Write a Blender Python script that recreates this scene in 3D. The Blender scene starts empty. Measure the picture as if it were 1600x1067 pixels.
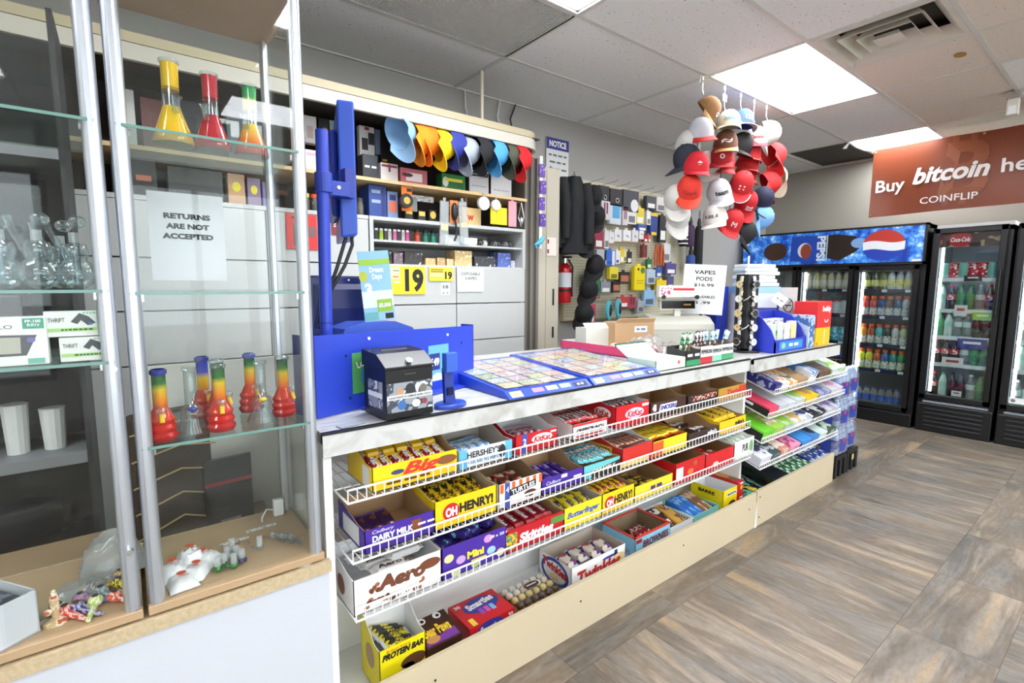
import bpy, bmesh, math, random
from mathutils import Vector, Matrix
random.seed(7)
PI = math.pi
SC = bpy.context.scene
COL = SC.collection
R_ = math.radians

# ------------------------------------------------------------------ camera, world, exposure
CEIL = 2.739
yaw, pit, rol = R_(52.093), R_(-6.491), R_(0.198)
fw = Vector((math.cos(pit)*math.cos(yaw), math.cos(pit)*math.sin(yaw), math.sin(pit)))
rt = Vector((math.sin(yaw), -math.cos(yaw), 0)); upv = rt.cross(fw)
rt2 = rt*math.cos(rol)+upv*math.sin(rol); up2 = upv*math.cos(rol)-rt*math.sin(rol)
cam = bpy.data.objects.new('camera', bpy.data.cameras.new('camera'))
cam.data.sensor_width = 36; cam.data.lens = 781.3/1600*36; cam.data.clip_start = .02
cam.matrix_world = Matrix(((rt2.x, up2.x, -fw.x, 0), (rt2.y, up2.y, -fw.y, 0), (rt2.z, up2.z, -fw.z, 1.37), (0, 0, 0, 1)))
COL.objects.link(cam); SC.camera = cam
SC.view_settings.view_transform = 'Standard'; SC.view_settings.look = 'None'
SC.view_settings.gamma = 1; SC.view_settings.use_curve_mapping = False
SC.view_settings.exposure = 0.42
SC.cycles.use_denoising = True
SC.cycles.max_bounces = 8; SC.cycles.transparent_max_bounces = 24
SC.cycles.caustics_reflective = False; SC.cycles.caustics_refractive = False
W = bpy.data.worlds.new('sky'); SC.world = W; W.use_nodes = True
bgn = W.node_tree.nodes['Background']; bgn.inputs[0].default_value = (.86, .93, 1, 1); bgn.inputs[1].default_value = 5.0
LAMP = 15.0      # strength of the ceiling panels

# ------------------------------------------------------------------ materials
def lin(c):
    c = c/255
    return c/12.92 if c <= .04045 else ((c+.055)/1.055)**2.4
def rgb(c): return (lin(c[0]), lin(c[1]), lin(c[2]), 1)
_m = {}
def mt(c, rough=.5, metal=0., coat=0., var=0., vs=6., bump=0., bs=60.):
    k = ('mt', tuple(c), rough, metal, coat, var, vs, bump, bs)
    if k in _m: return _m[k]
    m = bpy.data.materials.new('plain'); m.use_nodes = True; N = m.node_tree.nodes; L = m.node_tree.links
    b = N['Principled BSDF']; b.inputs['Base Color'].default_value = rgb(c)
    b.inputs['Roughness'].default_value = rough; b.inputs['Metallic'].default_value = metal
    b.inputs['Coat Weight'].default_value = coat; b.inputs['Coat Roughness'].default_value = .15
    if var or bump:
        tc = N.new('ShaderNodeTexCoord'); no = N.new('ShaderNodeTexNoise'); L.new(tc.outputs['Object'], no.inputs['Vector'])
        no.inputs['Scale'].default_value = vs; no.inputs['Detail'].default_value = 5
        if var:
            mx = N.new('ShaderNodeMix'); mx.data_type = 'RGBA'
            mx.inputs[6].default_value = rgb([max(0, x*(1-var)) for x in c]); mx.inputs[7].default_value = rgb([min(255, x*(1+var)) for x in c])
            L.new(no.outputs[0], mx.inputs[0]); L.new(mx.outputs[2], b.inputs['Base Color'])
        if bump:
            n2 = N.new('ShaderNodeTexNoise'); n2.inputs['Scale'].default_value = bs; L.new(tc.outputs['Object'], n2.inputs['Vector'])
            bp = N.new('ShaderNodeBump'); bp.inputs['Strength'].default_value = bump; bp.inputs['Distance'].default_value = .004
            L.new(n2.outputs[0], bp.inputs['Height']); L.new(bp.outputs[0], b.inputs['Normal'])
    _m[k] = m; return m
def pm(c1, c2, scale=60., thr=.52, c3=None, rough=.35, stretch=(1, 1, 1)):
    """printed wrapper: base colour with patches of one or two inks"""
    k = ('pm', tuple(c1), tuple(c2), scale, thr, c3, rough, stretch)
    if k in _m: return _m[k]
    m = bpy.data.materials.new('print'); m.use_nodes = True; N = m.node_tree.nodes; L = m.node_tree.links
    b = N['Principled BSDF']; b.inputs['Roughness'].default_value = rough
    tc = N.new('ShaderNodeTexCoord'); mp = N.new('ShaderNodeMapping'); mp.inputs['Scale'].default_value = stretch
    no = N.new('ShaderNodeTexNoise'); no.inputs['Scale'].default_value = scale; no.inputs['Detail'].default_value = 1.5
    L.new(tc.outputs['Object'], mp.inputs[0]); L.new(mp.outputs[0], no.inputs['Vector'])
    r = N.new('ShaderNodeValToRGB'); r.color_ramp.interpolation = 'CONSTANT'
    r.color_ramp.elements[0].color = rgb(c1); e = r.color_ramp.elements[1]; e.position = thr; e.color = rgb(c2)
    if c3: q = r.color_ramp.elements.new(min(.95, thr+.09)); q.color = rgb(c3)
    L.new(no.outputs[0], r.inputs[0]); L.new(r.outputs[0], b.inputs['Base Color'])
    _m[k] = m; return m
def ramp_z(stops, rough=.12, alpha=1.):
    """colour that changes along the object's own height (dyed glass)"""
    k = ('rz', tuple(stops), rough, alpha)
    if k in _m: return _m[k]
    m = bpy.data.materials.new('dyed_glass'); m.use_nodes = True; N = m.node_tree.nodes; L = m.node_tree.links
    b = N['Principled BSDF']; b.inputs['Roughness'].default_value = rough; b.inputs['Coat Weight'].default_value = .6
    tc = N.new('ShaderNodeTexCoord'); sp = N.new('ShaderNodeSeparateXYZ'); L.new(tc.outputs['Object'], sp.inputs[0])
    mr = N.new('ShaderNodeMapRange'); mr.inputs[1].default_value = stops[0][0]; mr.inputs[2].default_value = stops[-1][0]
    L.new(sp.outputs[2], mr.inputs[0]); r = N.new('ShaderNodeValToRGB'); L.new(mr.outputs[0], r.inputs[0])
    z0, z1 = stops[0][0], stops[-1][0]
    els = r.color_ramp.elements; els[0].color = rgb(stops[0][1]); els[1].color = rgb(stops[-1][1])
    for z, c in stops[1:-1]: q = els.new((z-z0)/(z1-z0)); q.color = rgb(c)
    L.new(r.outputs[0], b.inputs['Base Color'])
    if alpha < 1: b.inputs['Alpha'].default_value = alpha
    _m[k] = m; return m
def clear(tint=(252, 253, 252), refl=.035, rough=.02, edge=.35, body=0.):
    """clear sheet: passes light straight through, mirrors a little, more at grazing angles"""
    k = ('cl', tuple(tint), refl, rough, edge, body)
    if k in _m: return _m[k]
    m = bpy.data.materials.new('clear'); m.use_nodes = True; N = m.node_tree.nodes; L = m.node_tree.links
    N.remove(N['Principled BSDF']); out = N['Material Output']
    t = N.new('ShaderNodeBsdfTransparent'); t.inputs[0].default_value = rgb(tint)
    g = N.new('ShaderNodeBsdfGlossy'); g.inputs['Roughness'].default_value = rough
    lw = N.new('ShaderNodeLayerWeight'); lw.inputs[0].default_value = .25
    mr = N.new('ShaderNodeMapRange'); mr.inputs[3].default_value = refl; mr.inputs[4].default_value = edge
    L.new(lw.outputs['Facing'], mr.inputs[0])
    mx = N.new('ShaderNodeMixShader'); L.new(mr.outputs[0], mx.inputs[0]); L.new(t.outputs[0], mx.inputs[1]); L.new(g.outputs[0], mx.inputs[2])
    last = mx
    if body:
        d = N.new('ShaderNodeBsdfDiffuse'); d.inputs[0].default_value = rgb(tint)
        m2 = N.new('ShaderNodeMixShader'); m2.inputs[0].default_value = body
        L.new(mx.outputs[0], m2.inputs[1]); L.new(d.outputs[0], m2.inputs[2]); last = m2
    L.new(last.outputs[0], out.inputs[0]); _m[k] = m; return m
def glow(c, s):
    k = ('gl', tuple(c), s)
    if k in _m: return _m[k]
    m = bpy.data.materials.new('lit'); m.use_nodes = True; N = m.node_tree.nodes
    b = N['Principled BSDF']; b.inputs['Emission Color'].default_value = rgb(c); b.inputs['Emission Strength'].default_value = s
    b.inputs['Base Color'].default_value = rgb(c); _m[k] = m; return m
WHITE = (236, 236, 236); BLACK = (18, 18, 20); CARD = (176, 142, 104)
MW = mt(WHITE, .45); MK = mt(BLACK, .4); MCARD = mt(CARD, .8, var=.06)
MALU = mt((205, 210, 218), .28, .75); MCHROME = mt((220, 222, 225), .15, 1.)
MWIRE = mt((240, 240, 240), .35)
INKK = mt((22, 22, 26), .6); INKW = mt((248, 248, 248), .6); INKR = mt((200, 28, 34), .6); INKB = mt((28, 44, 130), .6)

# ------------------------------------------------------------------ mesh helpers
class MB:
    def __init__(s): s.v = []; s.f = []; s.m = []; s.mi = 0
    def add(s, vs, fs, mi=None):
        o = len(s.v); s.v += [tuple(v) for v in vs]
        for k, f in enumerate(fs):
            s.f.append([o+i for i in f]); s.m.append(mi[k] if isinstance(mi, (list, tuple)) else (s.mi if mi is None else mi))
        return s
    def bx(s, x0, x1, y0, y1, z0, z1, mi=None):
        v = [(x, y, z) for z in (z0, z1) for y in (y0, y1) for x in (x0, x1)]
        return s.add(v, [(0, 2, 3, 1), (4, 5, 7, 6), (0, 1, 5, 4), (1, 3, 7, 5), (3, 2, 6, 7), (2, 0, 4, 6)], mi)   # bot top front right back left
    def prism(s, pts, n, mi=None):
        """pts: list of 3D points of a planar polygon, n: extrusion vector"""
        n = Vector(n); k = len(pts); v = [Vector(p) for p in pts]; v += [p+n for p in v]
        fs = [tuple(range(k-1, -1, -1)), tuple(range(k, 2*k))]+[(i, (i+1) % k, k+(i+1) % k, k+i) for i in range(k)]
        return s.add(v, fs, mi)
    def cyl(s, p0, p1, r0, r1=None, n=12, mi=None, cap=True):
        r1 = r0 if r1 is None else r1; p0 = Vector(p0); p1 = Vector(p1); d = (p1-p0).normalized()
        a = d.orthogonal().normalized(); b = d.cross(a); v = []
        for p, r in ((p0, r0), (p1, r1)):
            v += [p+(a*math.cos(2*PI*i/n)+b*math.sin(2*PI*i/n))*r for i in range(n)]
        fs = [(i, (i+1) % n, n+(i+1) % n, n+i) for i in range(n)]
        if cap: fs += [tuple(range(n-1, -1, -1)), tuple(range(n, 2*n))]
        return s.add(v, fs, mi)
    def tube(s, pts, r, n=6, mi=None, closed=False):
        P = [Vector(p) for p in pts]; k = len(P); v = []; a = None
        for i, p in enumerate(P):
            d = (P[(i+1) % k]-P[i-1]) if closed else (P[min(i+1, k-1)]-P[max(i-1, 0)])
            d = d.normalized() if d.length > 1e-9 else Vector((0, 0, 1))
            a = d.orthogonal().normalized() if a is None else (a-d*a.dot(d)).normalized()
            b = d.cross(a); rr = r[i] if isinstance(r, (list, tuple)) else r
            v += [p+(a*math.cos(2*PI*j/n)+b*math.sin(2*PI*j/n))*rr for j in range(n)]
        fs = [(i*n+j, i*n+(j+1) % n, ((i+1) % k)*n+(j+1) % n, ((i+1) % k)*n+j) for i in range(k if closed else k-1) for j in range(n)]
        if not closed: fs += [tuple(range(n-1, -1, -1)), tuple(range((k-1)*n, k*n))]
        return s.add(v, fs, mi)
    def lathe(s, prof, n=16, c=(0, 0, 0), mi=None, cap=True):
        v = []; k = len(prof)
        for r, z in prof: v += [(c[0]+r*math.cos(2*PI*j/n), c[1]+r*math.sin(2*PI*j/n), c[2]+z) for j in range(n)]
        fs = [(i*n+j, i*n+(j+1) % n, (i+1)*n+(j+1) % n, (i+1)*n+j) for i in range(k-1) for j in range(n)]
        if cap: fs += [tuple(range(n-1, -1, -1)), tuple(range((k-1)*n, k*n))]
        return s.add(v, fs, mi)
    def ell(s, c, r, nu=14, nv=8, z0=-1., z1=1., mi=None):
        a0, a1 = math.asin(z0), math.asin(z1)
        return s.lathe_xyz([(math.cos(a0+(a1-a0)*i/nv), math.sin(a0+(a1-a0)*i/nv)) for i in range(nv+1)], c, r, nu, mi)
    def lathe_xyz(s, prof, c, r, n, mi=None):
        v = []; k = len(prof)
        for q, z in prof: v += [(c[0]+r[0]*q*math.cos(2*PI*j/n), c[1]+r[1]*q*math.sin(2*PI*j/n), c[2]+r[2]*z) for j in range(n)]
        return s.add(v, [(i*n+j, i*n+(j+1) % n, (i+1)*n+(j+1) % n, (i+1)*n+j) for i in range(k-1) for j in range(n)]+[tuple(range(n-1, -1, -1)), tuple(range((k-1)*n, k*n))], mi)
    def xf(s, M):
        s.v = [tuple(M @ Vector(v)) for v in s.v]; return s

def mesh_of(name, mb, mats, smooth=False):
    me = bpy.data.meshes.new(name); me.from_pydata(mb.v, [], mb.f)
    if not isinstance(mats, (list, tuple)): mats = [mats]
    for m in mats: me.materials.append(m)
    if len(mats) > 1: me.polygons.foreach_set('material_index', mb.m)
    bm = bmesh.new(); bm.from_mesh(me); bmesh.ops.remove_doubles(bm, verts=bm.verts, dist=1e-6); bmesh.ops.recalc_face_normals(bm, faces=bm.faces); bm.to_mesh(me); bm.free()
    if smooth:
        me.polygons.foreach_set('use_smooth', [True]*len(me.polygons)); me.set_sharp_from_angle(angle=R_(42))
    me.update(); return me
def link(name, data, parent=None, loc=(0, 0, 0), rz=0.):
    o = bpy.data.objects.new(name, data); COL.objects.link(o); o.location = loc; o.rotation_euler = (0, 0, rz)
    if parent: o.parent = parent
    return o
def O(name, mb, mats, parent=None, smooth=False, bev=0., loc=(0, 0, 0), rz=0.):
    o = link(name, mesh_of(name, mb, mats, smooth), parent, loc, rz)
    if bev:
        b = o.modifiers.new('bevel', 'BEVEL'); b.width = bev; b.segments = 2; b.limit_method = 'ANGLE'
    return o
ORD = ['first', 'second', 'third', 'fourth', 'fifth', 'sixth', 'seventh', 'eighth', 'ninth', 'tenth', 'eleventh', 'twelfth']
def tag(o, label, cat, group=None):
    o['label'] = label; o['category'] = cat
    if group: o['group'] = group
    return o
def T(name, label, cat, loc=(0, 0, 0), rz=0., group=None):
    return tag(link(name, None, None, loc, rz), label, cat, group)
def struct(o): o['kind'] = 'structure'; return o
def stuff(o): o['kind'] = 'stuff'; return o
def dup(o, loc=None, rz=None, label=None, parent=None):
    c = o.copy(); COL.objects.link(c); c.parent = parent
    if loc is not None: c.location = loc
    if rz is not None: c.rotation_euler = (0, 0, rz) if not isinstance(rz, (tuple, list)) else rz
    if label: c['label'] = label
    for ch in [x for x in o.children]: dup(ch, parent=c)
    return c
# print: flat lettering and flat patches laid on a face. c centre, R to the right, U up (all in the parent's frame)
FR = (Vector((1, 0, 0)), Vector((0, 0, 1)))      # a face that looks to -Y
LF = (Vector((0, -1, 0)), Vector((0, 0, 1)))     # a face that looks to -X
TP = (Vector((1, 0, 0)), Vector((0, 1, 0)))      # a face that looks up
_tx = {}
def glyphs(s, bold, shear):
    k = (s, bold, shear)
    if k not in _tx:
        cu = bpy.data.curves.new('t', 'FONT'); cu.body = s; cu.offset = bold; cu.shear = shear; cu.resolution_u = 3; cu.align_x = 'CENTER'
        cu.space_line = .95
        ob = bpy.data.objects.new('t', cu); me = bpy.data.meshes.new_from_object(ob)
        bpy.data.objects.remove(ob); bpy.data.curves.remove(cu)
        V = [tuple(v.co[:2]) for v in me.vertices]; F = [tuple(p.vertices) for p in me.polygons]; bpy.data.meshes.remove(me)
        xs = [v[0] for v in V] or [0]; ys = [v[1] for v in V] or [0]
        _tx[k] = (V, F, min(xs), max(xs), min(ys), max(ys))
    return _tx[k]
def scribble(par, n, c, fr, w, h, m, name='fine_print'):
    """print too small to read in the photograph: a row of word-length bars"""
    R, U = fr; nn = R.cross(U); c = Vector(c)+nn*.001; rd = random.Random(int(n*977+w*1e5)); ws = [rd.uniform(.6, 1.4) for _ in range(n)]; tot = sum(ws)+.35*(n-1); x = -w/2; mb = MB()
    for q in ws:
        a = x; b = x+q/tot*w; x = b+.35/tot*w
        mb.add([c+R*a-U*h*.35, c+R*b-U*h*.35, c+R*b+U*h*.35, c+R*a+U*h*.35], [(0, 1, 2, 3)])
    me = bpy.data.meshes.new(name); me.from_pydata(mb.v, [], mb.f); me.materials.append(m); return link(name, me, par)
def text(par, s, c, fr, w, h, m, bold=.0, shear=0., name='lettering', rot=0., keep=False):
    if s[0] == '~': return scribble(par, int(s[1:]), c, fr, w, h, m)
    V, F, x0, x1, y0, y1 = glyphs(s, bold, shear)
    if not V: return None
    sx = w/(x1-x0); sy = h/(y1-y0)
    if keep: sx = sy = min(sx, sy)
    R, U = fr; n = R.cross(U); c = Vector(c)+n*.0012; cr, sr = math.cos(rot), math.sin(rot)
    mb = MB(); vs = []
    for x, y in V:
        a = (x-(x0+x1)/2)*sx; b = (y-(y0+y1)/2)*sy
        vs.append(c+R*(a*cr-b*sr)+U*(a*sr+b*cr))
    mb.add(vs, F); me = bpy.data.meshes.new(name); me.from_pydata(mb.v, [], mb.f); me.materials.append(m)
    return link(name, me, par)
def patch(par, pts, c, fr, m, name='printed_patch', off=.0006):
    R, U = fr; n = R.cross(U); c = Vector(c)+n*off
    me = bpy.data.meshes.new(name); me.from_pydata([tuple(c+R*a+U*b) for a, b in pts], [], [tuple(range(len(pts)))]); me.materials.append(m)
    return link(name, me, par)
def rect(w, h): return [(-w/2, -h/2), (w/2, -h/2), (w/2, h/2), (-w/2, h/2)]
def oval(w, h, n=20): return [(w/2*math.cos(2*PI*i/n), h/2*math.sin(2*PI*i/n)) for i in range(n)]
# ------------------------------------------------------------------ the room
XF, YB, YW, XL = 6.6, 3.17, -3.4, -2.6
def wallm():
    return mt((170, 168, 163), .75, var=.03, vs=1.5)
struct(O('wall_back', MB().bx(XL, XF+.12, YB, YB+.12, 0, 2.9), wallm()))
struct(O('wall_far', MB().bx(XF, XF+.12, YW, YB, 0, 2.9), mt((158, 154, 143), .75)))
struct(O('wall_left', MB().bx(XL-.12, XL, YW, YB, 0, 2.9), mt((228, 226, 222), .7)))
wf = MB(); wy0, wy1 = YW-.12, YW
wins = [(-2.2, -.5), (-.2, 1.5), (1.8, 3.5), (4.6, 6.2)]
edges = [XL]+[e for w in wins for e in w]+[XF]
for i in range(0, len(edges), 2): wf.bx(edges[i], edges[i+1], wy0, wy1, 0, 2.9)
for a, b in wins: wf.bx(a, b, wy0, wy1, 0, .5).bx(a, b, wy0, wy1, 2.35, 2.9)
struct(O('wall_front', wf, mt((228, 226, 222), .7)))
MFRAME = mt((60, 60, 62), .4)
for k, (a, b) in enumerate(wins):
    w = MB()
    for x0, x1, z0, z1 in ((a, a+.05, .5, 2.35), (b-.05, b, .5, 2.35), (a, b, .5, .55), (a, b, 2.3, 2.35), ((a+b)/2-.025, (a+b)/2+.025, .5, 2.35)): w.bx(x0, x1, wy0+.02, wy1-.02, z0, z1)
    o = struct(O('window_%d' % (k+1), w, MFRAME)); o.name = 'window_%d' % (k+1)
    O('pane', MB().bx(a+.05, b-.05, wy0+.05, wy0+.056, .55, 2.3), clear(), o)
# pavement outside so that the windows look onto ground and sky
struct(O('pavement', MB().bx(-14, 18, -18, YW-.12, -.12, -.06), mt((200, 198, 194), .9)))

# floor: tiles of two directions laid in bands, each tile its own piece
def tile_mat():
    m = bpy.data.materials.new('wood_look_tile'); m.use_nodes = True; N = m.node_tree.nodes; L = m.node_tree.links
    b = N['Principled BSDF']; b.inputs['Roughness'].default_value = .42
    tc = N.new('ShaderNodeTexCoord'); oi = N.new('ShaderNodeObjectInfo')
    mul = N.new('ShaderNodeVectorMath'); mul.operation = 'SCALE'; mul.inputs[0].default_value = (37, 91, 13); L.new(oi.outputs['Random'], mul.inputs['Scale'])
    ad = N.new('ShaderNodeVectorMath'); L.new(tc.outputs['Object'], ad.inputs[0]); L.new(mul.outputs[0], ad.inputs[1])
    def noise(sc, scale, det, rough=.5, dist=0.):
        mp = N.new('ShaderNodeMapping'); mp.inputs['Scale'].default_value = sc; L.new(ad.outputs[0], mp.inputs[0])
        n = N.new('ShaderNodeTexNoise'); n.inputs['Scale'].default_value = scale; n.inputs['Detail'].default_value = det; n.inputs['Roughness'].default_value = rough; n.inputs['Distortion'].default_value = dist
        L.new(mp.outputs[0], n.inputs['Vector']); return n
    n1 = noise((1.1, 7, 1), 1.25, 3.5, .6, .6); n2 = noise((2.5, 7, 1), 9, 6, .7); n3 = noise((1, 1.3, 1), 2.6, 2)
    r = N.new('ShaderNodeValToRGB'); e = r.color_ramp.elements
    e[0].position = .3; e[0].color = rgb((102, 95, 88)); e[1].position = .72; e[1].color = rgb((174, 149, 117))
    for p, c in ((.40, (136, 131, 125)), (.5, (122, 110, 97)), (.6, (152, 143, 132))): q = e.new(p); q.color = rgb(c)
    L.new(n1.outputs[0], r.inputs[0])
    r2 = N.new('ShaderNodeValToRGB'); r2.color_ramp.elements[0].position = .32; r2.color_ramp.elements[0].color = rgb((170, 168, 166)); r2.color_ramp.elements[1].position = .62; r2.color_ramp.elements[1].color = rgb((252, 250, 246))
    L.new(n2.outputs[0], r2.inputs[0])
    mx = N.new('ShaderNodeMix'); mx.data_type = 'RGBA'; mx.blend_type = 'MULTIPLY'; mx.inputs[0].default_value = .5
    L.new(r.outputs[0], mx.inputs[6]); L.new(r2.outputs[0], mx.inputs[7])
    r3 = N.new('ShaderNodeValToRGB'); r3.color_ramp.elements[0].position = .35; r3.color_ramp.elements[0].color = rgb((168, 170, 172)); r3.color_ramp.elements[1].position = .65; r3.color_ramp.elements[1].color = rgb((255, 244, 230))
    L.new(n3.outputs[0], r3.inputs[0])
    m3 = N.new('ShaderNodeMix'); m3.data_type = 'RGBA'; m3.blend_type = 'MULTIPLY'; m3.inputs[0].default_value = .6
    L.new(mx.outputs[2], m3.inputs[6]); L.new(r3.outputs[0], m3.inputs[7]); L.new(m3.outputs[2], b.inputs['Base Color'])
    bp = N.new('ShaderNodeBump'); bp.inputs['Strength'].default_value = .12; bp.inputs['Distance'].default_value = .003
    L.new(n2.outputs[0], bp.inputs['Height']); L.new(bp.outputs[0], b.inputs['Normal'])
    return m
floor = struct(O('floor', MB().bx(XL, XF, YW, YB, -.06, -.0035), mt((112, 104, 94), .8)))
TS, TL_ = .3048, .6096
tme = mesh_of('tile', MB().bx(-TL_/2+.0005, TL_/2-.0005, -TS/2+.0005, TS/2-.0005, -.0035, 0), tile_mat())
first = None
def tile(x, y, rz):
    if x < XL+.3 or x > XF-.12 or y < YW+.1 or y > YB-.1: return
    link('tile', tme, floor, (x, y, 0), rz)
y0 = 1.14
for band in range(-1, 5):
    yt = y0-band*(TL_+TS)          # top of a band of crosswise tiles
    if -2.4 < yt < 2.8:
        for k in range(-6, 20): tile(2.175+.155+k*TS, yt-TL_/2, PI/2)
        for k in range(-5, 11): tile(2.41+.305+k*TL_, yt-TL_-TS/2, 0)

# ceiling: dropped grid with lay-in tiles
def ceil_mat(c=(238, 238, 237)):
    m = bpy.data.materials.new('ceiling_tile'); m.use_nodes = True; N = m.node_tree.nodes; L = m.node_tree.links
    b = N['Principled BSDF']; b.inputs['Roughness'].default_value = .9
    tc = N.new('ShaderNodeTexCoord'); v = N.new('ShaderNodeTexNoise'); v.inputs['Scale'].default_value = 75; v.inputs['Detail'].default_value = 2; L.new(tc.outputs['Object'], v.inputs['Vector'])
    r = N.new('ShaderNodeValToRGB'); r.color_ramp.elements[0].position = .27; r.color_ramp.elements[0].color = rgb([x*.6 for x in c]); r.color_ramp.elements[1].position = .34; r.color_ramp.elements[1].color = rgb(c)
    L.new(v.outputs[0], r.inputs[0]); L.new(r.outputs[0], b.inputs['Base Color']); return m
CM = ceil_mat(); CMW = ceil_mat((226, 216, 204)); CMG = ceil_mat((236, 238, 226))
ceiling = struct(O('ceiling', MB().bx(XL, XF, YW, YB, CEIL+.16, CEIL+.2), mt((90, 90, 90), .9)))
GX0, GY0, GX, GY = 1.939, 2.565, 1.2192, .6096
gx = [GX0+i*GX for i in range(-3, 4)]; gy = [GY0-j*GY for j in range(0, 10)]
MBAR = mt((214, 213, 207), .5)
for x in gx: O('grid_bar', MB().bx(x-.012, x+.012, YW, YB, CEIL, CEIL+.03), MBAR, ceiling)
for y in gy: O('grid_bar', MB().bx(XL, XF, y-.012, y+.012, CEIL+.0005, CEIL+.03), MBAR, ceiling)
O('grid_bar', MB().bx(gx[4]+.6096-.010, gx[4]+.6096+.010, .1264, 1.346, CEIL+.0003, CEIL+.03), MBAR, ceiling)
O('wall_angle', MB().bx(XL, XF, YB-.02, YB, CEIL-.002, CEIL+.02), MBAR, ceiling)
O('wall_angle', MB().bx(XF-.02, XF, YW, YB, CEIL-.002, CEIL+.02), MBAR, ceiling)
def lamp(x0, x1, y1, label):
    gxx = x1-x0
    t = T('ceiling_light', label, 'ceiling light', ((x0+x1)/2, y1-GY/2, CEIL+.01), 0, 'ceiling light panels')
    f = MB(); a, b = gxx/2-.012, GY/2-.012
    for s in (-1, 1): f.bx(-a, a, s*b-.012*(s > 0), s*b+.012*(s < 0), 0, .05).bx(s*a-.012*(s > 0), s*a+.012*(s < 0), -b, b, 0, .05)
    O('frame', f, MW, t); O('diffuser', MB().bx(-a+.012, a-.012, -b+.012, b-.012, .004, .01), glow((246, 250, 255), LAMP), t)
LIGHTS = {(3, 1): 'light panel next to the honeycomb air return grille', (5, 1): 'glowing light panel beside the air vent, above the hanging caps',
          (7, 1): 'light panel over the coolers, half hidden by the orange banner'}
for k in ((3, 4), (5, 4), (7, 4), (1, 2), (3, 7), (5, 7), (1, 6), (7, 7)): LIGHTS[k] = 'added unseen light panel over the shop floor between counter and street windows'  # extra out-of-view panels, added to brighten the ceiling and the cooler end
xs = [XL]+gx+[XF]
for a in range(len(xs)-1):
    for j in range(-1, len(gy)):
        yt = YB if j < 0 else gy[j]; yb = gy[j+1] if j+1 < len(gy) else YW
        x0, x1 = xs[a], xs[a+1]
        if (a, j) == (3, 0): continue                    # honeycomb return grille sits here
        if (a, j) in LIGHTS: lamp(x0, min(x1, XF-.03), yt, LIGHTS[(a, j)]); continue
        if (a, j) == (5, 2): x0 += .6096                 # air vent takes half of this bay
        if (a, j) == (7, 0): O('ceiling_tile', MB().bx(x0+.012, x1, yb+.012, yt-.012, CEIL+.03, CEIL+.05), mt((70, 66, 62), .8), ceiling); continue
        O('ceiling_tile', MB().bx(x0+.012, x1-.012, yb+.012, yt-.012, CEIL+.006, CEIL+.02), CMW if (a, j) in ((6, 2), (5, 3), (5, 2)) else (CMG if (a, j) == (7, 2) else CM), ceiling)
# stain on the tile by the vent
patch(ceiling, oval(.10, .06), (4.054, .855, CEIL+.0055), (Vector((1, 0, 0)), Vector((0, -1, 0))), mt((170, 128, 70), .9), 'water_stain')
# honeycomb return grille
t = T('return_air_grille', 'dark honeycomb air return grille in the ceiling grid', 'air grille', (1.33, 2.26, CEIL))
f = MB(); hx, hy = GX/2-.012, GY/2-.012
for s in (-1, 1): f.bx(-hx, hx, s*hy-.01, s*hy+.01, 0, .02).bx(s*hx-.01, s*hx+.01, -hy, hy, 0, .02)
O('frame', f, mt((200, 198, 192), .5), t)
f = MB()
for k in range(68): x = -hx+2*hx*(k+.5)/68; f.bx(x-.0018, x+.0018, -hy, hy, .004, .016)
for k in range(33): y = -hy+2*hy*(k+.5)/33; f.bx(-hx, hx, y-.0018, y+.0018, .004, .016)
stuff(O('lattice', f, mt((222, 222, 218), .5), t)); O('duct_plate', MB().bx(-hx, hx, -hy, hy, .03, .035), mt((190, 190, 186), .6), t)
# supply vent: nested louvre cones
t = T('ceiling_vent', 'white square air vent with nested louvres beside the light panel', 'air vent', (3.158+.3048, 1.041, CEIL))
def ring(a, b, z0, z1, th=.004):
    m = MB()
    for k in range(4):
        c, s = math.cos(k*PI/2), math.sin(k*PI/2); q = lambda x, y, z: (x*c-y*s, x*s+y*c, z)
        m.add([q(-a, -a, z0), q(a, -a, z0), q(b, -b, z1), q(-b, -b, z1), q(-a, -a, z0+th), q(a, -a, z0+th), q(b, -b, z1+th), q(-b, -b, z1+th)],
              [(0, 1, 2, 3), (7, 6, 5, 4), (0, 4, 5, 1), (1, 5, 6, 2), (2, 6, 7, 3), (3, 7, 4, 0)])
    return m
MV = mt((214, 210, 198), .5, var=.08, vs=4)
O('frame', ring(.292, .268, -.001, -.001, .008), MV, t)
for a, b, z in ((.268, .215, .0), (.195, .15, -.004), (.125, .09, -.006)): O('louver', ring(a, b, z, z+.055), MV, t)
O('centre_plate', MB().add([(-.065, -.065, -.012), (.065, -.065, -.012), (.065, .065, -.012), (-.065, .065, -.012), (-.05, -.05, .012), (.05, -.05, .012), (.05, .05, .012), (-.05, .05, .012)], [(3, 2, 1, 0), (4, 5, 6, 7), (0, 1, 5, 4), (1, 2, 6, 5), (2, 3, 7, 6), (3, 0, 4, 7)]), MV, t)
O('duct_box', MB().bx(-.29, .29, -.29, .29, .11, .115).bx(-.29, -.285, -.29, .29, .01, .11).bx(.285, .29, -.29, .29, .01, .11).bx(-.29, .29, .285, .29, .01, .11).bx(-.29, .29, -.29, -.285, .01, .11), mt((70, 68, 64), .8), t)
# small white sensor clipped to the grid
t = T('ceiling_sensor', 'small white sensor box clipped to the ceiling grid above the banner', 'sensor', (5.09, .75, CEIL-.16))
O('case', MB().bx(-.03, .03, -.03, .03, 0, .11), mt((226, 226, 214), .5), t, bev=.004); O('bracket', MB().bx(-.035, .035, -.035, .035, .11, .158), MCHROME, t); O('lens', MB().bx(-.031, -.029, -.02, .02, .01, .06), mt((245, 245, 250), .3), t)
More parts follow.
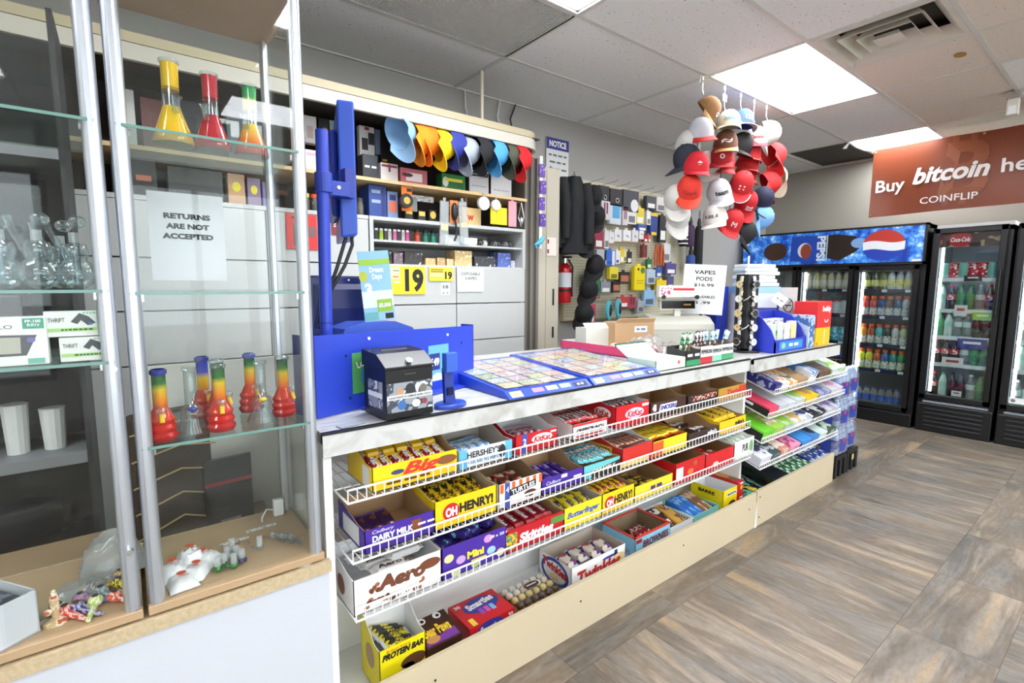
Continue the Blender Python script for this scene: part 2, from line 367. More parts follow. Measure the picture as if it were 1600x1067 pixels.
# ------------------------------------------------------------------ service counter
YC = 1.287
def marble():
    k = 'marble'
    if k in _m: return _m[k]
    m = bpy.data.materials.new('white_marble_laminate'); m.use_nodes = True; N = m.node_tree.nodes; L = m.node_tree.links
    b = N['Principled BSDF']; b.inputs['Roughness'].default_value = .3
    tc = N.new('ShaderNodeTexCoord'); mp = N.new('ShaderNodeMapping'); mp.inputs['Rotation'].default_value = (.3, .7, .6); mp.inputs['Scale'].default_value = (1, 3.5, 1); L.new(tc.outputs['Object'], mp.inputs[0])
    n = N.new('ShaderNodeTexNoise'); n.inputs['Scale'].default_value = 9; n.inputs['Detail'].default_value = 7; n.inputs['Distortion'].default_value = .8; L.new(mp.outputs[0], n.inputs['Vector'])
    r = N.new('ShaderNodeValToRGB'); r.color_ramp.elements[0].position = .36; r.color_ramp.elements[0].color = rgb((180, 178, 172)); r.color_ramp.elements[1].position = .52; r.color_ramp.elements[1].color = rgb((206, 206, 203))
    L.new(n.outputs[0], r.inputs[0]); L.new(r.outputs[0], b.inputs['Base Color']); _m[k] = m; return m
MPAN = mt((236, 236, 234), .5, var=.02); MBEIGE = mt((206, 191, 160), .45, var=.025, vs=3)
def counter(name, label, x0, x1, yf, yb, zt, fas, endx, backy):
    t = T(name, label, 'counter', ((x0+x1)/2, yf, 0)); cx = (x0+x1)/2
    O('worktop', MB().bx(x0-cx, x1-cx, .004, yb-yf, zt-.03, zt), marble(), t)
    O('fascia', MB().bx(x0-cx, x1-cx, 0, .02, zt-fas, zt-.005), marble(), t)
    O('edge_strip', MB().bx(x0-cx-.001, x1-cx+.001, -.002, .012, zt-.005, zt+.002), MK, t)
    O('back_panel', MB().bx(x0-cx, x1-cx, backy-yf, backy-yf+.018, .0, zt-.03), MPAN, t)
    for ex, ey in endx: O('end_panel', MB().bx(ex-cx-.011, ex-cx+.011, ey-yf, backy-yf, 0, zt-.03), MPAN, t)
    return t, cx
ct, ccx = counter('service_counter', 'long white counter with marbled fascia and black edge, candy shelves below', .385, 2.60, YC, 2.25, .985, .064, [(.398, 1.300)], 1.64)
O('deck', MB().bx(.41-ccx, 2.748-ccx, .02, .353, .075, .095), MPAN, ct)
O('kickboard', MB().bx(.46-ccx, 2.757-ccx, 0, .017, 0, .205), MBEIGE, ct, bev=.001)
for x in (.7, 1.35, 2.05, 2.68): O('screw', MB().cyl((x-ccx, -.002, .13), (x-ccx, .001, .13), .004, n=8), MK, ct)
c2, ccx2 = counter('side_counter', 'shorter counter with marbled fascia at the far end, slanted shelves below', 2.602, 3.76, 1.266, 2.25, .985, .072, [(3.75, 1.42), (2.76, 1.39)], 1.64)
O('deck', MB().bx(2.77-ccx2, 3.86-ccx2, .04, .37, .075, .095), MPAN, c2)
O('kickboard', MB().bx(2.768-ccx2, 3.868-ccx2, .021, .038, 0, .21), MBEIGE, c2, bev=.001)
for z in (.05, .17): O('screw', MB().cyl((2.80-ccx2, .018, z), (2.80-ccx2, .022, z), .004, n=8), MK, c2)
O('kick_trim', MB().add([(2.752-ccx2, .018, 0), (2.772-ccx2, .018, 0), (2.764-ccx2, .018, .15), (2.752-ccx2, .03, 0), (2.772-ccx2, .03, 0), (2.764-ccx2, .03, .15)], [(0, 1, 2), (5, 4, 3), (0, 3, 4, 1), (1, 4, 5, 2), (2, 5, 3, 0)]), MW, c2)

# white wire baskets that carry the candy
def basket(label, x0, x1, yf, zb, lip, depth, drop=0., lean=0., group='white wire shelves under the counter'):
    t = T('wire_shelf', label, 'wire shelf', ((x0+x1)/2, yf, zb), 0, group); w = (x1-x0)/2
    O('top_rail', MB().tube([(-w, -lean, lip), (w, -lean, lip)], .0032, 6), MWIRE, t); O('bottom_rail', MB().tube([(-w, 0, 0), (w, 0, 0)], .0032, 6), MWIRE, t)
    m = MB(); d = MB(); n = int(2*w/.0254)
    for k in range(n+1):
        x = -w+2*w*k/n
        m.tube([(x, 0, -.003), (x, -lean, lip+.002)], .0017, 5); d.tube([(x, 0, 0), (x, depth, drop)], .0016, 4)
    stuff(O('lip_mesh', m, MWIRE, t)); stuff(O('deck_mesh', d, MWIRE, t))
    for q in (.35, .7, 1.): O('cross_rod', MB().tube([(-w, depth*q, drop*q-.004), (w, depth*q, drop*q-.004)], .003, 5), MWIRE, t)
    for s in (-1, 1): O('side_rail', MB().tube([(s*w, 0, 0), (s*w, depth, drop)], .003, 5), MWIRE, t)
    return t
basket('topmost long wire shelf, right under the counter fascia', .438, 2.585, 1.268, .790, .036, .345)
basket('middle long wire shelf of candy boxes', .446, 2.595, 1.268, .618, .036, .345)
basket('lowest long wire shelf of candy boxes', .450, 2.62, 1.268, .448, .037, .345)

# ------------------------------------------------------------------ cartons and bars
def carton(name, label, x0, x1, yf, d, z0, hf, hb, outer, inner=None, cat='candy box', curve=True):
    inner = inner or MCARD; w = (x1-x0)/2; h = d/2; e = .0022
    t = T(name, label, cat, ((x0+x1)/2, yf+h, z0), 0)
    m = MB()
    m.bx(-w, w, -h, h, 0, e, 1)
    m.bx(-w, w, -h, -h+e, 0, hf, [0, 0, 0, 0, 1, 0]); m.bx(-w, w, h-e, h, 0, hb, [0, 0, 1, 0, 0, 0])
    pr = [(-h, 0), (h, 0), (h, hb)]
    if hb > hf+.006 and curve: pr += [(h*.55, hb), (h*.1, hf+(hb-hf)*.55), (-h*.5, hf)]
    pr.append((-h, hf))
    for s in (-1, 1):
        k = len(pr); xo, xi = s*w, s*(w-e)
        v = [(xo, a, b) for a, b in pr]+[(xi, a, b) for a, b in pr]
        m.add(v, [tuple(range(k)), tuple(range(2*k-1, k-1, -1))]+[(i, (i+1) % k, k+(i+1) % k, k+i) for i in range(k)], [0, 1]+[1]*k)
    O('carton', m, [outer, inner], t)
    t['hf'] = hf; t['hw'] = w; t['hd'] = h
    return t
def front(t, s, m, u=0., v=.5, w=.8, h=.4, **k):
    return text(t, s, (u*t['hw'], -t['hd'], v*t['hf']), FR, w*2*t['hw'], h*t['hf'], m, **k)
def fpatch(t, m, u=0., v=.5, w=.8, h=.4, shape=rect, off=.0006):
    return patch(t, shape(w*2*t['hw'], h*t['hf']), (u*t['hw'], -t['hd'], v*t['hf']), FR, m, off=off)
def side(t, s, m, v=.5, w=.6, h=.4, u=0., **k):
    return text(t, s, (-t['hw'], -u*t['hd'], v*t['hf']), LF, w*2*t['hd'], h*t['hf'], m, **k)
def bar_mesh(l, w, h, mats, crimp=.012):
    m = MB(); secs = [(-l/2, .9, .08), (-l/2+crimp, .95, .25), (-l/2+crimp*1.5, 1, 1), (l/2-crimp*1.5, 1, 1), (l/2-crimp, .95, .25), (l/2, .9, .08)]
    ring_ = [(-.5, .35), (-.42, .5), (.42, .5), (.5, .35), (.5, -.35), (.42, -.5), (-.42, -.5), (-.5, -.35)]
    v = [(a*w*sw, y, b*h*sh) for y, sw, sh in secs for a, b in ring_]; n = 8; k = len(secs)
    fs = [(i*n+j, i*n+(j+1) % n, (i+1)*n+(j+1) % n, (i+1)*n+j) for i in range(k-1) for j in range(n)]+[tuple(range(n)), tuple(range((k-1)*n, k*n))]
    mi = [1 if i in (0, k-2) else 0 for i in range(k-1) for j in range(n)]+[1, 1]
    m.add(v, fs, mi); return mesh_of('wrapper', m, mats)
def bars(label, group, t, n, l, w, h, body, end, lift, txt=None, ink=None, cols=None, tilt=.0, jit=.006, along='y', u0=-.9, u1=.9, y=.0, layers=1, cat='chocolate bar', name='chocolate_bar', rz0=0.):
    """n single bars lying side by side in carton t"""
    me = bar_mesh(l, w, h, [body, end or body])
    ob = None; b = t.location
    for ly in range(layers):
        for k in range(n):
            u = u0+(u1-u0)*((k+.5)/n); ux, uy = u*(t['hw']-.004), y
            if along == 'x':
                ux = max(-1, min(1, u))*max(0, t['hw']-l/2-.006); uy = y+(0 if n < 2 else (k/(n-1)-.5)*-2*max(0, t['hd']-w/2-.012)*.8); 
            p = (b.x+ux+random.uniform(-.002, .002), b.y+uy+random.uniform(-jit, jit)*(.3 if along == 'x' else 1), b.z+lift+h/2+ly*h*.95+random.uniform(0, .002))
            rot = (tilt+random.uniform(-.03, .03), random.uniform(-.08, .08), rz0+random.uniform(-.05, .05)+(PI/2 if along == 'x' else 0))
            lb = label if n*layers == 1 else ('upper ' if ly else '')+(ORD[k]+'-nearest ' if k else 'nearest ')+label
            if ob is None:
                ob = tag(link(name, me), lb, cat, group); ob.location = p; ob.rotation_euler = rot
                if txt: text(ob, txt, (0, 0, h/2-.0004), (Vector((0, -1, 0)), Vector((1, 0, 0))), l*.62, w*.5, ink, bold=.03)
            else: dup(ob, p, rot, lb)
YEL = (244, 206, 20); RED = (196, 22, 34); PUR = (70, 38, 150); BRN = (74, 40, 26); TEAL = (100, 190, 200); MCREAM = mt((238, 226, 200), .5)
MWH = mt((240, 240, 240), .5); GREYIN = mt((190, 182, 172), .7)
YF = 1.282
Z1, Z2, Z3, ZD = .796, .624, .454, .0965
# top shelf -----------------------------------------------------
t = carton('candy_box', 'yellow candy box with big red letters, nearest box on the top shelf', .512, .786, YF, .19, Z1, .07, .112, mt(YEL, .4))
front(t, 'Big', mt((206, 50, 40), .5), .12, .62, .46, .62, bold=.04, shear=.35); fpatch(t, mt((60, 60, 110), .5), -.45, .62, .15, .2, oval); fpatch(t, mt((130, 80, 40), .5), .72, .66, .26, .4, oval); front(t, '~3', mt((90, 50, 30), .5), -.2, .22, .5, .13)
patch(t, rect(.05, .06), (-t['hw'], -.05, .035), LF, MWH)
bars('red and white wrapped bar lying in the nearest yellow box of the top shelf', 'bars in the nearest yellow box', t, 7, .13, .034, .022, pm((150, 20, 32), (240, 236, 230), 34, .52, (230, 190, 40)), mt((232, 190, 30), .35), .045, 'Big', INKW, tilt=.25)
bars('yellow-ended candy bar tucked behind the red bars in the nearest top box', 'bars at the back of the nearest yellow box', t, 5, .12, .036, .02, mt((226, 182, 22), .35), None, .075, tilt=.35, y=.045)
t = carton('candy_box', 'light blue and white candy box with dark letters on the top shelf', .792, 1.0, YF, .2, Z1, .06, .105, mt((226, 230, 232), .4), GREYIN)
fpatch(t, mt((98, 178, 224), .5), -.86, .5, .14, 1., rect); fpatch(t, mt((98, 178, 224), .5), .86, .5, .14, 1., rect); front(t, "HERSHEY'S", mt((40, 34, 40), .6), -.1, .68, .62, .34, bold=.03); front(t, "COOKIES'N'CREME", mt((70, 120, 170), .6), -.12, .3, .56, .22, bold=.02); fpatch(t, mt((44, 32, 32), .6), .6, .5, .14, .75, oval)
bars('pale blue cookie candy bar lying in the light blue and white box', 'bars in the light blue box', t, 4, .13, .036, .016, pm((214, 226, 236), (90, 160, 215), 40, .55), mt((90, 160, 215), .35), .028, u1=.5)
t = carton('candy_box', 'red candy box with white oval and blue price strip on the top shelf', 1.014, 1.206, YF, .21, Z1, .066, .108, mt(RED, .4), MWH)
fpatch(t, INKW, .25, .62, .5, .5, oval); text(t, 'KitKat', (.25*t['hw'], -t['hd']-.001, .62*t['hf']), FR, .8*t['hw'], .3*t['hf'], INKR, bold=.03, shear=.2)
fpatch(t, mt((50, 80, 170), .5), -.58, .5, .12, 1., rect); front(t, '2', INKW, -.58, .6, .07, .35, bold=.03, name='price'); front(t, '~1', INKW, .8, .85, .14, .14)
bars('red wafer bar with pale band lying in the red box with blue price strip', 'bars in the red wafer box', t, 4, .12, .034, .018, pm((120, 20, 34), (190, 150, 170), 36, .5), mt((150, 20, 30), .35), .03, u0=-.5, u1=.7)
t = carton('candy_box', 'white candy box with red top band and black letters on the top shelf', 1.285, 1.474, YF, .2, Z1, .058, .085, mt((234, 232, 230), .4), mt((196, 60, 50), .5))
fpatch(t, mt((206, 44, 40), .5), 0, .92, .98, .16, rect); front(t, 'CRISPYCRUNCH', INKK, 0, .5, .8, .34, bold=.04, shear=.15); fpatch(t, mt((190, 40, 40), .5), 0, .16, .8, .12)
bars('black and white lettered bar filling the white and red box', 'bars in the white and red box', t, 7, .15, .026, .02, pm((238, 236, 234), (34, 30, 46), 52, .49, (200, 40, 40)), mt((205, 50, 44), .35), .045, y=.01, tilt=.05)
t = carton('candy_box', 'tall white-lined red candy box next to the brown boxes on the top shelf', 1.524, 1.738, YF, .2, Z1, .09, .118, mt((204, 24, 36), .4), MWH)
fpatch(t, mt((225, 215, 235), .5), .1, .55, .56, .5, oval); text(t, 'KitKat', (.1*t['hw'], -t['hd']-.001, .55*t['hf']), FR, .9*t['hw'], .3*t['hf'], INKR, bold=.02, shear=.2); fpatch(t, INKW, .75, .85, .2, .12)
patch(t, oval(.09, .045), (-t['hw'], -.03, .055), LF, INKW); text(t, 'KitKat', (-t['hw']-.001, -.03, .055), LF, .07, .028, INKR, bold=.03)
bars('small white and red wafer bar heaped in the tall red box', 'bars in the tall red box', t, 6, .11, .03, .016, pm((236, 232, 230), (40, 30, 34), 55, .5, (190, 30, 40)), mt((170, 20, 30), .35), .062)
t = carton('candy_box', 'dark brown candy box with white slanted name plate on the top shelf', 1.748, 2.012, YF, .2, Z1, .072, .115, mt((64, 34, 26), .45))
fpatch(t, INKW, -.05, .6, .5, .42, lambda w, h: [(-w/2, -h/2), (w/2-.01, -h/2), (w/2, h/2), (-w/2+.01, h/2)]); text(t, 'SNICKERS', (-.05*t['hw'], -t['hd']-.001, .6*t['hf']), FR, .88*t['hw'], .27*t['hf'], mt((40, 50, 150), .5), bold=.04, shear=.2); front(t, '48', INKW, -.8, .68, .1, .45, bold=.03)
t = carton('candy_box', 'almost black candy box with orange red script on the top shelf', 2.022, 2.28, YF, .2, Z1, .066, .112, mt((34, 24, 24), .45))
fpatch(t, pm((34, 24, 24), (230, 130, 110), 70, .5, (240, 224, 214)), .05, .72, .86, .36)
t = carton('candy_box', 'golden candy box with red end, last box on the top shelf', 2.284, 2.555, YF, .2, Z1, .066, .108, mt((186, 138, 50), .45))
fpatch(t, mt((196, 60, 30), .5), .72, .6, .26, .7); front(t, 'Twix', mt((200, 40, 40), .5), .1, .6, .5, .4, bold=.04, shear=.2)
bars('red wrapped bar lying loose in the last golden box of the top shelf', 'bars in the golden box', t, 2, .13, .034, .018, pm((170, 30, 34), (230, 220, 210), 40, .55), None, .004, along='x', u0=-.3, u1=.1)
# middle shelf ----------------------------------------------------
t = carton('candy_box', 'purple candy box with white letters, nearly empty, nearest on the middle shelf', .485, .702, YF, .21, Z2, .068, .088, mt(PUR, .4))
front(t, 'DAIRY MILK', INKW, -.22, .55, .58, .28, bold=.04); front(t, 'Cadbury', INKW, -.5, .83, .3, .18, shear=.3); fpatch(t, mt((130, 70, 40), .5), .45, .6, .14, .5); front(t, '~2', INKW, .75, .6, .25, .14)
patch(t, rect(.13, .055), (-t['hw'], 0, .036), LF, MWH)
bars('purple and brown milk chocolate bar in the nearly empty purple box', 'bars in the nearest purple box', t, 3, .14, .042, .016, pm((52, 26, 74), (120, 66, 40), 22, .56, (236, 230, 240)), mt((92, 60, 170), .35), .012, tilt=.18, u1=.2)
t = carton('candy_box', 'yellow candy box with red disc and black letters on the middle shelf', .704, .935, YF, .2, Z2, .09, .115, mt(YEL, .4), mt((196, 178, 150), .7))
fpatch(t, INKR, -.5, .52, .26, .62, oval); text(t, 'OH', (-.5*t['hw'], -t['hd']-.001, .52*t['hf']), FR, .36*t['hw'], .34*t['hf'], INKW, bold=.05); front(t, 'HENRY!', INKK, .32, .56, .56, .36, bold=.05)
bars('yellow bar with dark letters heaped in the yellow box with the red disc', 'bars in the first yellow disc box', t, 6, .13, .036, .02, pm((240, 200, 24), (50, 36, 20), 60, .58), mt((238, 196, 30), .35), .055, 'HENRY', INKK, tilt=.25, jit=.02)
t = carton('candy_box', 'orange and white striped candy box on the middle shelf', .945, 1.132, YF, .21, Z2, .085, .11, mt((232, 228, 224), .4), mt((160, 128, 96), .8))
for u in (-.86, -.33, 0, .33, .66, .96): fpatch(t, mt((226, 96, 30), .5), u, .8, .075, .36)
fpatch(t, mt((60, 80, 160), .5), -.62, .5, .11, 1.); front(t, '4', INKW, -.62, .72, .07, .25, name='price'); fpatch(t, INKK, .1, .62, .62, .28, lambda w, h: [(-w/2, -h/2-.006), (w/2, -h/2+.006), (w/2, h/2+.006), (-w/2, h/2-.006)], .001); text(t, 'TURTLES', (.1*t['hw'], -t['hd']-.0015, .62*t['hf']), FR, 1.1*t['hw'], .2*t['hf'], INKW, bold=.03, rot=.1); fpatch(t, mt((80, 46, 26), .5), .45, .3, .3, .3, oval)
bars('brown and red wrapped bar in the orange striped box', 'bars in the striped box', t, 3, .11, .044, .018, pm((90, 60, 40), (190, 50, 40), 34, .5, (230, 220, 200)), mt((150, 120, 96), .4), .03, tilt=.2)
t = carton('candy_box', 'short purple candy box with cut-out front between the striped and teal boxes', 1.134, 1.345, YF, .2, Z2, .058, .105, mt(PUR, .4))
front(t, 'Cadbury', INKW, -.45, .6, .34, .3, shear=.3); fpatch(t, MWH, .05, .82, .14, .22); front(t, '~1', INKW, .7, .55, .2, .2)
bars('purple candy bar stacked in the short purple box', 'bars in the short purple box', t, 4, .13, .036, .018, pm((60, 34, 130), (150, 140, 200), 30, .6), mt((70, 44, 150), .35), .018, tilt=.15)
t = carton('candy_box', 'teal and black candy box full of teal bars on the middle shelf', 1.347, 1.558, YF, .2, Z2, .056, .075, mt((110, 196, 200), .4), mt((200, 170, 110), .7))
fpatch(t, mt((40, 32, 30), .5), .2, .35, .78, .6, lambda w, h: [(-w/2, -h/2), (w/2, -h/2), (w/2, h/2+.008), (-w/2, h/2-.01)]); front(t, 'CARAMILK', MCREAM, .1, .48, .66, .3, bold=.04)
bars('teal and black caramel bar lined up in the teal box', 'bars in the teal box', t, 7, .15, .028, .018, pm((98, 190, 204), (36, 30, 34), 40, .5, (222, 214, 200)), mt((120, 200, 210), .35), .05, tilt=.06)
t = carton('candy_box', 'red and pale yellow candy box with rounded white back on the middle shelf', 1.572, 1.772, YF, .19, Z2, .08, .11, mt((202, 44, 36), .4), MWH)
fpatch(t, mt((236, 208, 130), .5), -.2, .16, .9, .3); patch(t, rect(.12, .035), (-t['hw'], .02, .055), LF, mt((240, 200, 70), .5)); text(t, 'COFFEE', (-t['hw']-.001, .02, .055), LF, .1, .02, INKK)
bars('brown and tan lettered bar filling the red and pale yellow box', 'bars in the red and pale yellow box', t, 6, .14, .028, .018, pm((196, 140, 110), (90, 46, 34), 50, .5), mt((110, 60, 50), .35), .065)
t = carton('candy_box', 'bright yellow candy box with orange back on the middle shelf', 1.774, 2.03, YF, .19, Z2, .068, .085, mt((242, 214, 40), .4), mt((220, 120, 40), .6))
fpatch(t, mt((220, 90, 40), .5), -.7, .5, .3, .9, rect)
bars('yellow striped bar filling the bright yellow box', 'bars in the bright yellow box', t, 8, .15, .028, .016, pm((244, 224, 50), (226, 190, 30), 26, .5, (110, 90, 30)), mt((206, 90, 30), .35), .062)
t = carton('candy_box', 'dark brown candy box of brown packets, second last on the middle shelf', 2.04, 2.305, YF, .2, Z2, .055, .1, mt((56, 38, 34), .45))
front(t, "m&m's", INKW, .55, .62, .3, .4, bold=.04)
bars('dark brown packet with white letters in the dark brown box', 'brown packets in the dark brown box', t, 2, .15, .05, .018, pm((50, 34, 30), (230, 226, 220), 34, .6), None, .03, "m&m's", INKW, along='x', u0=-.1, u1=.45, cat='candy packet', name='candy_packet')
t = carton('candy_box', 'sunny yellow candy box of yellow packets at the end of the middle shelf', 2.31, 2.575, YF, .21, Z2, .066, .09, mt((246, 198, 20), .4))
front(t, "m&m's", INKK, .5, .6, .34, .4, bold=.04)
bars('yellow packet with dark letters in the sunny yellow box', 'yellow packets in the end box', t, 3, .16, .07, .024, pm((246, 200, 26), (250, 220, 80), 20, .6), None, .05, "m&m's", INKK, along='y', tilt=.12, cat='candy packet', name='candy_packet', layers=1, y=.01)
# lowest shelf -------------------------------------------------------
t = carton('candy_box', 'large white candy box with brown bubbles and letters, nearest on the lowest shelf', .449, .724, YF, .2, Z3, .105, .125, mt((238, 236, 234), .4), MWH)
front(t, 'Aero', mt((112, 62, 40), .5), .05, .66, .56, .42, bold=.06, shear=.15)
for k in range(26):
    u = -.75+1.3*random.random()*(1 if k > 8 else .3); v = (.12+.22*random.random()) if k > 8 else .2+.5*random.random()
    fpatch(t, mt(random.choice([(126, 72, 44), (160, 100, 64), (92, 50, 30)]), .5), u, v, random.uniform(.035, .06), random.uniform(.09, .15), oval, .0005+k*.00004)
fpatch(t, mt((120, 66, 40), .5), .72, .72, .26, .3, oval); patch(t, oval(.06, .06), (-t['hw'], .0, .05), LF, mt((140, 84, 60), .5))
bars('white bar with brown bubbly letters lying in the large white box', 'bars in the large white box', t, 3, .12, .04, .022, mt((226, 224, 222), .35), pm((226, 224, 222), (150, 96, 66), 40, .5), .07, 'Aero', mt((60, 34, 26), .5), along='x', u0=-.75, u1=.0)
bars('white bubbly bar leaning on the others in the large white box', 'leaning bars in the large white box', t, 2, .12, .045, .022, mt((222, 222, 220), .35), pm((226, 224, 222), (150, 96, 66), 40, .5), .09, 'Aero', mt((60, 34, 26), .5), along='x', u0=.15, u1=.8, y=.03)
t = carton('candy_box', 'purple candy box with pastel dots holding small egg bags on the lowest shelf', .727, .976, YF, .21, Z3, .105, .12, mt((72, 40, 152), .4))
for k, (u, v, c) in enumerate([(-.8, .62, (232, 220, 150)), (-.45, .45, (200, 160, 220)), (.4, .8, (210, 150, 210)), (.5, .38, (160, 200, 230)), (-.6, .12, (210, 210, 160)), (.8, .2, (230, 220, 160)), (0, .15, (190, 200, 140))]): fpatch(t, mt(c, .5), u, v, .14, .26, oval, .0005+k*.00003)
front(t, 'Mini', mt((244, 226, 60), .5), 0, .5, .26, .24, bold=.05); front(t, '48 x 20 g', INKW, .74, .8, .3, .12, bold=.02); front(t, '~1', mt((230, 220, 120), .5), .1, .26, .24, .13)
bars('shiny purple mini egg bag heaped in the dotted purple box', 'egg bags in the dotted purple box', t, 6, .09, .045, .026, pm((52, 40, 120), (120, 190, 215), 40, .6, (220, 200, 60)), mt((46, 36, 110), .25), .06, layers=2, jit=.045, cat='candy bag', name='candy_bag', rz0=.5)
t = carton('candy_box', 'red candy box with white script and green badge on the lowest shelf', .98, 1.245, YF, .22, Z3, .082, .105, mt((190, 20, 36), .4))
front(t, 'Skittles', INKW, .0, .5, .6, .42, bold=.05, shear=.15); fpatch(t, mt((90, 140, 60), .5), .78, .72, .26, .3); fpatch(t, pm((236, 180, 40), (90, 150, 60), 90, .5, (120, 60, 150)), -.85, .5, .18, .7)
bars('red candy sleeve with white script stacked in the red box', 'sleeves in the red box', t, 5, .17, .042, .02, pm((172, 18, 34), (120, 14, 28), 14, .55), mt((200, 40, 40), .35), .055, 'Skittles', INKW, along='y', tilt=.06, layers=1, cat='candy bar', name='candy_bar')
t = carton('candy_box', 'lemon yellow candy box with blue script on the lowest shelf', 1.248, 1.455, YF, .21, Z3, .085, .115, mt((246, 222, 40), .4), mt((186, 180, 176), .7))
front(t, 'Butterfinger', mt((50, 90, 180), .5), 0, .58, .86, .36, bold=.03, shear=.35)
bars('crinkled yellow and blue bar heaped in the lemon yellow box', 'bars in the lemon yellow box', t, 4, .12, .036, .02, pm((226, 206, 50), (60, 70, 120), 46, .56, (110, 100, 20)), None, .03, jit=.03, tilt=.2, layers=2)
t = carton('candy_box', 'second yellow candy box with red disc, on the lowest shelf', 1.457, 1.656, YF, .2, Z3, .085, .1, mt(YEL, .4))
fpatch(t, INKR, -.55, .5, .3, .62, oval); text(t, 'OH', (-.55*t['hw'], -t['hd']-.001, .5*t['hf']), FR, .4*t['hw'], .34*t['hf'], INKW, bold=.05); front(t, 'HENRY!', INKK, .3, .55, .56, .42, bold=.04)
bars('yellow bar with black and red letters in the lower disc box', 'bars in the second yellow disc box', t, 5, .15, .032, .018, pm((240, 204, 30), (40, 30, 20), 52, .5, (190, 40, 30)), mt((238, 196, 30), .35), .065)
t = carton('candy_box', 'yellow candy box of dark bars beside the second disc box', 1.66, 1.93, YF, .2, Z3, .066, .09, mt((240, 210, 50), .4), mt((150, 120, 80), .8))
front(t, '~2', mt((70, 50, 120), .5), .1, .55, .3, .36, bold=.04)
bars('dark wrapped bar left in the half-empty yellow box', 'bars in the half-empty yellow box', t, 3, .13, .034, .018, pm((60, 44, 24), (216, 190, 40), 44, .54), None, .02, along='x', u0=-.6, u1=.3)
t = carton('candy_box', 'deep red candy box with white panel on the lowest shelf', 1.95, 2.197, YF, .2, Z3, .1, .118, mt((200, 24, 32), .4), mt((150, 112, 72), .8))
fpatch(t, MWH, -.72, .45, .22, .62); fpatch(t, mt((170, 90, 40), .5), .3, .75, .14, .22, oval); fpatch(t, mt((240, 120, 60), .5), .0, .4, .2, .3, oval)
t = carton('candy_box', 'red candy box with round sweets bags, next to the green and white box', 2.2, 2.468, YF, .2, Z3, .088, .1, mt((206, 24, 34), .4), mt((150, 112, 72), .8))
fpatch(t, mt((240, 220, 200), .5), -.3, .3, .2, .3, oval)
bars('red candy bag with white speck lying in the red box', 'red bags in the red box', t, 2, .12, .07, .03, pm((190, 26, 30), (240, 230, 226), 26, .62), None, .03, along='x', u0=-.5, u1=.2, cat='candy bag', name='candy_bag')
t = carton('gum_box', 'white gum box with green leaves at the end of the lowest shelf', 2.472, 2.68, YF, .2, Z3, .1, .1, mt((232, 238, 232), .4), MWH)
front(t, 'PUR', mt((70, 60, 60), .5), .1, .55, .3, .4, bold=.03); fpatch(t, mt((120, 170, 110), .5), .7, .5, .2, .7, oval)
bars('pale green gum packet lying in the leafy white box', 'gum packets', t, 4, .15, .04, .016, pm((214, 226, 214), (90, 150, 90), 30, .6), None, .075, cat='gum', name='gum_packet')
# tray behind the kickboard ---------------------------------------------
def closed(name, label, x0, x1, y0, y1, z0, h, m, cat='snack box', rx=0.):
    t = T(name, label, cat, ((x0+x1)/2, (y0+y1)/2, z0), 0); t['hw'] = (x1-x0)/2; t['hd'] = (y1-y0)/2; t['hf'] = h
    O('carton', MB().bx(-t['hw'], t['hw'], -t['hd'], t['hd'], 0, h), m, t, bev=.0015)
    if rx: t.rotation_euler = (rx, 0, 0)
    return t
YD = 1.36
t = carton('snack_box', 'tall yellow box of protein bars standing in the tray by the showcase', 0.549, 0.706, YD, .15, ZD, .155, .205, mt((238, 222, 20), .4), MWH, cat='snack box')
front(t, 'PROTEIN BAR', INKK, 0, .82, .9, .14, bold=.06, shear=.3); front(t, 'Robert Irvine', INKR, -.2, .93, .5, .06); fpatch(t, mt((96, 60, 36), .5), .45, .5, .56, .3, oval); fpatch(t, mt((220, 200, 160), .5), .2, .42, .3, .14, oval); fpatch(t, mt((40, 46, 90), .5), -.55, .12, .4, .24, oval)
patch(t, oval(.07, .08), (-t['hw'], 0, .1), LF, mt((180, 150, 120), .6))
bars('silver and yellow protein bar standing in the tall yellow box', 'protein bars', t, 4, .13, .05, .022, pm((232, 216, 30), (40, 36, 30), 30, .57), mt((214, 212, 210), .3), .115, 'PROTEIN', INKK, along='x', jit=.04, tilt=.3, layers=1, cat='snack bar', name='protein_bar')
t = closed('snack_box', 'brown and purple cookie box with googly eyes lying tilted in the tray', 0.708, 0.843, YD+.005, YD+.135, ZD+.004, .098, mt((66, 36, 26), .45), rx=R_(8))
patch(t, rect(.12, .05), (0, -t['hd'], .04), FR, mt((120, 60, 150), .5)); text(t, 'Bear Paws', (0, -.005, .098), TP, .1, .045, mt((240, 200, 60), .5), bold=.04)
for x in (-.03, .03): patch(t, oval(.03, .03), (x, .05, .098), TP, INKW); patch(t, oval(.013, .013), (x+.002, .048, .098), TP, INKK, off=.0012)
patch(t, [(-.06, -.06), (.06, -.06), (.06, -.02), (-.06, -.045)], (0, 0, .098), TP, mt((120, 60, 150), .5)); patch(t, oval(.05, .03), (-.03, -.04, .098), TP, mt((196, 140, 80), .5), off=.0012); patch(t, rect(.035, .03), (-.03, -t['hd'], .03), FR, MWH, off=.001)
t = closed('snack_box', 'bright red candy carton with blue cloud print lying flat in the tray', 0.881, 1.080, YD+.005, YD+.155, ZD, .078, mt((206, 26, 36), .4))
patch(t, oval(.15, .085), (.01, .018, .078), TP, mt((60, 60, 160), .5)); text(t, 'Smarties', (.01, .03, .078), TP, .12, .036, INKW, bold=.05, rot=.12); text(t, '30', (-.075, .05, .078), TP, .025, .018, INKW, bold=.04)
for k, c in enumerate([(150, 80, 190), (220, 90, 170), (120, 190, 230)]): patch(t, rect(.018, .034), (-.01+k*.024, -.018, .078), TP, mt(c, .5), off=.0011)
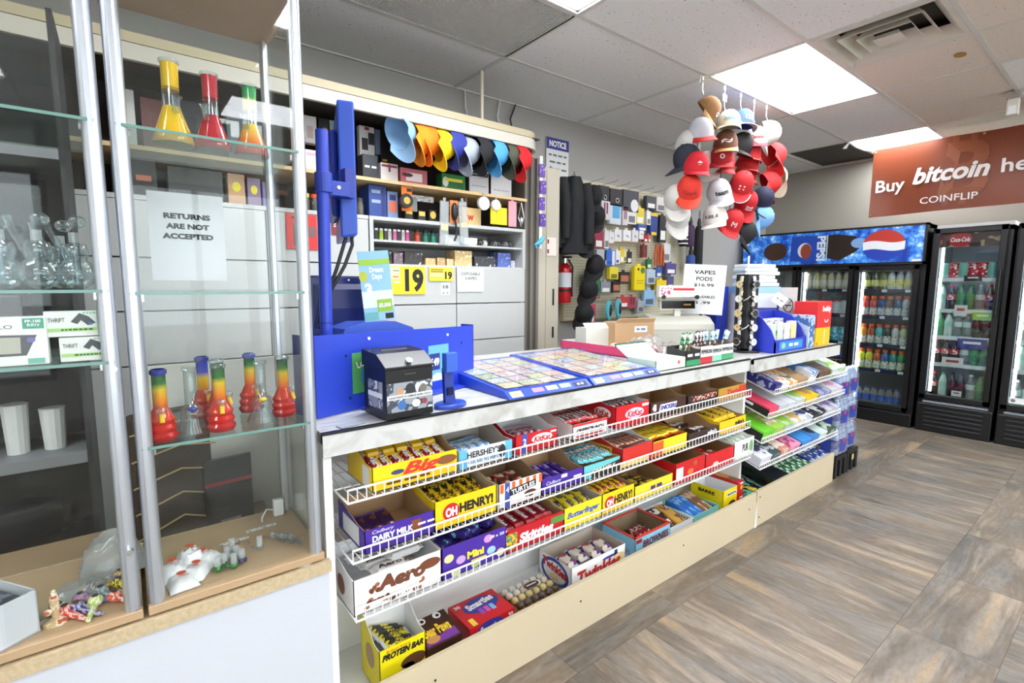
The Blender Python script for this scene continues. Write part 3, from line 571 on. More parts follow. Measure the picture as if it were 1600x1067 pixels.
patch(t, rect(.02, .04), (-.07, -.05, .078), TP, mt((240, 210, 70), .5)); patch(t, oval(.12, .06), (-.01, -t['hd'], .05), FR, mt((60, 60, 160), .5)); text(t, 'Smarties', (-.01, -t['hd'], .05), FR, .09, .03, INKW, bold=.04); text(t, '30', (.08, -t['hd'], .06), FR, .022, .02, INKW, bold=.04)
t = T('chocolate_tray', 'flat clear-lidded gold tray of wrapped chocolates in the tray', 'chocolate box', (1.227, YD+.09, ZD)); 
O('gold_base', MB().bx(-.115, .115, -.08, .08, 0, .03), mt((176, 146, 84), .35, .5), t, bev=.002); O('clear_lid', MB().bx(-.112, .112, -.077, .077, .03, .062), clear(refl=.05), t); patch(t, oval(.075, .036), (.01, .005, .063), TP, mt((70, 40, 26), .4), 'name_badge')
text(t, '~1', (.01, .005, .064), TP, .05, .008, INKW)
cho = None
for r, (yy, c) in enumerate(((.05, (226, 220, 214)), (.02, (230, 214, 196)), (-.015, (214, 190, 120)), (-.05, (74, 50, 38)))):
    for k in range(6):
        m = pm(c, tuple(min(255, x+26) for x in c), 160, .5)
        if k == 0: o = tag(O('chocolate', MB().ell((0, 0, .014), (.0155, .0155, .014), 10, 6), m, smooth=True), 'nearest '+['pearl white', 'pale pink', 'gold', 'dark brown'][r]+' foil wrapped chocolate under the clear lid', 'chocolate', 'chocolates in the clear-lidded tray'); src = o
        else: o = dup(src, label=ORD[k]+'-nearest '+['pearl white', 'pale pink', 'gold', 'dark brown'][r]+' foil wrapped chocolate under the clear lid')
        o.location = (1.227-.092+k*.0368, YD+.09+yy, ZD+.031)
t = carton('snack_box', 'white snack cake box with blue ribbons and red letters in the tray', 1.370, 1.706, YD, .2, ZD, .125, .125, mt((236, 236, 238), .4), mt((190, 176, 160), .8))
front(t, 'Twinkies', mt((190, 44, 34), .5), .0, .55, .8, .46, bold=.05, shear=.1, rot=.0); fpatch(t, mt((60, 100, 190), .5), .1, .12, .6, .12, oval); fpatch(t, mt((236, 210, 150), .5), .74, .62, .24, .34, oval, .001); fpatch(t, mt((50, 60, 150), .5), .4, .8, .3, .1, oval); fpatch(t, mt((30, 50, 130), .5), .62, .8, .06, .3, rect)
for k, c in enumerate([(50, 70, 160), (240, 240, 244)]): patch(t, oval(.17-k*.03, .12-k*.03), (-t['hw'], 0, .065), LF, mt(c, .5), off=.0006+k*.0004)
text(t, 'Twinkies', (-t['hw']-.001, 0, .085), LF, .15, .04, mt((190, 44, 34), .5), bold=.05, rot=-.12); patch(t, oval(.05, .03), (-t['hw'], 0, .045), LF, mt((236, 210, 150), .5), off=.0014)
bars('clear wrapped golden snack cake with blue print in the white cake box', 'snack cakes', t, 4, .11, .05, .034, pm((232, 220, 200), (70, 60, 150), 26, .55, (200, 60, 50)), mt((224, 222, 220), .25), .075, along='y', jit=.02, cat='snack cake', name='snack_cake')
t = carton('snack_box', 'light blue brownie box with red rim in the tray', 1.777, 2.045, YD, .2, ZD, .12, .12, mt((140, 196, 222), .4), mt((150, 128, 100), .8))
rim = MB(); hw, hd = t['hw'], t['hd']
for s in (-1, 1): rim.bx(-hw-.001, hw+.001, s*(hd-.004)-.006, s*(hd-.004)+.006, .118, .123).bx(s*(hw-.004)-.006, s*(hw-.004)+.006, -hd, hd, .118, .123)
O('red_rim', rim, mt((214, 62, 44), .5), t); front(t, 'BROWNIES', mt((120, 36, 46), .5), .15, .66, .72, .3, bold=.03); front(t, '~1', mt((150, 50, 60), .5), .5, .42, .3, .14); fpatch(t, mt((70, 38, 30), .5), .15, .16, .5, .2, oval); fpatch(t, mt((150, 30, 40), .5), -.8, .85, .16, .16)
side(t, 'BROWNIES', mt((120, 36, 46), .5), .35, .7, .2)
bars('red and brown brownie packet in the light blue box', 'brownie packets', t, 3, .1, .04, .022, pm((150, 34, 36), (236, 226, 220), 34, .56, (70, 40, 30)), None, .045, along='y', tilt=.2, u0=-.1, u1=.7, cat='snack packet', name='snack_packet')
def bin_(label, x0, x1, c, holes=True):
    t = T('plastic_bin', label, 'plastic bin', ((x0+x1)/2, YD+.1, ZD)); w, d, h = (x1-x0)/2, .095, .085; m = MB(); e = .003
    m.bx(-w, w, -d, d, 0, e).bx(-w, w, -d, -d+e, 0, h)
    for s in (-1, 1): m.bx(s*w-e*(s > 0), s*w+e*(s < 0), -d, d, 0, h)
    m.bx(-w, w, d-e, d, 0, h+.02); O('bin', m, mt(c, .4), t, bev=.001)
    O('rim', MB().bx(-w-.003, w+.003, -d-.003, -d+.005, h-.006, h).bx(-w-.003, -w+.005, -d, d, h-.006, h).bx(w-.005, w+.003, -d, d, h-.006, h), mt(c, .4), t)
    if holes:
        hm = MB()
        for r in range(3):
            for k in range(11): hm.bx(w-e-.0006, w-e-.0002, -d+.012+k*.016, -d+.019+k*.016, .022+r*.02, .034+r*.02); hm.bx(-w-.0004, -w-.0001, -d+.012+k*.016, -d+.019+k*.016, .022+r*.02, .034+r*.02)
        stuff(O('slot_pattern', hm, mt([x*.62 for x in c], .6), t))
    t['hw'] = w; t['hf'] = h; t['hd'] = d; return t
t = bin_('white slotted plastic bin holding cookie packs in the tray', 2.051, 2.250, (232, 234, 236))
bars('dark brown cookie pack standing in the white bin', 'cookie packs in the white bin', t, 1, .17, .07, .03, pm((60, 34, 26), (230, 220, 215), 22, .62), None, .06, tilt=.3, u0=-.9, u1=-.1, cat='cookie pack', name='cookie_pack')
bars('golden cookie pack with a chocolate chip picture in the white bin', 'golden pack in the white bin', t, 1, .17, .07, .03, pm((206, 158, 70), (110, 66, 36), 22, .6, (220, 200, 220)), None, .06, tilt=.3, u0=-.0, u1=.8, cat='cookie pack', name='cookie_pack')
t = bin_('teal slotted plastic bin holding wafer packs in the tray', 2.258, 2.495, (130, 200, 196))
bars('glossy blue wafer pack leaning in the teal bin', 'blue packs in the teal bin', t, 3, .19, .04, .03, pm((40, 110, 200), (120, 180, 230), 18, .58), mt((30, 90, 180), .25), .06, tilt=.3, u0=-.95, u1=.1, cat='wafer pack', name='wafer_pack')
bars('brown chocolate wafer pack leaning in the teal bin', 'brown packs in the teal bin', t, 2, .19, .04, .03, pm((130, 88, 60), (200, 170, 140), 22, .58), None, .065, tilt=.3, u0=.1, u1=.8, cat='wafer pack', name='wafer_pack')
t = carton('snack_box', 'tall open yellow bar box lined white at the far end of the tray', 2.531, 2.679, YD+.0, .2, ZD, .15, .15, mt((240, 216, 20), .4), MWH, cat='snack box')
fpatch(t, MWH, .2, .8, .7, .14); front(t, 'MADISON', INKK, .2, .8, .6, .1, bold=.04); fpatch(t, mt((70, 50, 36), .5), .3, .4, .5, .24, oval); side(t, 'BARRE', INKK, .8, .5, .13, bold=.04)
for k in range(2):
    t = closed('snack_box', ['lower', 'upper'][k]+' of two stacked red snack boxes at the end of the tray', 2.683, 2.748, YD, YD+.2, ZD+k*.083, .081, mt((196, 30, 32), .4)); fpatch(t, mt((230, 180, 60), .5), .3, .55, .4, .34, oval); fpatch(t, INKW, .3, .86, .5, .1)
    if k: patch(t, oval(.05, .1), (0, .02, .081), TP, mt((226, 170, 60), .5)); patch(t, oval(.03, .04), (.01, -.05, .081), TP, mt((90, 140, 60), .5))
# ------------------------------------------------------------------ slanted shelves at the far end, full of packs
def slant(label, x0, x1, zf, k): return basket(label, x0, x1, 1.268, zf, .026, .3, .105, .0, 'slanted wire shelves of the far counter')
SL = [(2.86, 3.92, .762), (2.80, 3.905, .632), (2.74, 3.86, .502), (2.735, 3.84, .352)]
for k, (a, b, z) in enumerate(SL): slant(['uppermost', 'second', 'third', 'lowest'][k]+' slanted wire shelf of the far counter', a, b, z, k)
GR = (196, 200, 206); LG = (140, 200, 80)
def flatpack(label, x0, x1, tier, l, h, m, y=.01, cat='packet', name='packet', lid=None, txt=None, ink=None, up=0.):
    ang = math.atan2(.105, .3); a, b, z = SL[tier]; t = T(name, label, cat, ((x0+x1)/2, 1.272, z+.004+up)); t.rotation_euler = (ang, 0, 0); w = (x1-x0)/2
    O('pack', MB().bx(-w, w, y, y+l, 0, h), m, t, bev=.0015)
    if lid:
        O('end_panel', MB().bx(-w-.0008, -w+.0005, y-.0006, y+l+.0006, -.0004, h*.8), lid, t); patch(t, rect(l*.35, h*.3), (-w-.001, y+l*.55, h*.5), LF, MW)
    if txt: text(t, txt, (0, y+l*.55, h), TP, w*1.5, l*.16, ink or INKK, bold=.03)
    return t
P = lambda c1, c2, s=40, th=.55, c3=None: pm(c1, c2, s, th, c3)
packs = [
 ('blue slatted packet at the near end of the uppermost slanted shelf', 2.87, 2.94, 0, .2, .05, P((50, 50, 130), (170, 180, 210), 30, .55), None, None),
 ('white and orange rolling packet on the uppermost slanted shelf', 2.95, 3.05, 0, .2, .045, P((232, 228, 222), (236, 140, 50), 26, .58), None, None),
 ('orange and white flyer packet on the uppermost slanted shelf', 3.06, 3.16, 0, .2, .04, P((238, 170, 90), (240, 236, 230), 22, .5, (90, 120, 90)), None, None),
 ('flat brown cardboard packet on the uppermost slanted shelf', 3.17, 3.30, 0, .22, .04, MCARD, None, None),
 ('white packet with a sky blue label on the uppermost slanted shelf', 3.31, 3.42, 0, .16, .075, P((230, 236, 242), (60, 130, 210), 12, .52), None, None),
 ('brown open carton of small packs on the uppermost slanted shelf', 3.45, 3.63, 0, .22, .06, P((120, 90, 66), (60, 40, 30), 30, .5), None, None),
 ('white packet with lime print at the far end of the uppermost slanted shelf', 3.66, 3.88, 0, .2, .055, P((214, 222, 226), (140, 200, 70), 18, .52), None, None),
 ('hot pink shelf pack with black end on the second slanted shelf', 2.81, 2.92, 1, .25, .05, mt((226, 70, 100), .4), mt((26, 26, 28), .5), None),
 ('light grey long pack beside the pink pack', 2.93, 3.03, 1, .24, .05, mt(GR, .4), None, None),
 ('pale silver long pack on the second slanted shelf', 3.04, 3.14, 1, .24, .048, mt((208, 214, 220), .4), None, None),
 ('silver pack with lime stripe on the second slanted shelf', 3.15, 3.27, 1, .24, .05, P((206, 212, 216), LG, 14, .54), None, None),
 ('yellow packet with brown print on the second slanted shelf', 3.29, 3.47, 1, .23, .045, P((238, 196, 20), (190, 150, 110), 14, .56), None, None),
 ('blue and grey packet on the second slanted shelf', 3.49, 3.66, 1, .23, .045, P((170, 176, 196), (90, 100, 170), 20, .5), None, None),
 ('pale packet with pink dots at the far end of the second slanted shelf', 3.68, 3.88, 1, .22, .045, P((206, 206, 214), (220, 140, 170), 18, .55), None, None),
 ('lime green shelf pack with black end on the third slanted shelf', 2.75, 2.87, 2, .25, .055, mt((110, 200, 50), .4), mt((26, 26, 28), .5), None),
 ('green pack with fruit print on the third slanted shelf', 2.88, 3.02, 2, .22, .055, P((150, 200, 70), (230, 200, 160), 20, .52, (240, 240, 240)), None, None),
 ('lime and silver pack on the third slanted shelf', 3.03, 3.14, 2, .24, .05, P((190, 204, 190), (150, 200, 60), 12, .5), None, None),
 ('sand and white pack on the third slanted shelf', 3.15, 3.27, 2, .24, .048, P((226, 228, 230), (220, 186, 120), 12, .5), None, None),
 ('white pack with navy print on the third slanted shelf', 3.28, 3.41, 2, .24, .045, P((222, 224, 228), (70, 80, 140), 20, .54), None, None),
 ('black and white packet on the third slanted shelf', 3.43, 3.62, 2, .22, .045, P((36, 40, 44), (236, 236, 238), 18, .54), None, None),
 ('grey lilac packet at the far end of the third slanted shelf', 3.64, 3.83, 2, .22, .045, P((204, 204, 212), (150, 130, 180), 18, .53), None, None),
 ('white and violet pack at the near end of the lowest slanted shelf', 2.745, 2.87, 3, .25, .055, P((222, 222, 232), (80, 70, 120), 14, .6), mt((216, 216, 230), .5), None),
 ('dark teal packet on the lowest slanted shelf', 2.88, 2.98, 3, .22, .05, P((60, 80, 86), (190, 200, 200), 22, .55), None, None),
 ('salmon and cream packet on the lowest slanted shelf', 2.99, 3.10, 3, .22, .05, P((206, 140, 120), (236, 220, 210), 22, .5), None, None),
 ('pink patterned packet on the lowest slanted shelf', 3.11, 3.25, 3, .22, .05, P((226, 150, 180), (180, 60, 110), 26, .52), None, None),
 ('bright blue pack with dark end on the lowest slanted shelf', 3.27, 3.42, 3, .24, .05, mt((60, 140, 210), .4), mt((40, 50, 60), .5), None),
 ('steel blue pack on the lowest slanted shelf', 3.43, 3.53, 3, .24, .05, P((70, 130, 200), (40, 50, 70), 12, .56), None, None),
 ('pale mint pack on the lowest slanted shelf', 3.54, 3.66, 3, .24, .05, mt((206, 222, 214), .4), None, None),
 ('dark green patterned packet at the far end of the lowest slanted shelf', 3.68, 3.81, 3, .22, .05, P((60, 80, 60), (200, 214, 200), 24, .5), None, None)]
for lab, a, b, tier, l, h, m, lid, tx in packs: flatpack(lab, a, b, tier, l, h, m, lid=lid, txt=tx)
t = flatpack('mint green pack with black swirl lying in the far tray', 2.80, 2.98, 3, .22, .05, P((110, 190, 160), (24, 24, 28), 14, .56, (240, 220, 80))); t.location = (2.89, 1.30, ZD); t.rotation_euler = (R_(12), 0, 0)
t = flatpack('flat black glossy pack in the far tray', 3.0, 3.2, 3, .24, .06, mt((24, 24, 26), .2)); t.location = (3.1, 1.30, ZD+.05); t.rotation_euler = (R_(12), 0, 0)
for k in range(4):
    t = flatpack((ORD[k]+'-nearest ' if k else 'nearest ')+'green and white lozenge bag in the far tray', 3.21+k*.085, 3.29+k*.085, 3, .22, .08, P((46, 110, 60), (224, 232, 224), 36, .54)); t.location = (3.25+k*.085, 1.30, ZD+.02); t.rotation_euler = (R_(12), 0, 0); t['group'] = 'green lozenge bags'
for k in range(3):
    t = flatpack((ORD[k]+'-nearest ' if k else 'nearest ')+'blue and white lozenge bag in the far tray', 3.55+k*.09, 3.635+k*.09, 3, .22, .09, P((40, 60, 130), (210, 220, 236), 36, .54)); t.location = (3.595+k*.09, 1.30, ZD+.02); t.rotation_euler = (R_(12), 0, 0); t['group'] = 'blue lozenge bags'

# ------------------------------------------------------------------ glass showcases
MWOOD = mt((184, 155, 120), .45, var=.05, vs=5); MCHIP = mt((192, 172, 138), .85, var=.14, vs=90, bump=.3, bs=120)
GL = clear((253, 254, 253), refl=.014, edge=.32); GSH = clear((240, 248, 245), refl=.03, edge=.45)
t = T('showcase_plinth', 'white cabinet with chipboard top that carries the glass showcases', 'cabinet', (-.1, 1.5, 0))
O('front_panel', MB().bx(-.62, .487, -.215, -.197, 0, .612), mt((206, 209, 216), .35), t); O('side_panel', MB().bx(.469, .487, -.197, .2, 0, .612), mt((206, 209, 216), .35), t)
O('chipboard_top', MB().bx(-.62, .492, -.222, .2, .613, .642), MCHIP, t)
O('foot_pad', MB().cyl((.43, -.19, .642), (.43, -.19, .648), .02), mt((190, 190, 186), .6), t)
def showcase(label, x0, x1, shelves, left=True):
    t = T('glass_showcase', label, 'showcase', ((x0+x1)/2, 1.287, .648)); w = (x1-x0)/2; d = .345; H = 1.395
    O('wooden_base', MB().bx(-w, w, .0, d, 0, .02), MWOOD, t, bev=.002); O('wooden_top', MB().bx(-w, w, .0, d, H, H+.022), mt((206, 178, 148), .5, var=.03), t)
    for x in (-w+.017, w-.017):
        for y in (.02, d-.02):
            r = .0155 if y < .1 else .011
            p = MB().cyl((x, y, .02), (x, y, H), r, n=14)
            p.bx(x-.004, x+.004, y-r-.003, y-r+.004, .02, H); O('post', p, MALU, t, smooth=True)
    O('front_pane', MB().bx(-w+.03, w-.03, .008, .012, .03, H-.01), GL, t); O('back_pane', MB().bx(-w+.03, w-.03, d-.02, d-.016, .03, H-.01), GL, t)
    for s in (-1, 1): O('side_pane', MB().bx(s*(w-.012)-.002, s*(w-.012)+.002, .035, d-.035, .03, H-.01), GL, t)
    for z in shelves:
        O('glass_shelf', MB().bx(-w+.01, w-.01, .006, d-.02, z-.648-.006, z-.648), GSH, t); O('shelf_edge', MB().bx(-w+.012, w-.012, .0045, .0062, z-.648-.006, z-.648), mt((110, 150, 140), .2), t)
        for x in (-w+.03, w-.03): O('shelf_clip', MB().bx(x-.006, x+.006, .02, .03, z-.648-.02, z-.648-.006), MCHROME, t)
    return t
CB = showcase('glass showcase with coloured water pipes and a returns notice', .001, .378, [1.686, 1.352, 1.022])
CA = showcase('glass showcase with round clear pipes and boxed scales, cut by the frame', -.385, -.008, [1.686, 1.357, 1.213])
O('door_lock', MB().cyl((.175, .0, .55), (.175, -.012, .55), .006), MCHROME, CA); O('door_lock', MB().cyl((.175, .0, .16), (.175, -.012, .16), .006), MCHROME, CA)
t = T('returns_notice', 'white paper notice reading RETURNS ARE NOT ACCEPTED taped inside the showcase', 'notice', (.152, 1.603, 1.378)); O('paper', MB().bx(-.085, .085, -.0008, .0008, 0, .228), mt((232, 234, 240), .7), t)
text(t, 'RETURNS', (.0, -.0008, .168), FR, .105, .0145, INKK, bold=.055); text(t, 'ARE NOT', (.0, -.0008, .142), FR, .098, .0145, INKK, bold=.055); text(t, 'ACCEPTED', (.0, -.0008, .116), FR, .115, .0145, INKK, bold=.055)
CG = clear((236, 244, 246), refl=.07, edge=.75, body=.02, rough=.03)
def beaker(label, x, y, z, stops, neck, s=1., rz=0., group='tall beaker water pipes on the top showcase shelf'):
    t = T('water_pipe', label, 'water pipe', (x, y, z), rz, group)
    O('beaker', MB().lathe([(.039*s, 0), (.040*s, .004), (.038*s, .012), (.018*s, .073*s), (.0165*s, .078*s)], 20), stops, t, smooth=True)
    O('clear_neck', MB().lathe([(.0165*s, .078*s), (.0165*s, .118*s)], 18, cap=False), CG, t, smooth=True)
    O('neck', MB().lathe([(.0165*s, .112*s), (.0165*s, .168*s)], 18, cap=False), neck, t, smooth=True)
    O('mouth_ring', MB().lathe([(.0165*s, .168*s), (.0195*s, .170*s), (.0195*s, .174*s), (.0155*s, .176*s)], 18, cap=False), CG, t, smooth=True)
    O('bowl', MB().tube([(.0, -.024*s, .062*s), (.0, -.034*s, .086*s), (.0, -.036*s, .094*s)], [.007*s, .007*s, .012*s], 10), CG, t, smooth=True); return t
Yc = (238, 190, 20)
beaker('yellow beaker water pipe on the top showcase shelf', .119, 1.42, 1.687, ramp_z([(0, (244, 184, 10)), (.08, (246, 206, 40))]), ramp_z([(.1, Yc), (.17, (244, 200, 30))]), 1.05, .2)
beaker('red beaker water pipe between the yellow and the green-necked one', .197, 1.42, 1.687, ramp_z([(0, (190, 30, 46)), (.08, (186, 34, 50))]), ramp_z([(.1, (176, 34, 50)), (.17, (190, 44, 60))]), 1.0, -.5)
beaker('green, yellow and red beaker water pipe on the top showcase shelf', .283, 1.43, 1.687, ramp_z([(0, (214, 60, 60)), (.03, (236, 130, 60)), (.075, (246, 220, 90))]), ramp_z([(.1, (226, 226, 90)), (.13, (200, 220, 80)), (.14, (70, 176, 100)), (.17, (40, 160, 90))]), .98, -.6)
RB = ramp_z([(0, (176, 14, 18)), (.03, (206, 30, 26)), (.08, (214, 70, 24))], alpha=.9)
def ribbed(label, x, y, top=(50, 60, 150), rz=0., s=1., group='ribbed red water pipes on the lower showcase shelf', bodym=None, neckm=None):
    t = T('water_pipe', label, 'water pipe', (x, y, 1.023), rz, group)
    pr = [(.026, 0)]
    for k in range(3): pr += [(.031-.002*k, .008+.018*k), (.0315-.002*k, .012+.018*k), (.026-.002*k, .019+.018*k)]
    pr += [(.018, .066), (.0135, .074)]
    O('ribbed_base', MB().lathe([(a*s, b*s) for a, b in pr], 20), bodym or RB, t, smooth=True)
    O('neck', MB().lathe([(.0135*s, .074*s), (.0135*s, .148*s)], 16, cap=False), neckm or ramp_z([(.07, (216, 60, 20)), (.095, (238, 150, 20)), (.115, (220, 190, 40)), (.128, (40, 120, 50)), (.148, (20, 80, 44))], alpha=.88), t, smooth=True)
    O('mouth_ring', MB().lathe([(.0135*s, .146*s), (.0165*s, .15*s), (.0165*s, .157*s), (.0125*s, .16*s)], 16, cap=False), mt(top, .15, coat=.5) if top else CG, t, smooth=True)
    O('bowl', MB().ell((0, -.024*s, .07*s), (.011*s, .011*s, .009*s), 10, 6), CG, t, smooth=True); O('bowl_stem', MB().cyl((0, -.03*s, .045*s), (0, -.024*s, .064*s), .005*s), mt((236, 190, 40), .2), t); return t
ribbed('ribbed red water pipe with blue ring nearest the corner post', .052, 1.335)
ribbed('ribbed red water pipe with a blue neck behind the clear pipe', .152, 1.50, rz=.3, neckm=ramp_z([(.07, (226, 130, 20)), (.105, (240, 200, 30)), (.12, (70, 80, 190)), (.15, (60, 70, 180))]))
ribbed('ribbed red water pipe at the front of the lower showcase shelf', .168, 1.345, top=None)
ribbed('ribbed red water pipe hidden behind the front one', .176, 1.43, top=None, rz=1.)
ribbed('ribbed red water pipe with a blue ring at the back', .262, 1.50, rz=.4)
ribbed('ribbed red water pipe with green tipped neck by the corner post', .322, 1.40, top=None, rz=.8)
def clearpipe(label, x, y, z, s=1., knob=(60, 70, 150), rz=0.):
    t = T('water_pipe', label, 'water pipe', (x, y, z), rz, 'clear glass water pipes')
    O('beaker', MB().lathe([(.034*s, 0), (.034*s, .006*s), (.022*s, .035*s), (.024*s, .045*s), (.022*s, .056*s), (.0125*s, .068*s), (.0125*s, .145*s), (.016*s, .148*s), (.016*s, .155*s)], 20, cap=False), CG, t, smooth=True)
    O('bowl', MB().ell((0, -.022*s, .06*s), (.01*s, .008*s, .006*s), 10, 6), mt(knob, .2), t, smooth=True); O('stem', MB().tube([(0, -.022*s, .055*s), (0, -.006*s, .015*s)], .003*s, 8), CG, t); return t
clearpipe('clear beaker pipe with a blue bowl on the lower showcase shelf', .112, 1.36, 1.023)
clearpipe('clear beaker pipe with a yellow bowl on the lower showcase shelf', .262, 1.37, 1.023, 1., (230, 190, 60))
def roundpipe(label, x, y, s=1., rz=0.):
    t = T('water_pipe', label, 'water pipe', (x, y, 1.358), rz, 'round clear pipes in the near showcase')
    O('globe', MB().lathe([(.012*s, 0), (.03*s, .012*s), (.036*s, .032*s), (.03*s, .052*s), (.02*s, .062*s), (.023*s, .072*s), (.024*s, .085*s), (.02*s, .098*s)], 22, cap=False), CG, t, smooth=True)
    O('downstem', MB().cyl((0, 0, .01*s), (0, 0, .115*s), .005*s), CG, t); O('joint', MB().cyl((0, 0, .1*s), (0, 0, .122*s), .009*s), clear((240, 244, 246), .05, .3, .5, .25), t)
    O('mouth_bubble', MB().ell((.008*s, 0, .145*s), (.016*s, .016*s, .014*s), 14, 8), CG, t, smooth=True); O('arm', MB().tube([(-.012*s, 0, .06*s), (-.04*s, 0, .125*s), (-.045*s, 0, .15*s)], .007*s, 8), CG, t, smooth=True); return t
for k, (x, y) in enumerate([(-.07, 1.39), (-.125, 1.37), (-.182, 1.40), (-.10, 1.51), (-.2, 1.52)]): roundpipe(['round clear glass pipe by the post of the near showcase', 'round clear glass pipe with a long arm in the near showcase', 'round clear glass pipe at the picture edge', 'round clear glass pipe standing behind the front ones', 'round clear glass pipe hidden deepest in the near showcase'][k], x, y, .95, random.uniform(-.4, .4))
# boxed scales
def scalebox(label, x0, x1, y, z, h, head, tilt=0.):
    t = T('scale_box', label, 'box', ((x0+x1)/2, y, z), tilt); w = (x1-x0)/2; O('carton', MB().bx(-w, w, 0, .03, 0, h), mt((232, 234, 230), .45), t, bev=.001)
    if head == 'THRIFT':
        text(t, head, (-w*.55, 0, h*.66), FR, w*.62, h*.16, INKK); patch(t, rect(w*1.9, h*.14), (0, 0, h*.27), FR, mt((170, 214, 130), .5)); text(t, '~7', (w*.2, -.0006, h*.27), FR, w*1.2, h*.07, INKK, bold=.03)
        patch(t, [(-.35*w, -.1*h), (0, .24*h), (.35*w, .1*h), (.62*w, -.16*h), (.3*w, -.26*h), (.05*w, -.04*h), (-.1*w, -.2*h)], (w*.32, 0, h*.68), FR, mt((70, 74, 78), .4), 'scale_picture'); patch(t, oval(w*.2, h*.12), (w*.72, -.0004, h*.5), FR, mt((60, 90, 170), .4))
        for k in range(4): patch(t, oval(w*.1, h*.07), (w*(.5+.13*k), 0, h*.92), FR, mt((120, 190, 160), .5))
    else:
        text(t, 'PABLO', (-w*.45, 0, h*.8), FR, w*.95, h*.08, INKK); patch(t, rect(w*.62, h*.22), (w*.62, 0, h*.86), FR, mt((30, 150, 120), .5)); text(t, 'FP-100\n0.01g', (w*.62, -.0006, h*.86), FR, w*.45, h*.15, INKW, bold=.02)
        patch(t, [(-.75*w, -.22*h), (.35*w, -.22*h), (.7*w, .2*h), (-.65*w, .22*h)], (0, 0, h*.42), FR, mt((70, 72, 78), .4), 'scale_picture'); patch(t, [(-.6*w, -.17*h), (.2*w, -.17*h), (.22*w, .16*h), (-.56*w, .17*h)], (0, -.0005, h*.42), FR, mt((176, 174, 160), .4), 'scale_picture'); patch(t, oval(w*.26, h*.11), (w*.52, -.0008, h*.52), FR, mt((110, 100, 170), .4)); patch(t, rect(w*.5, h*.11), (w*.62, 0, h*.08), FR, mt((110, 180, 160), .5))
    return t
scalebox('white boxed pocket scale with a green corner badge in the near showcase', -.215, -.118, 1.31, 1.2145, .092, 'D')
scalebox('upper of two white boxed scales with a green stripe in the near showcase', -.122, -.042, 1.32, 1.2645, .05, 'THRIFT', .02)
scalebox('lower of two white boxed scales with a green stripe in the near showcase', -.103, -.03, 1.315, 1.2145, .048, 'THRIFT', -.01)
# hand pipes on the floor of the near showcase
def handpipe(label, x, y, rz, c1, c2, s=1.):
    t = T('hand_pipe', label, 'glass pipe', (x, y, .6685), rz, 'small coloured glass pipes'); m = pm(c1, c2, 90, .5, rough=.12, stretch=(1, 4, 1))
    O('stem', MB().tube([(-.045*s, 0, .006), (-.02*s, 0, .007), (.005*s, 0, .009)], [.0045*s, .006*s, .008*s], 10), m, t, smooth=True); O('bowl', MB().ell((.018*s, 0, .013*s), (.015*s, .0145*s, .0125*s), 12, 8), m, t, smooth=True); O('carb_hole', MB().cyl((.018*s, 0, .022*s), (.018*s, 0, .0262*s), .006*s), mt((70, 60, 50), .3), t)
for lab, x, y, rz, a, b in [
 ('yellow and violet hand pipe lying highest in the near showcase', -.112, 1.42, 1.0, (212, 170, 40), (90, 70, 130)), ('violet and yellow hand pipe beside the post', -.058, 1.44, .9, (110, 90, 150), (220, 180, 50)),
 ('yellow striped hand pipe by the post', -.045, 1.40, 1.8, (236, 206, 20), (60, 60, 80)), ('smoky grey hand pipe', -.07, 1.385, 2.2, (120, 134, 140), (170, 180, 184)),
 ('pink and blue hand pipe', -.1, 1.385, 2.6, (196, 130, 140), (120, 120, 180)), ('orange red hand pipe by the post', -.043, 1.345, 2.3, (226, 80, 50), (240, 200, 190)),
 ('lime green hand pipe', -.092, 1.345, 1.4, (190, 206, 110), (230, 236, 200)), ('navy flecked hand pipe', -.108, 1.345, 2.3, (60, 60, 120), (180, 170, 190)),
 ('red and clear hand pipe', -.128, 1.345, 2.2, (214, 70, 60), (236, 190, 180)), ('teal small hand pipe', -.132, 1.37, 2.8, (150, 180, 170), (200, 214, 206))]: handpipe(lab, x, y, rz, a, b)
t = T('standing_pipe', 'amber swirled glass pipe standing on a round foot in the near showcase', 'glass pipe', (-.152, 1.345, .6685)); mm = pm((206, 176, 130), (230, 214, 190), 60, .5, (190, 90, 60), rough=.12)
O('foot', MB().lathe([(.022, 0), (.022, .004), (.006, .012), (.008, .03), (.009, .05), (.005, .066), (.003, .072)], 14), mm, t, smooth=True); O('bowl', MB().ell((-.01, -.008, .03), (.008, .008, .007), 10, 6), mm, t, smooth=True)
o = tag(O('price_sticker', MB().cyl((0, 0, 0), (0, 0, .001), .009, n=20), MW), 'round white sticker on the showcase floor', 'sticker'); o.location = (-.172, 1.36, .6685)
t = T('display_box', 'grey angled box of dark packets at the picture edge in the near showcase', 'box', (-.25, 1.35, .6685), R_(35))
O('box', MB().bx(-.05, .05, -.06, .06, 0, .004).bx(.047, .05, -.06, .06, 0, .09).bx(-.05, -.047, -.06, .06, 0, .09).bx(-.05, .05, .057, .06, 0, .09).bx(-.05, .05, -.06, -.057, 0, .09), mt((206, 210, 216), .5), t)
o = tag(O('dark_packet', MB().bx(-.04, .04, -.05, .05, .0, .07), pm((50, 52, 64), (110, 120, 130), 40, .55)), 'dark glossy packet inside the grey angled box', 'packet'); o.location = (-.25, 1.35, .674); o.rotation_euler = (0, 0, R_(35))
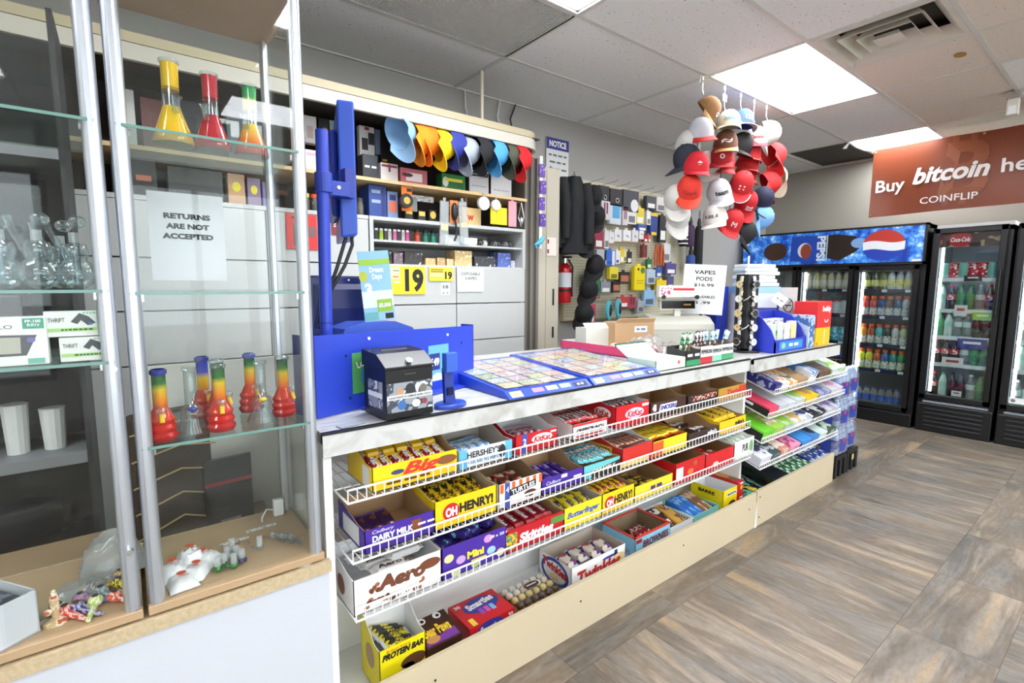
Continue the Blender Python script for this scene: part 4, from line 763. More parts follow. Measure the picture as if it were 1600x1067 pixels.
def sheet(label, x, y, z, w, d, h, m, name='plastic_bag', rz=0., seed=1, cat='plastic bag'):
    rd = random.Random(seed); n = 9; mb = MB(); v = []
    for s in (1, 0):
        for i in range(n):
            for j in range(n):
                a, b = i/(n-1)*2-1, j/(n-1)*2-1; e = (1-a**4)*(1-b**4)
                v.append((a*w/2*(1+rd.uniform(-.04, .04)), b*d/2*(1+rd.uniform(-.04, .04)), (h*e*rd.uniform(.75, 1.1)+.002) if s else .001))
    fs = []
    for s in (0, 1):
        for i in range(n-1):
            for j in range(n-1):
                q = s*n*n+i*n+j; fs.append((q, q+n, q+n+1, q+1))
    o = tag(O(name, mb.add(v, fs), m, smooth=True), label, cat); o.location = (x, y, z); o.rotation_euler = (0, 0, rz); return o
CBAG = clear((232, 234, 236), .06, .2, .4, .22); sheet('clear crumpled bag of small pipes on the near showcase floor', -.12, 1.43, .6685, .1, .08, .03, CBAG, seed=3); sheet('big crumpled clear plastic bag behind the hand pipes', -.06, 1.53, .6685, .13, .1, .09, CBAG, seed=4)
# showcase floor: bags, adapters and tubes
for k, (x, y, rz, h) in enumerate([(.055, 1.40, .2, .03), (.098, 1.375, -.5, .022), (.068, 1.345, .1, .02), (.095, 1.44, .3, .035), (.122, 1.43, .8, .022)]):
    o = sheet(['plump white zip bag with a red peach print by the post', 'white zip bag with a red peach print lying across', 'white zip bag at the front edge of the showcase floor', 'tall white zip bag with a red peach print at the back', 'small white zip bag at the end of the heap'][k], x, y, .6685, .06, .075, h, mt((234, 234, 236), .3), 'zip_bag', rz, 10+k, 'zip bag')
    patch(o, oval(.02, .017), (0, .005, h*1.16+.003), TP, mt((226, 84, 40), .5)); patch(o, rect(.012, .003), (.006, -.012, h*1.12+.003), TP, mt((226, 84, 40), .5))
FG = clear((240, 244, 246), .06, .25, .5, .35)
def adapter(label, x, y, rz, c=None, lie=False):
    t = T('glass_adapter', label, 'glass adapter', (x, y, .6685), rz, 'small glass adapters on the showcase floor'); m = mt(c, .15, coat=.5) if c else CG
    O('frosted_joint', MB().lathe([(.0075, .014), (.007, .034), (.0075, .036)], 12), FG, t, smooth=True); O('bulb', MB().ell((0, 0, .009), (.011, .011, .009), 12, 6), m, t, smooth=True); O('handle', MB().tube([(.008, 0, .01), (.018, 0, .012), (.02, 0, .018)], .0035, 8), m, t)
for lab, x, y, c in [('glass adapter with a green bulb nearest the zip bags', .142, 1.352, (30, 110, 40)), ('glass adapter with a green bulb at the front of the cluster', .176, 1.345, (26, 100, 40)), ('clear glass adapter between the two green ones', .158, 1.362, None), ('clear glass adapter at the back of the cluster', .168, 1.39, None), ('clear glass adapter with a dark ring', .196, 1.36, (60, 50, 90)), ('clear glass adapter beside the dark ringed one', .188, 1.385, None), ('clear glass adapter standing alone', .245, 1.40, None), ('bulbous clear glass piece behind the cluster', .185, 1.43, None)]: adapter(lab, x, y, random.uniform(0, 6), c)
for k in range(3):
    t = T('glass_tube', ['rear', 'middle', 'front'][k]+' frosted-necked glass tube lying by the corner post', 'glass tube', (.30+.018*k, 1.42-.022*k, .6745), R_(-75)); O('tube', MB().cyl((-.025, 0, 0), (.02, 0, 0), .006), CG, t, smooth=True); O('frosted_neck', MB().cyl((-.04, 0, 0), (-.025, 0, 0), .0075), FG, t, smooth=True)
for k, (x, y, w) in enumerate([(.20, 1.49, .07), (.275, 1.53, .08), (-.05, 1.485, .05)]): o = tag(O('price_strip', MB().bx(-w/2, w/2, -.006, .006, 0, .0015), pm((240, 240, 240), (120, 120, 130), 300, .56)), ['white printed price strip near the copper clips', 'white printed price strip at the back edge of the showcase floor', 'white printed price strip under the hand pipes'][k], 'label'); o.location = (x, y, .6685); o.rotation_euler = (0, 0, .05)
for k in range(5):
    o = tag(O('copper_clip', MB().tube([(-.012, 0, 0), (.0, .002, .002), (.014, -.001, 0)], .0018, 6), mt((190, 120, 100), .3, .6)), (ORD[k]+'-from-left ')+'thin copper coloured clip lying on the showcase floor', 'clip', 'copper clips'); o.location = (.185+k*.022, 1.46+.006*(k % 2), .671); o.rotation_euler = (0, 0, 1.+.3*k)
t = T('adapter_plug', 'small white plug with a cable at the back of the showcase', 'plug', (.335, 1.59, .6685)); O('plug', MB().bx(-.014, .014, -.01, .01, 0, .05), MW, t, bev=.003); O('cable', MB().tube([(-.014, 0, .02), (-.035, -.01, .03), (-.05, -.02, .012), (-.052, -.03, .004)], .0025, 6), mt((220, 220, 220), .5), t)
# ------------------------------------------------------------------ cabinets along the back wall
MCAB = mt((186, 187, 185), .4, var=.012); MCABD = mt((184, 184, 181), .45)
def cabinet(name, label, x0, x1, cols, open_top):
    t = T(name, label, 'cabinet', ((x0+x1)/2, 2.7, 0)); w = (x1-x0)/2; cx = (x0+x1)/2; D = .44; top = 1.745
    O('carcass', MB().bx(-w, -w+.018, .02, D, 0, top).bx(w-.018, w, .02, D, 0, top).bx(-w, w, D-.012, D, 0, top).bx(-w, w, .02, D, 0, .06), MCABD, t)
    O('top_board', MB().bx(-w, w, 0, D, top-.02, top), MCAB, t)
    zs = [(.06, 1.008), (1.014, 1.246), (1.252, 1.478)]+([] if open_top else [(1.484, 1.722)])
    if open_top:
        for z in (1.62, 1.486): O('shelf', MB().bx(-w+.018, w-.018, .01, D-.012, z-.012, z), MCAB, t)
        for s in (-1, 1): O('upright', MB().bx(s*w-.022*(s > 0), s*w+.022*(s < 0), .0, .02, 1.478, top-.02), MCAB, t)
    for a, b in cols:
        for z0, z1 in zs: O('drawer_front', MB().bx(a-cx+.003, b-cx-.003, .0, .019, z0, z1), MCAB, t, bev=.0015)
    return t
cabR = cabinet('storage_cabinet', 'white cabinet with open shelves above drawers behind the counter', 1.105, 2.215, [(1.105, 1.66), (1.66, 2.215)], True)
cabL = cabinet('storage_cabinet', 'white cabinet of flat drawers behind the lottery terminal', .06, 1.10, [(.06, .58), (.58, 1.10)], False)
cabW = cabinet('storage_cabinet', 'white cabinet of flat drawers seen between the two showcases', -.62, .02, [(-.62, .02)], False)
t = T('display_backboard', 'dark brown backboard behind the upper shelf goods', 'backboard', (.8, 3.1, 1.745)); O('board', MB().bx(-1.42, 1.42, 0, .02, 0, .6), mt((50, 40, 36), .7), t)
t = T('wooden_shelf', 'long light wooden shelf above the white cabinets', 'shelf', (.8, 2.7, 1.93)); O('board', MB().bx(-1.42, 1.42, -.01, .40, 0, .018), mt((214, 182, 132), .5, var=.05), t); 
for x in (-1., 0., 1.): O('bracket', MB().bx(x-.01, x+.01, .1, .4, -.03, 0), mt((150, 130, 100), .6), t)
# rounded canopy over the cabinets
t = T('display_canopy', 'beige rounded canopy band over the cabinets with caps hanging below', 'canopy', (.8, 2.55, 2.24)); path = [(-1.9, 0)]+[(1.30+.15*math.sin(a), .15-.15*math.cos(a)) for a in [k*PI/16 for k in range(9)]]+[(1.45, .6)]
def band(z0, z1, out): 
    m = MB(); n = len(path); v = []
    for q, (x, y) in enumerate(path):
        p = Vector(path[min(q+1, n-1)])-Vector(path[max(q-1, 0)]); nn = Vector((p.y, -p.x)).normalized()
        for o_ in (out, -.02):
            for z in (z0, z1): v.append((x+nn.x*o_, y+nn.y*o_, z))
    for q in range(n-1):
        a = q*4; b = a+4; m.add([], [])
        m.f += [[a, b, b+1, a+1], [a+2, a+3, b+3, b+2], [a, a+2, b+2, b], [a+1, b+1, b+3, a+3]]; m.m += [0]*4
    m.v = v; m.f += [[0, 1, 3, 2], [4*n-4, 4*n-2, 4*n-1, 4*n-3]]; m.m += [0, 0]; return m
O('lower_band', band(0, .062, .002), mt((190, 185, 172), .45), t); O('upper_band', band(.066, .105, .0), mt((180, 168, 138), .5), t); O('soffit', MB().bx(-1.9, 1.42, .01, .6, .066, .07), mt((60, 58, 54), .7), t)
o = tag(O('hanging_rod', MB().cyl((1.934, 2.81, 2.30), (1.934, 2.81, CEIL), .011), mt((226, 216, 192), .5)), 'cream rod from the ceiling down to the beige canopy', 'rod')
for k, (x, c, lab) in enumerate([(2.02, (225, 225, 225), 'white cable loop running up the wall above the canopy'), (2.30, (225, 225, 225), 'thin white cable beside the black one above the canopy'), (2.42, (40, 40, 40), 'thin black cable above the rounded canopy end')]):
    o = tag(O('cable', MB().tube([(x+.03*k, 3.15, CEIL), (x, 3.14, 2.62), (x+.015, 3.12, 2.5), (x+.005, 3.05, 2.33)], .006, 6), mt(c, .5)), lab, 'cable')
# shutter guides and beige locker beside the cabinets
t = T('shutter_guide', 'dark grey folded shutter beside the white cabinet', 'shutter', (2.29, 2.72, 0)); 
for k in range(5): O('slat', MB().bx(-.065+k*.027, -.043+k*.027, .012*(k % 2), .3, 0, 2.24), mt((92, 88, 82) if k % 2 else (120, 114, 104), .45), t)
t = T('metal_locker', 'beige metal locker between the shutter and the coats', 'locker', (2.47, 2.74, 0)); O('body', MB().bx(-.11, .10, 0, .4, 0, 2.2), mt((188, 180, 162), .45), t, bev=.004); O('handle', MB().bx(.04, .05, -.008, 0, 1.22, 1.34), MK, t); O('handle', MB().bx(.04, .05, -.008, 0, .98, 1.06), MK, t); O('door_seam', MB().bx(-.03, -.026, -.001, 0, .02, 2.18), mt((130, 124, 112), .6), t)
t = T('small_notice', 'small pale notice with red print on the beige locker', 'notice', (2.49, 2.733, 1.58)); O('paper', MB().bx(-.045, .045, 0, .002, 0, .13), mt((236, 214, 206), .7), t)
for k in range(2): patch(t, rect(.016, .03), (-.034, 0, .03+.07*k), FR, mt((120, 40, 40), .6))
t = T('notice_sign', 'white wall sign with a blue NOTICE header above the coats', 'sign', (2.93, 3.155, 2.18)); O('panel', MB().bx(-.125, .125, 0, .006, 0, .385), mt((228, 228, 228), .5), t); patch(t, rect(.25, .09), (0, 0, .34), FR, mt((40, 50, 140), .5)); text(t, 'NOTICE', (.0, -.0008, .34), FR, .19, .05, INKW, bold=.04)
for k, s in enumerate(['~4', '~3', '~3', '~2']): text(t, s, (0, 0, .25-.055*k), FR, .2-.02*(k % 2), .022, mt((110, 110, 110), .6))
# three nearly alike signs on the drawers
t = T('age_sign', 'large yellow sign with a black 19 on the cabinet', 'sign', (1.31, 2.694, 1.312)); O('panel', MB().bx(-.128, .128, -.004, .004, 0, .16), mt((250, 214, 30), .5), t); patch(t, rect(.09, .07), (-.08, -.004, .12), FR, mt((236, 226, 170), .5)); text(t, '19', (.055, -.004, .08), FR, .12, .135, INKK, bold=.045); text(t, '~2', (-.075, -.0046, .07), FR, .08, .016, INKW, bold=.03); text(t, '~2', (-.08, -.0046, .1), FR, .07, .012, mt((190, 120, 30), .6)); text(t, '~2', (-.08, -.0046, .135), FR, .08, .01, mt((120, 140, 130), .6))
t = T('age_sign', 'small yellow sign with a black 19 on the cabinet', 'sign', (1.548, 2.694, 1.39)); O('panel', MB().bx(-.083, .083, -.003, .003, 0, .082), mt((246, 214, 60), .5), t); text(t, '19', (.05, -.003, .034), FR, .05, .048, INKK, bold=.045)
for k in range(4): patch(t, rect(.085, .006), (-.03, -.003, .068-.012*k), FR, mt((120, 90, 20) if k < 2 else (250, 244, 220), .6))
t = T('paper_notice', 'white paper headed DISPOSABLE VAPES on the cabinet', 'notice', (1.762, 2.695, 1.325)); O('paper', MB().bx(-.1, .1, -.003, .001, 0, .142), mt((238, 238, 236), .7), t); text(t, 'DISPOSABLE', (0, -.003, .112), FR, .145, .02, INKK, bold=.01); text(t, 'VAPES', (0, -.003, .083), FR, .09, .02, INKK, bold=.01)
for k, (x, w) in enumerate([(1.58, .05)]): t = T('recycling_sticker', 'small grey printed sticker below the small age sign', 'sticker', (x, 2.6995, 1.305)); O('film', MB().bx(-.03, .03, -.001, 0, 0, .075), mt((232, 232, 228), .5), t); text(t, '~2', (0, -.001, .05), FR, .04, .03, mt((130, 130, 130), .6)); patch(t, oval(.012, .012), (-.014, -.001, .012), FR, mt((130, 130, 130), .6)); patch(t, oval(.012, .012), (.014, -.001, .012), FR, mt((130, 130, 130), .6))
t = T('poster', 'red poster with a dark device picture on the near cabinet', 'poster', (.74, 2.694, 1.545)); O('panel', MB().bx(-.07, .08, -.003, .003, 0, .175), mt((206, 44, 36), .5), t); patch(t, rect(.055, .11), (-.01, -.003, .07), FR, mt((60, 56, 60), .5)); patch(t, oval(.04, .06), (.055, -.003, .09), FR, mt((120, 90, 86), .5)); text(t, '~1', (-.02, -.003, .155), FR, .05, .014, INKK)
t = T('small_notice', 'maroon notice with white lines on the near cabinet', 'notice', (.93, 2.694, 1.628)); O('panel', MB().bx(-.035, .035, -.002, .002, 0, .085), mt((130, 44, 56), .6), t)
for k in range(3): patch(t, rect(.05, .006), (0, -.002, .068-.012*k), FR, INKW)
# goods: simple packs with a face of their own
def pack(label, x0, x1, z0, z1, y, d, m, cat='packet', name='packet', faces=(), head=None, group=None, tab=False):
    t = T(name, label, cat, ((x0+x1)/2, y, z0), 0, group); w = (x1-x0)/2; h = z1-z0
    O('pack', MB().bx(-w, w, 0, d, 0, h), m, t, bev=min(.003, d*.2))
    if tab: O('hang_tab', MB().bx(-w*.3, w*.3, d*.4, d*.6, h, h+.02), m, t)
    for c, u, v, pw, ph, sh in faces: patch(t, (oval if sh else rect)(pw*2*w, ph*h), (u*w, 0, v*h), FR, mt(c, .5), off=.0006+.0002*(abs(u)+v))
    if head: text(t, head[0], (0, 0, head[2]*h), FR, w*1.5, h*head[3], head[1], bold=.03)
    return t
W_ = (232, 230, 228); D_ = (34, 34, 38)
goods = [
 ('white phone accessory box with an orange edge by the showcase', .775, .82, 2.09, 2.26, .06, mt(W_), [((226, 110, 50), .85, .5, .1, 1., 0)], None),
 ('white box with a pink picture on the upper shelf wall', .825, .89, 2.12, 2.26, .05, mt((226, 222, 220)), [((206, 180, 170), -.1, .4, .5, .45, 0)], None),
 ('black blister pack with a pink item on the upper shelf wall', .90, .955, 2.10, 2.26, .04, mt((44, 48, 46), .3), [((190, 140, 136), .3, .45, .4, .5, 0)], None),
 ('rounded clear pack with teal detail behind the monitor', .96, 1.05, 2.08, 2.26, .04, mt((150, 170, 160), .3), [((210, 214, 210), .1, .6, .6, .5, 1), ((90, 160, 160), .2, .2, .4, .2, 1)], None),
 ('white box with two dark phone pictures on the upper shelf wall', 1.125, 1.215, 2.10, 2.265, .04, mt((226, 224, 220)), [((60, 56, 62), -.3, .4, .4, .4, 0), ((60, 56, 62), .55, .6, .4, .4, 0), ((150, 40, 60), 0, .92, .3, .1, 0)], None),
 ('narrow steel blue box on the upper shelf wall', 1.22, 1.25, 2.12, 2.26, .04, mt((110, 126, 150), .4), [], None),
 ('big black hanging case with small white print behind the light blue cap', 1.255, 1.39, 2.03, 2.255, .05, mt((30, 30, 32), .4), [((220, 220, 220), .1, .06, .7, .02, 0), ((220, 180, 40), -.7, .28, .2, .05, 0)], None)]
for lab, a, b, z0, z1, d, m, fc, hd in goods: pack(lab, a, b, z0, z1, 2.86, d, m, 'box', 'hanging_box', fc, hd)
sh = [
 ('white box with a pink ribbon print by the showcase', .79, .855, 1.949, 2.06, .08, mt((232, 224, 222)), [((214, 170, 180), .1, .8, .8, .16, 0)], None),
 ('grey box with a square label on the wooden shelf', .92, 1.0, 1.949, 2.09, .08, mt((150, 150, 148)), [((226, 226, 224), -.1, .6, .6, .4, 0)], ('~1', INKK, .6, .16)),
 ('black box with white lettering on the wooden shelf', 1.10, 1.19, 1.949, 2.085, .08, mt((52, 54, 60)), [], ('~2', INKW, .52, .12)),
 ('white gift box with a red bow print on the wooden shelf', 1.205, 1.31, 1.949, 2.055, .08, mt((226, 220, 218)), [((150, 50, 70), 0, .85, .9, .12, 0), ((150, 50, 70), 0, .75, .12, .4, 0)], None),
 ('pink and white box with a hair iron picture on the wooden shelf', 1.325, 1.5, 1.949, 2.045, .09, mt((200, 110, 120)), [((240, 230, 230), .0, .5, .6, .5, 0), ((90, 40, 50), -.5, .6, .4, .25, 1)], None),
 ('green scrub pad pack on the wooden shelf under the caps', 1.60, 1.77, 1.949, 2.05, .07, mt((50, 140, 70)), [((230, 230, 226), -.7, .5, .24, .6, 1), ((30, 110, 50), .15, .4, .7, .6, 0)], ('~1', mt((240, 220, 60)), .65, .26)),
 ('white printed paper leaning at the near side under the caps', 1.80, 1.95, 1.949, 2.10, .004, mt((222, 222, 224)), [], ('~6', mt((150, 150, 160)), .35, .05)),
 ('white printed paper leaning at the far end of the wooden shelf', 1.97, 2.14, 1.949, 2.10, .004, mt((226, 226, 228)), [], ('~6', mt((150, 150, 160)), .3, .05)),
 ('thin black box with white text hanging under the black cap', 1.80, 1.95, 2.06, 2.09, .05, mt((30, 30, 32)), [], ('~5', INKW, .5, .3))]
for lab, a, b, z0, z1, d, m, fc, hd in sh: pack(lab, a, b, z0, z1, 2.76, d, m, 'box', 'shelf_box', fc, hd)
def jar(label, x, y, z, c, cap, r=.02, h=.09, name='jar', group=None):
    t = T(name, label, name.replace('_', ' '), (x, y, z), 0, group); O('body', MB().lathe([(r*.9, 0), (r, .006), (r, h*.62), (r*.8, h*.72), (r*.8, h*.78)], 14), mt(c, .2, coat=.3), t, smooth=True); O('lid', MB().cyl((0, 0, h*.78), (0, 0, h), r*.85, n=14), mt(cap, .4), t, smooth=True)
jar('yellow capped jar beside the red capped one on the near cabinet', .79, 2.76, 1.7455, (70, 66, 50), (196, 190, 90)); jar('red capped jar beside the yellow capped one on the near cabinet', .83, 2.76, 1.7455, (60, 56, 50), (190, 60, 30)); jar('dark tall tin behind the tilted monitor', 1.085, 2.78, 1.7455, (90, 86, 76), (60, 56, 50), .02, .1)
mid = [
 ('pink white small carton behind the blue pole', .89, .96, 1.7455, 1.81, .06, pm((232, 200, 200), (240, 236, 234), 60, .5), []),
 ('tall stack of blue cartons on the white cabinet', 1.13, 1.235, 1.7455, 1.925, .14, mt((44, 70, 140)), [((150, 170, 210), -.2, .8, .5, .1, 0), ((150, 170, 210), -.2, .5, .5, .1, 0), ((30, 50, 110), .6, .5, .2, .9, 0)]),
 ('blue and orange tall carton beside the blue cartons', 1.24, 1.305, 1.7455, 1.90, .1, mt((120, 140, 180)), [((214, 110, 80), 0, .45, .7, .4, 0), ((40, 50, 100), 0, .78, .6, .2, 0)]),
 ('grey hook-shaped pack behind the orange tape pack', 1.36, 1.43, 1.80, 1.88, .02, mt((120, 126, 120)), []),
 ('gold and black small pack on the cabinet top', 1.35, 1.40, 1.7455, 1.82, .05, mt((40, 36, 34)), [((226, 190, 90), 0, .7, .8, .4, 0)]),
 ('gold and black small pack beside the first', 1.435, 1.485, 1.7455, 1.81, .05, mt((40, 36, 34)), [((226, 190, 90), 0, .7, .8, .4, 0)]),
 ('gold and black small pack with a round mark', 1.51, 1.56, 1.7455, 1.82, .05, mt((40, 36, 34)), [((226, 190, 90), 0, .6, .8, .6, 1)]),
 ('wooden coloured box with a red W on the cabinet top', 1.745, 1.89, 1.7455, 1.86, .05, mt((222, 190, 130)), []),
 ('small tan box with a round mark beside the W box', 1.655, 1.735, 1.7455, 1.80, .04, mt((196, 160, 100)), [((110, 80, 50), 0, .5, .5, .7, 1)])]
for lab, a, b, z0, z1, d, m, fc in mid:
    t = pack(lab, a, b, z0, z1, 2.76, d, m, 'box', 'small_box', fc)
    if 'red W' in lab: text(t, 'W', (-.01, 0, .05), FR, .05, .035, mt((190, 40, 40)), bold=.06)
t = T('tape_pack', 'orange carded black tape roll hanging from the wooden shelf', 'tape roll', (1.335, 2.70, 1.79)); O('card', MB().bx(-.03, .035, .01, .013, 0, .15), mt((238, 120, 20), .5), t); O('roll', MB().cyl((-.012, .008, .055), (-.012, -.02, .055), .04, n=24), MK, t, smooth=True); O('roll_core', MB().cyl((-.012, -.021, .055), (-.012, -.022, .055), .02, n=20), mt((226, 160, 60), .5), t); patch(t, rect(.03, .02), (.018, .0098, .12), FR, INKK)
hang = [
 ('long clear pack with a cream label hanging from the wooden shelf', 1.54, 1.60, 1.61, 1.87, clear((232, 236, 236), .08, .2, .4, .22), [((222, 206, 150), 0, .4, .8, .14, 0)], .03),
 ('long clear pack hanging beside the black clippers', 1.69, 1.75, 1.62, 1.88, clear((232, 236, 236), .08, .2, .4, .22), [((222, 206, 150), 0, .45, .8, .1, 0)], -.06),
 ('yellow fringed pack hanging from the wooden shelf', 1.92, 2.05, 1.76, 1.87, mt((238, 220, 10), .4), [((206, 186, 0), -.3, .5, .05, .9, 0), ((206, 186, 0), .2, .5, .05, .9, 0)], 0.),
 ('pink slim card hanging at the shelf end', 2.065, 2.13, 1.755, 1.92, mt((226, 150, 160), .4), [], 0.)]
for lab, a, b, z0, z1, m, fc, ry in hang:
    t = pack(lab, a, b, z0, z1, 2.69, .012, m, 'hanging pack', 'hanging_pack', fc, tab=True); t.rotation_euler = (0, ry, 0)
for k, (x, z, r, c) in enumerate([(1.85, 1.88, .042, (214, 216, 216)), (1.945, 1.88, .032, (238, 240, 246))]):
    t = T('round_pack', ['round clear pack hanging from the wooden shelf', 'round white tag hanging before the yellow pack'][k], 'hanging pack', (x, 2.685, z)); O('disc', MB().cyl((0, 0, 0), (0, -.02, 0), r, n=22), mt(c, .3), t, smooth=True); O('loop', MB().tube([(0, -.01, r), (.008, -.01, r+.015), (0, -.01, r+.025), (-.008, -.01, r+.015)], .003, 6), mt((190, 190, 190), .4), t)
t = T('hair_clipper', 'black clippers on an orange card with a dangling cord', 'clippers', (1.64, 2.685, 1.76)); O('card', MB().bx(-.025, .03, .008, .01, -.02, .12), mt((214, 130, 70), .5), t); O('body', MB().ell((0, -.005, .05), (.022, .018, .055), 12, 8), MK, t, smooth=True); O('cord', MB().tube([(0, -.01, 0), (.01, -.012, -.06), (.004, -.012, -.1), (-.008, -.012, -.125)], .007, 8), MK, t, smooth=True)
t = T('wire_charm', 'silver wire charm hanging at the very end of the shelf', 'charm', (2.17, 2.69, 1.76)); O('wires', MB().tube([(0, 0, .16), (-.025, 0, .06), (0, 0, .0), (.025, 0, .06), (0, 0, .16)], .003, 6), MCHROME, t); O('bead', MB().ell((0, 0, .04), (.016, .016, .025), 10, 6), mt((190, 190, 196), .2, .6), t, smooth=True)
t = T('price_rail', 'white printed price strip under the wooden shelf', 'label', (1.48, 2.83, 1.875)); O('strip', MB().bx(-.1, .1, 0, .003, 0, .035), pm((232, 232, 232), (40, 40, 44), 120, .58), t)
# open shelf rows: lighters, bottles, boxes
for k, (x, c) in enumerate([(1.182, (40, 50, 40)), (1.212, (170, 206, 30)), (1.24, (60, 56, 60)), (1.264, (200, 196, 190)), (1.297, (216, 110, 160)), (1.322, (60, 46, 60)), (1.35, (190, 186, 190)), (1.378, (220, 70, 140))]):
    nm = ['dark green', 'lime', 'charcoal', 'pearl', 'light pink', 'plum', 'silver', 'magenta'][k]
    t = T('lighter', nm+' lighter standing on the upper open shelf', 'lighter', (x, 2.79, 1.6205), 0, 'lighters on the open shelf'); O('body', MB().bx(-.011, .011, 0, .012, 0, .058), mt(c, .25), t, bev=.003); O('hood', MB().bx(-.009, .009, .001, .011, .058, .07), MCHROME, t)
for k, c in enumerate([(190, 60, 30), (40, 130, 100), (40, 150, 120)]): jar(['red torch lighter', 'green torch lighter next to the red one', 'sea green torch lighter beside the long clear pack'][k]+' with black head on the open shelf', 1.445+k*.055, 2.80, 1.6205, c, (24, 24, 24), .019, .08, 'torch_lighter')
row1 = [('low white carton with navy corner marks on the upper open shelf', 1.62, 1.745, .06, pm((226, 228, 232), (70, 80, 150), 30, .62)), ('second low white carton beside it on the upper open shelf', 1.76, 1.86, .05, pm((226, 228, 232), (150, 90, 80), 34, .64))]
for lab, a, b, h, m in row1: pack(lab, a, b, 1.6205, 1.6205+h, 2.76, .1, m, 'box', 'small_box')
for k, x in enumerate([1.90, 1.95, 2.02, 2.06, 2.11, 2.16]):
    c = [(34, 34, 36), (220, 218, 216), (70, 70, 72), (50, 50, 54), (90, 90, 92), (60, 60, 62)][k]
    o = tag(O('small_bag', MB().ell((0, 0, .024), (.03, .03, .024), 10, 6), pm(c, tuple(min(255, q+60) for q in c), 60, .55), smooth=True), ['black', 'white', 'dark grey', 'blackish', 'grey', 'charcoal'][k]+' small bag heaped at the end of the upper open shelf', 'small bag'); o.location = (x, 2.80+.02*(k % 2), 1.6205)
r2 = [((34, 30, 34), .08), ((120, 100, 110), .07), ((50, 44, 46), .08), ((216, 176, 120), .045), ((196, 160, 110), .05), ((220, 190, 140), .045), ((222, 186, 130), .1), ((60, 60, 64), .07), ((90, 110, 180), .1), ((200, 204, 214), .05)]
xs2 = [(1.14, 1.27), (1.28, 1.34), (1.35, 1.47), (1.49, 1.56), (1.57, 1.63), (1.64, 1.69), (1.70, 1.83), (1.85, 2.02), (2.04, 2.15), (2.155, 2.19)]
n2 = ['black angled display tray', 'slim steel and red pack', 'black angled tray with purple packs', 'low tan carton', 'tan carton with brown print', 'narrow tan carton', 'taller tan carton', 'heap of dark pouches', 'blue and white stacked carton', 'small white and blue pouch']
for (a, b), (c, h), nm in zip(xs2, r2, n2): pack(nm+' on the lower open shelf', a, b, 1.4865, 1.4865+h, 2.78, .12, pm(c, tuple(min(255, int(q*1.25)+20) for q in c), 40, .58, (236, 230, 226) if h > .06 else None), 'box', 'shelf_carton')
# dark goods behind the showcases
bk = [('dark brown leather case standing behind the showcase', .12, .24, 1.949, 2.18, (110, 60, 56)), ('white framed box behind the yellow pipe', .03, .1, 1.949, 2.2, (214, 212, 208)), ('black flat box behind the red pipe', .27, .42, 1.949, 2.2, (44, 46, 50)), ('dark patterned pack behind the green-necked pipe', .45, .62, 1.949, 2.2, (70, 76, 84)),
      ('tan pack with a yellow leaf sign behind the showcase', .44, .515, 1.80, 1.9, (190, 150, 110)), ('mauve pack with a yellow leaf sign behind the showcase', .525, .585, 1.78, 1.89, (130, 110, 140)), ('violet pack with a yellow leaf sign behind the showcase', .592, .65, 1.7455, 1.88, (110, 100, 150)), ('black carton with copper letters behind the showcase', .0, .16, 1.7455, 1.92, (34, 34, 36)), ('black plastic tray behind the paper notice', .2, .42, 1.7455, 1.9, (50, 52, 54))]
for lab, a, b, z0, z1, c in bk:
    z0 = 1.7455 if z0 < 1.93 else z0
    t = pack(lab, a, b, z0, z1, 2.80, .06, mt(c, .4), 'box', 'dark_box', [((226, 210, 50), 0, .6, .5, .3, 1)] if 'leaf' in lab else [((110, 70, 66), .1, .5, .6, .5, 0)] if 'leather' in lab else [], ('~2', mt((190, 110, 80)), .5, .2) if 'copper' in lab else None)
# dark storage rack behind the near showcase
t = T('storage_rack', 'dark storage rack with grey shelves seen through the near showcase', 'rack', (-.55, 2.15, 0)); m = MB()
O('back', MB().bx(-.45, .44, .3, .32, 0, 2.2), mt((26, 27, 29), .7), t); O('side', MB().bx(.425, .44, 0, .3, 0, 2.2), mt((40, 41, 44), .6), t); O('side', MB().bx(-.45, -.435, 0, .3, 0, 2.2), mt((40, 41, 44), .6), t)
for z in (.35, .78, 1.10, 1.75): O('shelf', MB().bx(-.435, .425, -.02, .3, z, z+.035), mt((118, 120, 124), .5), t)
for k in range(2):
    o = tag(O('cup_stack', MB().lathe([(.028, 0), (.034, .16), (.036, .164)], 14), mt((214, 214, 212), .5)), ['white cup stack on the dark rack', 'shorter white cup stack beside the first on the dark rack'][k], 'cups'); o.location = (-.30+.09*k, 2.25, .815); o.scale = (1, 1, 1-.15*k)
t = T('printer', 'black printer standing on the dark rack', 'printer', (-.45, 2.3, 1.135)); O('body', MB().bx(-.2, .2, -.1, .12, 0, .2), mt((28, 28, 30), .4), t, bev=.01); O('paper_slot', MB().bx(-.15, .15, -.102, -.1, .08, .1), mt((70, 70, 74), .4), t)
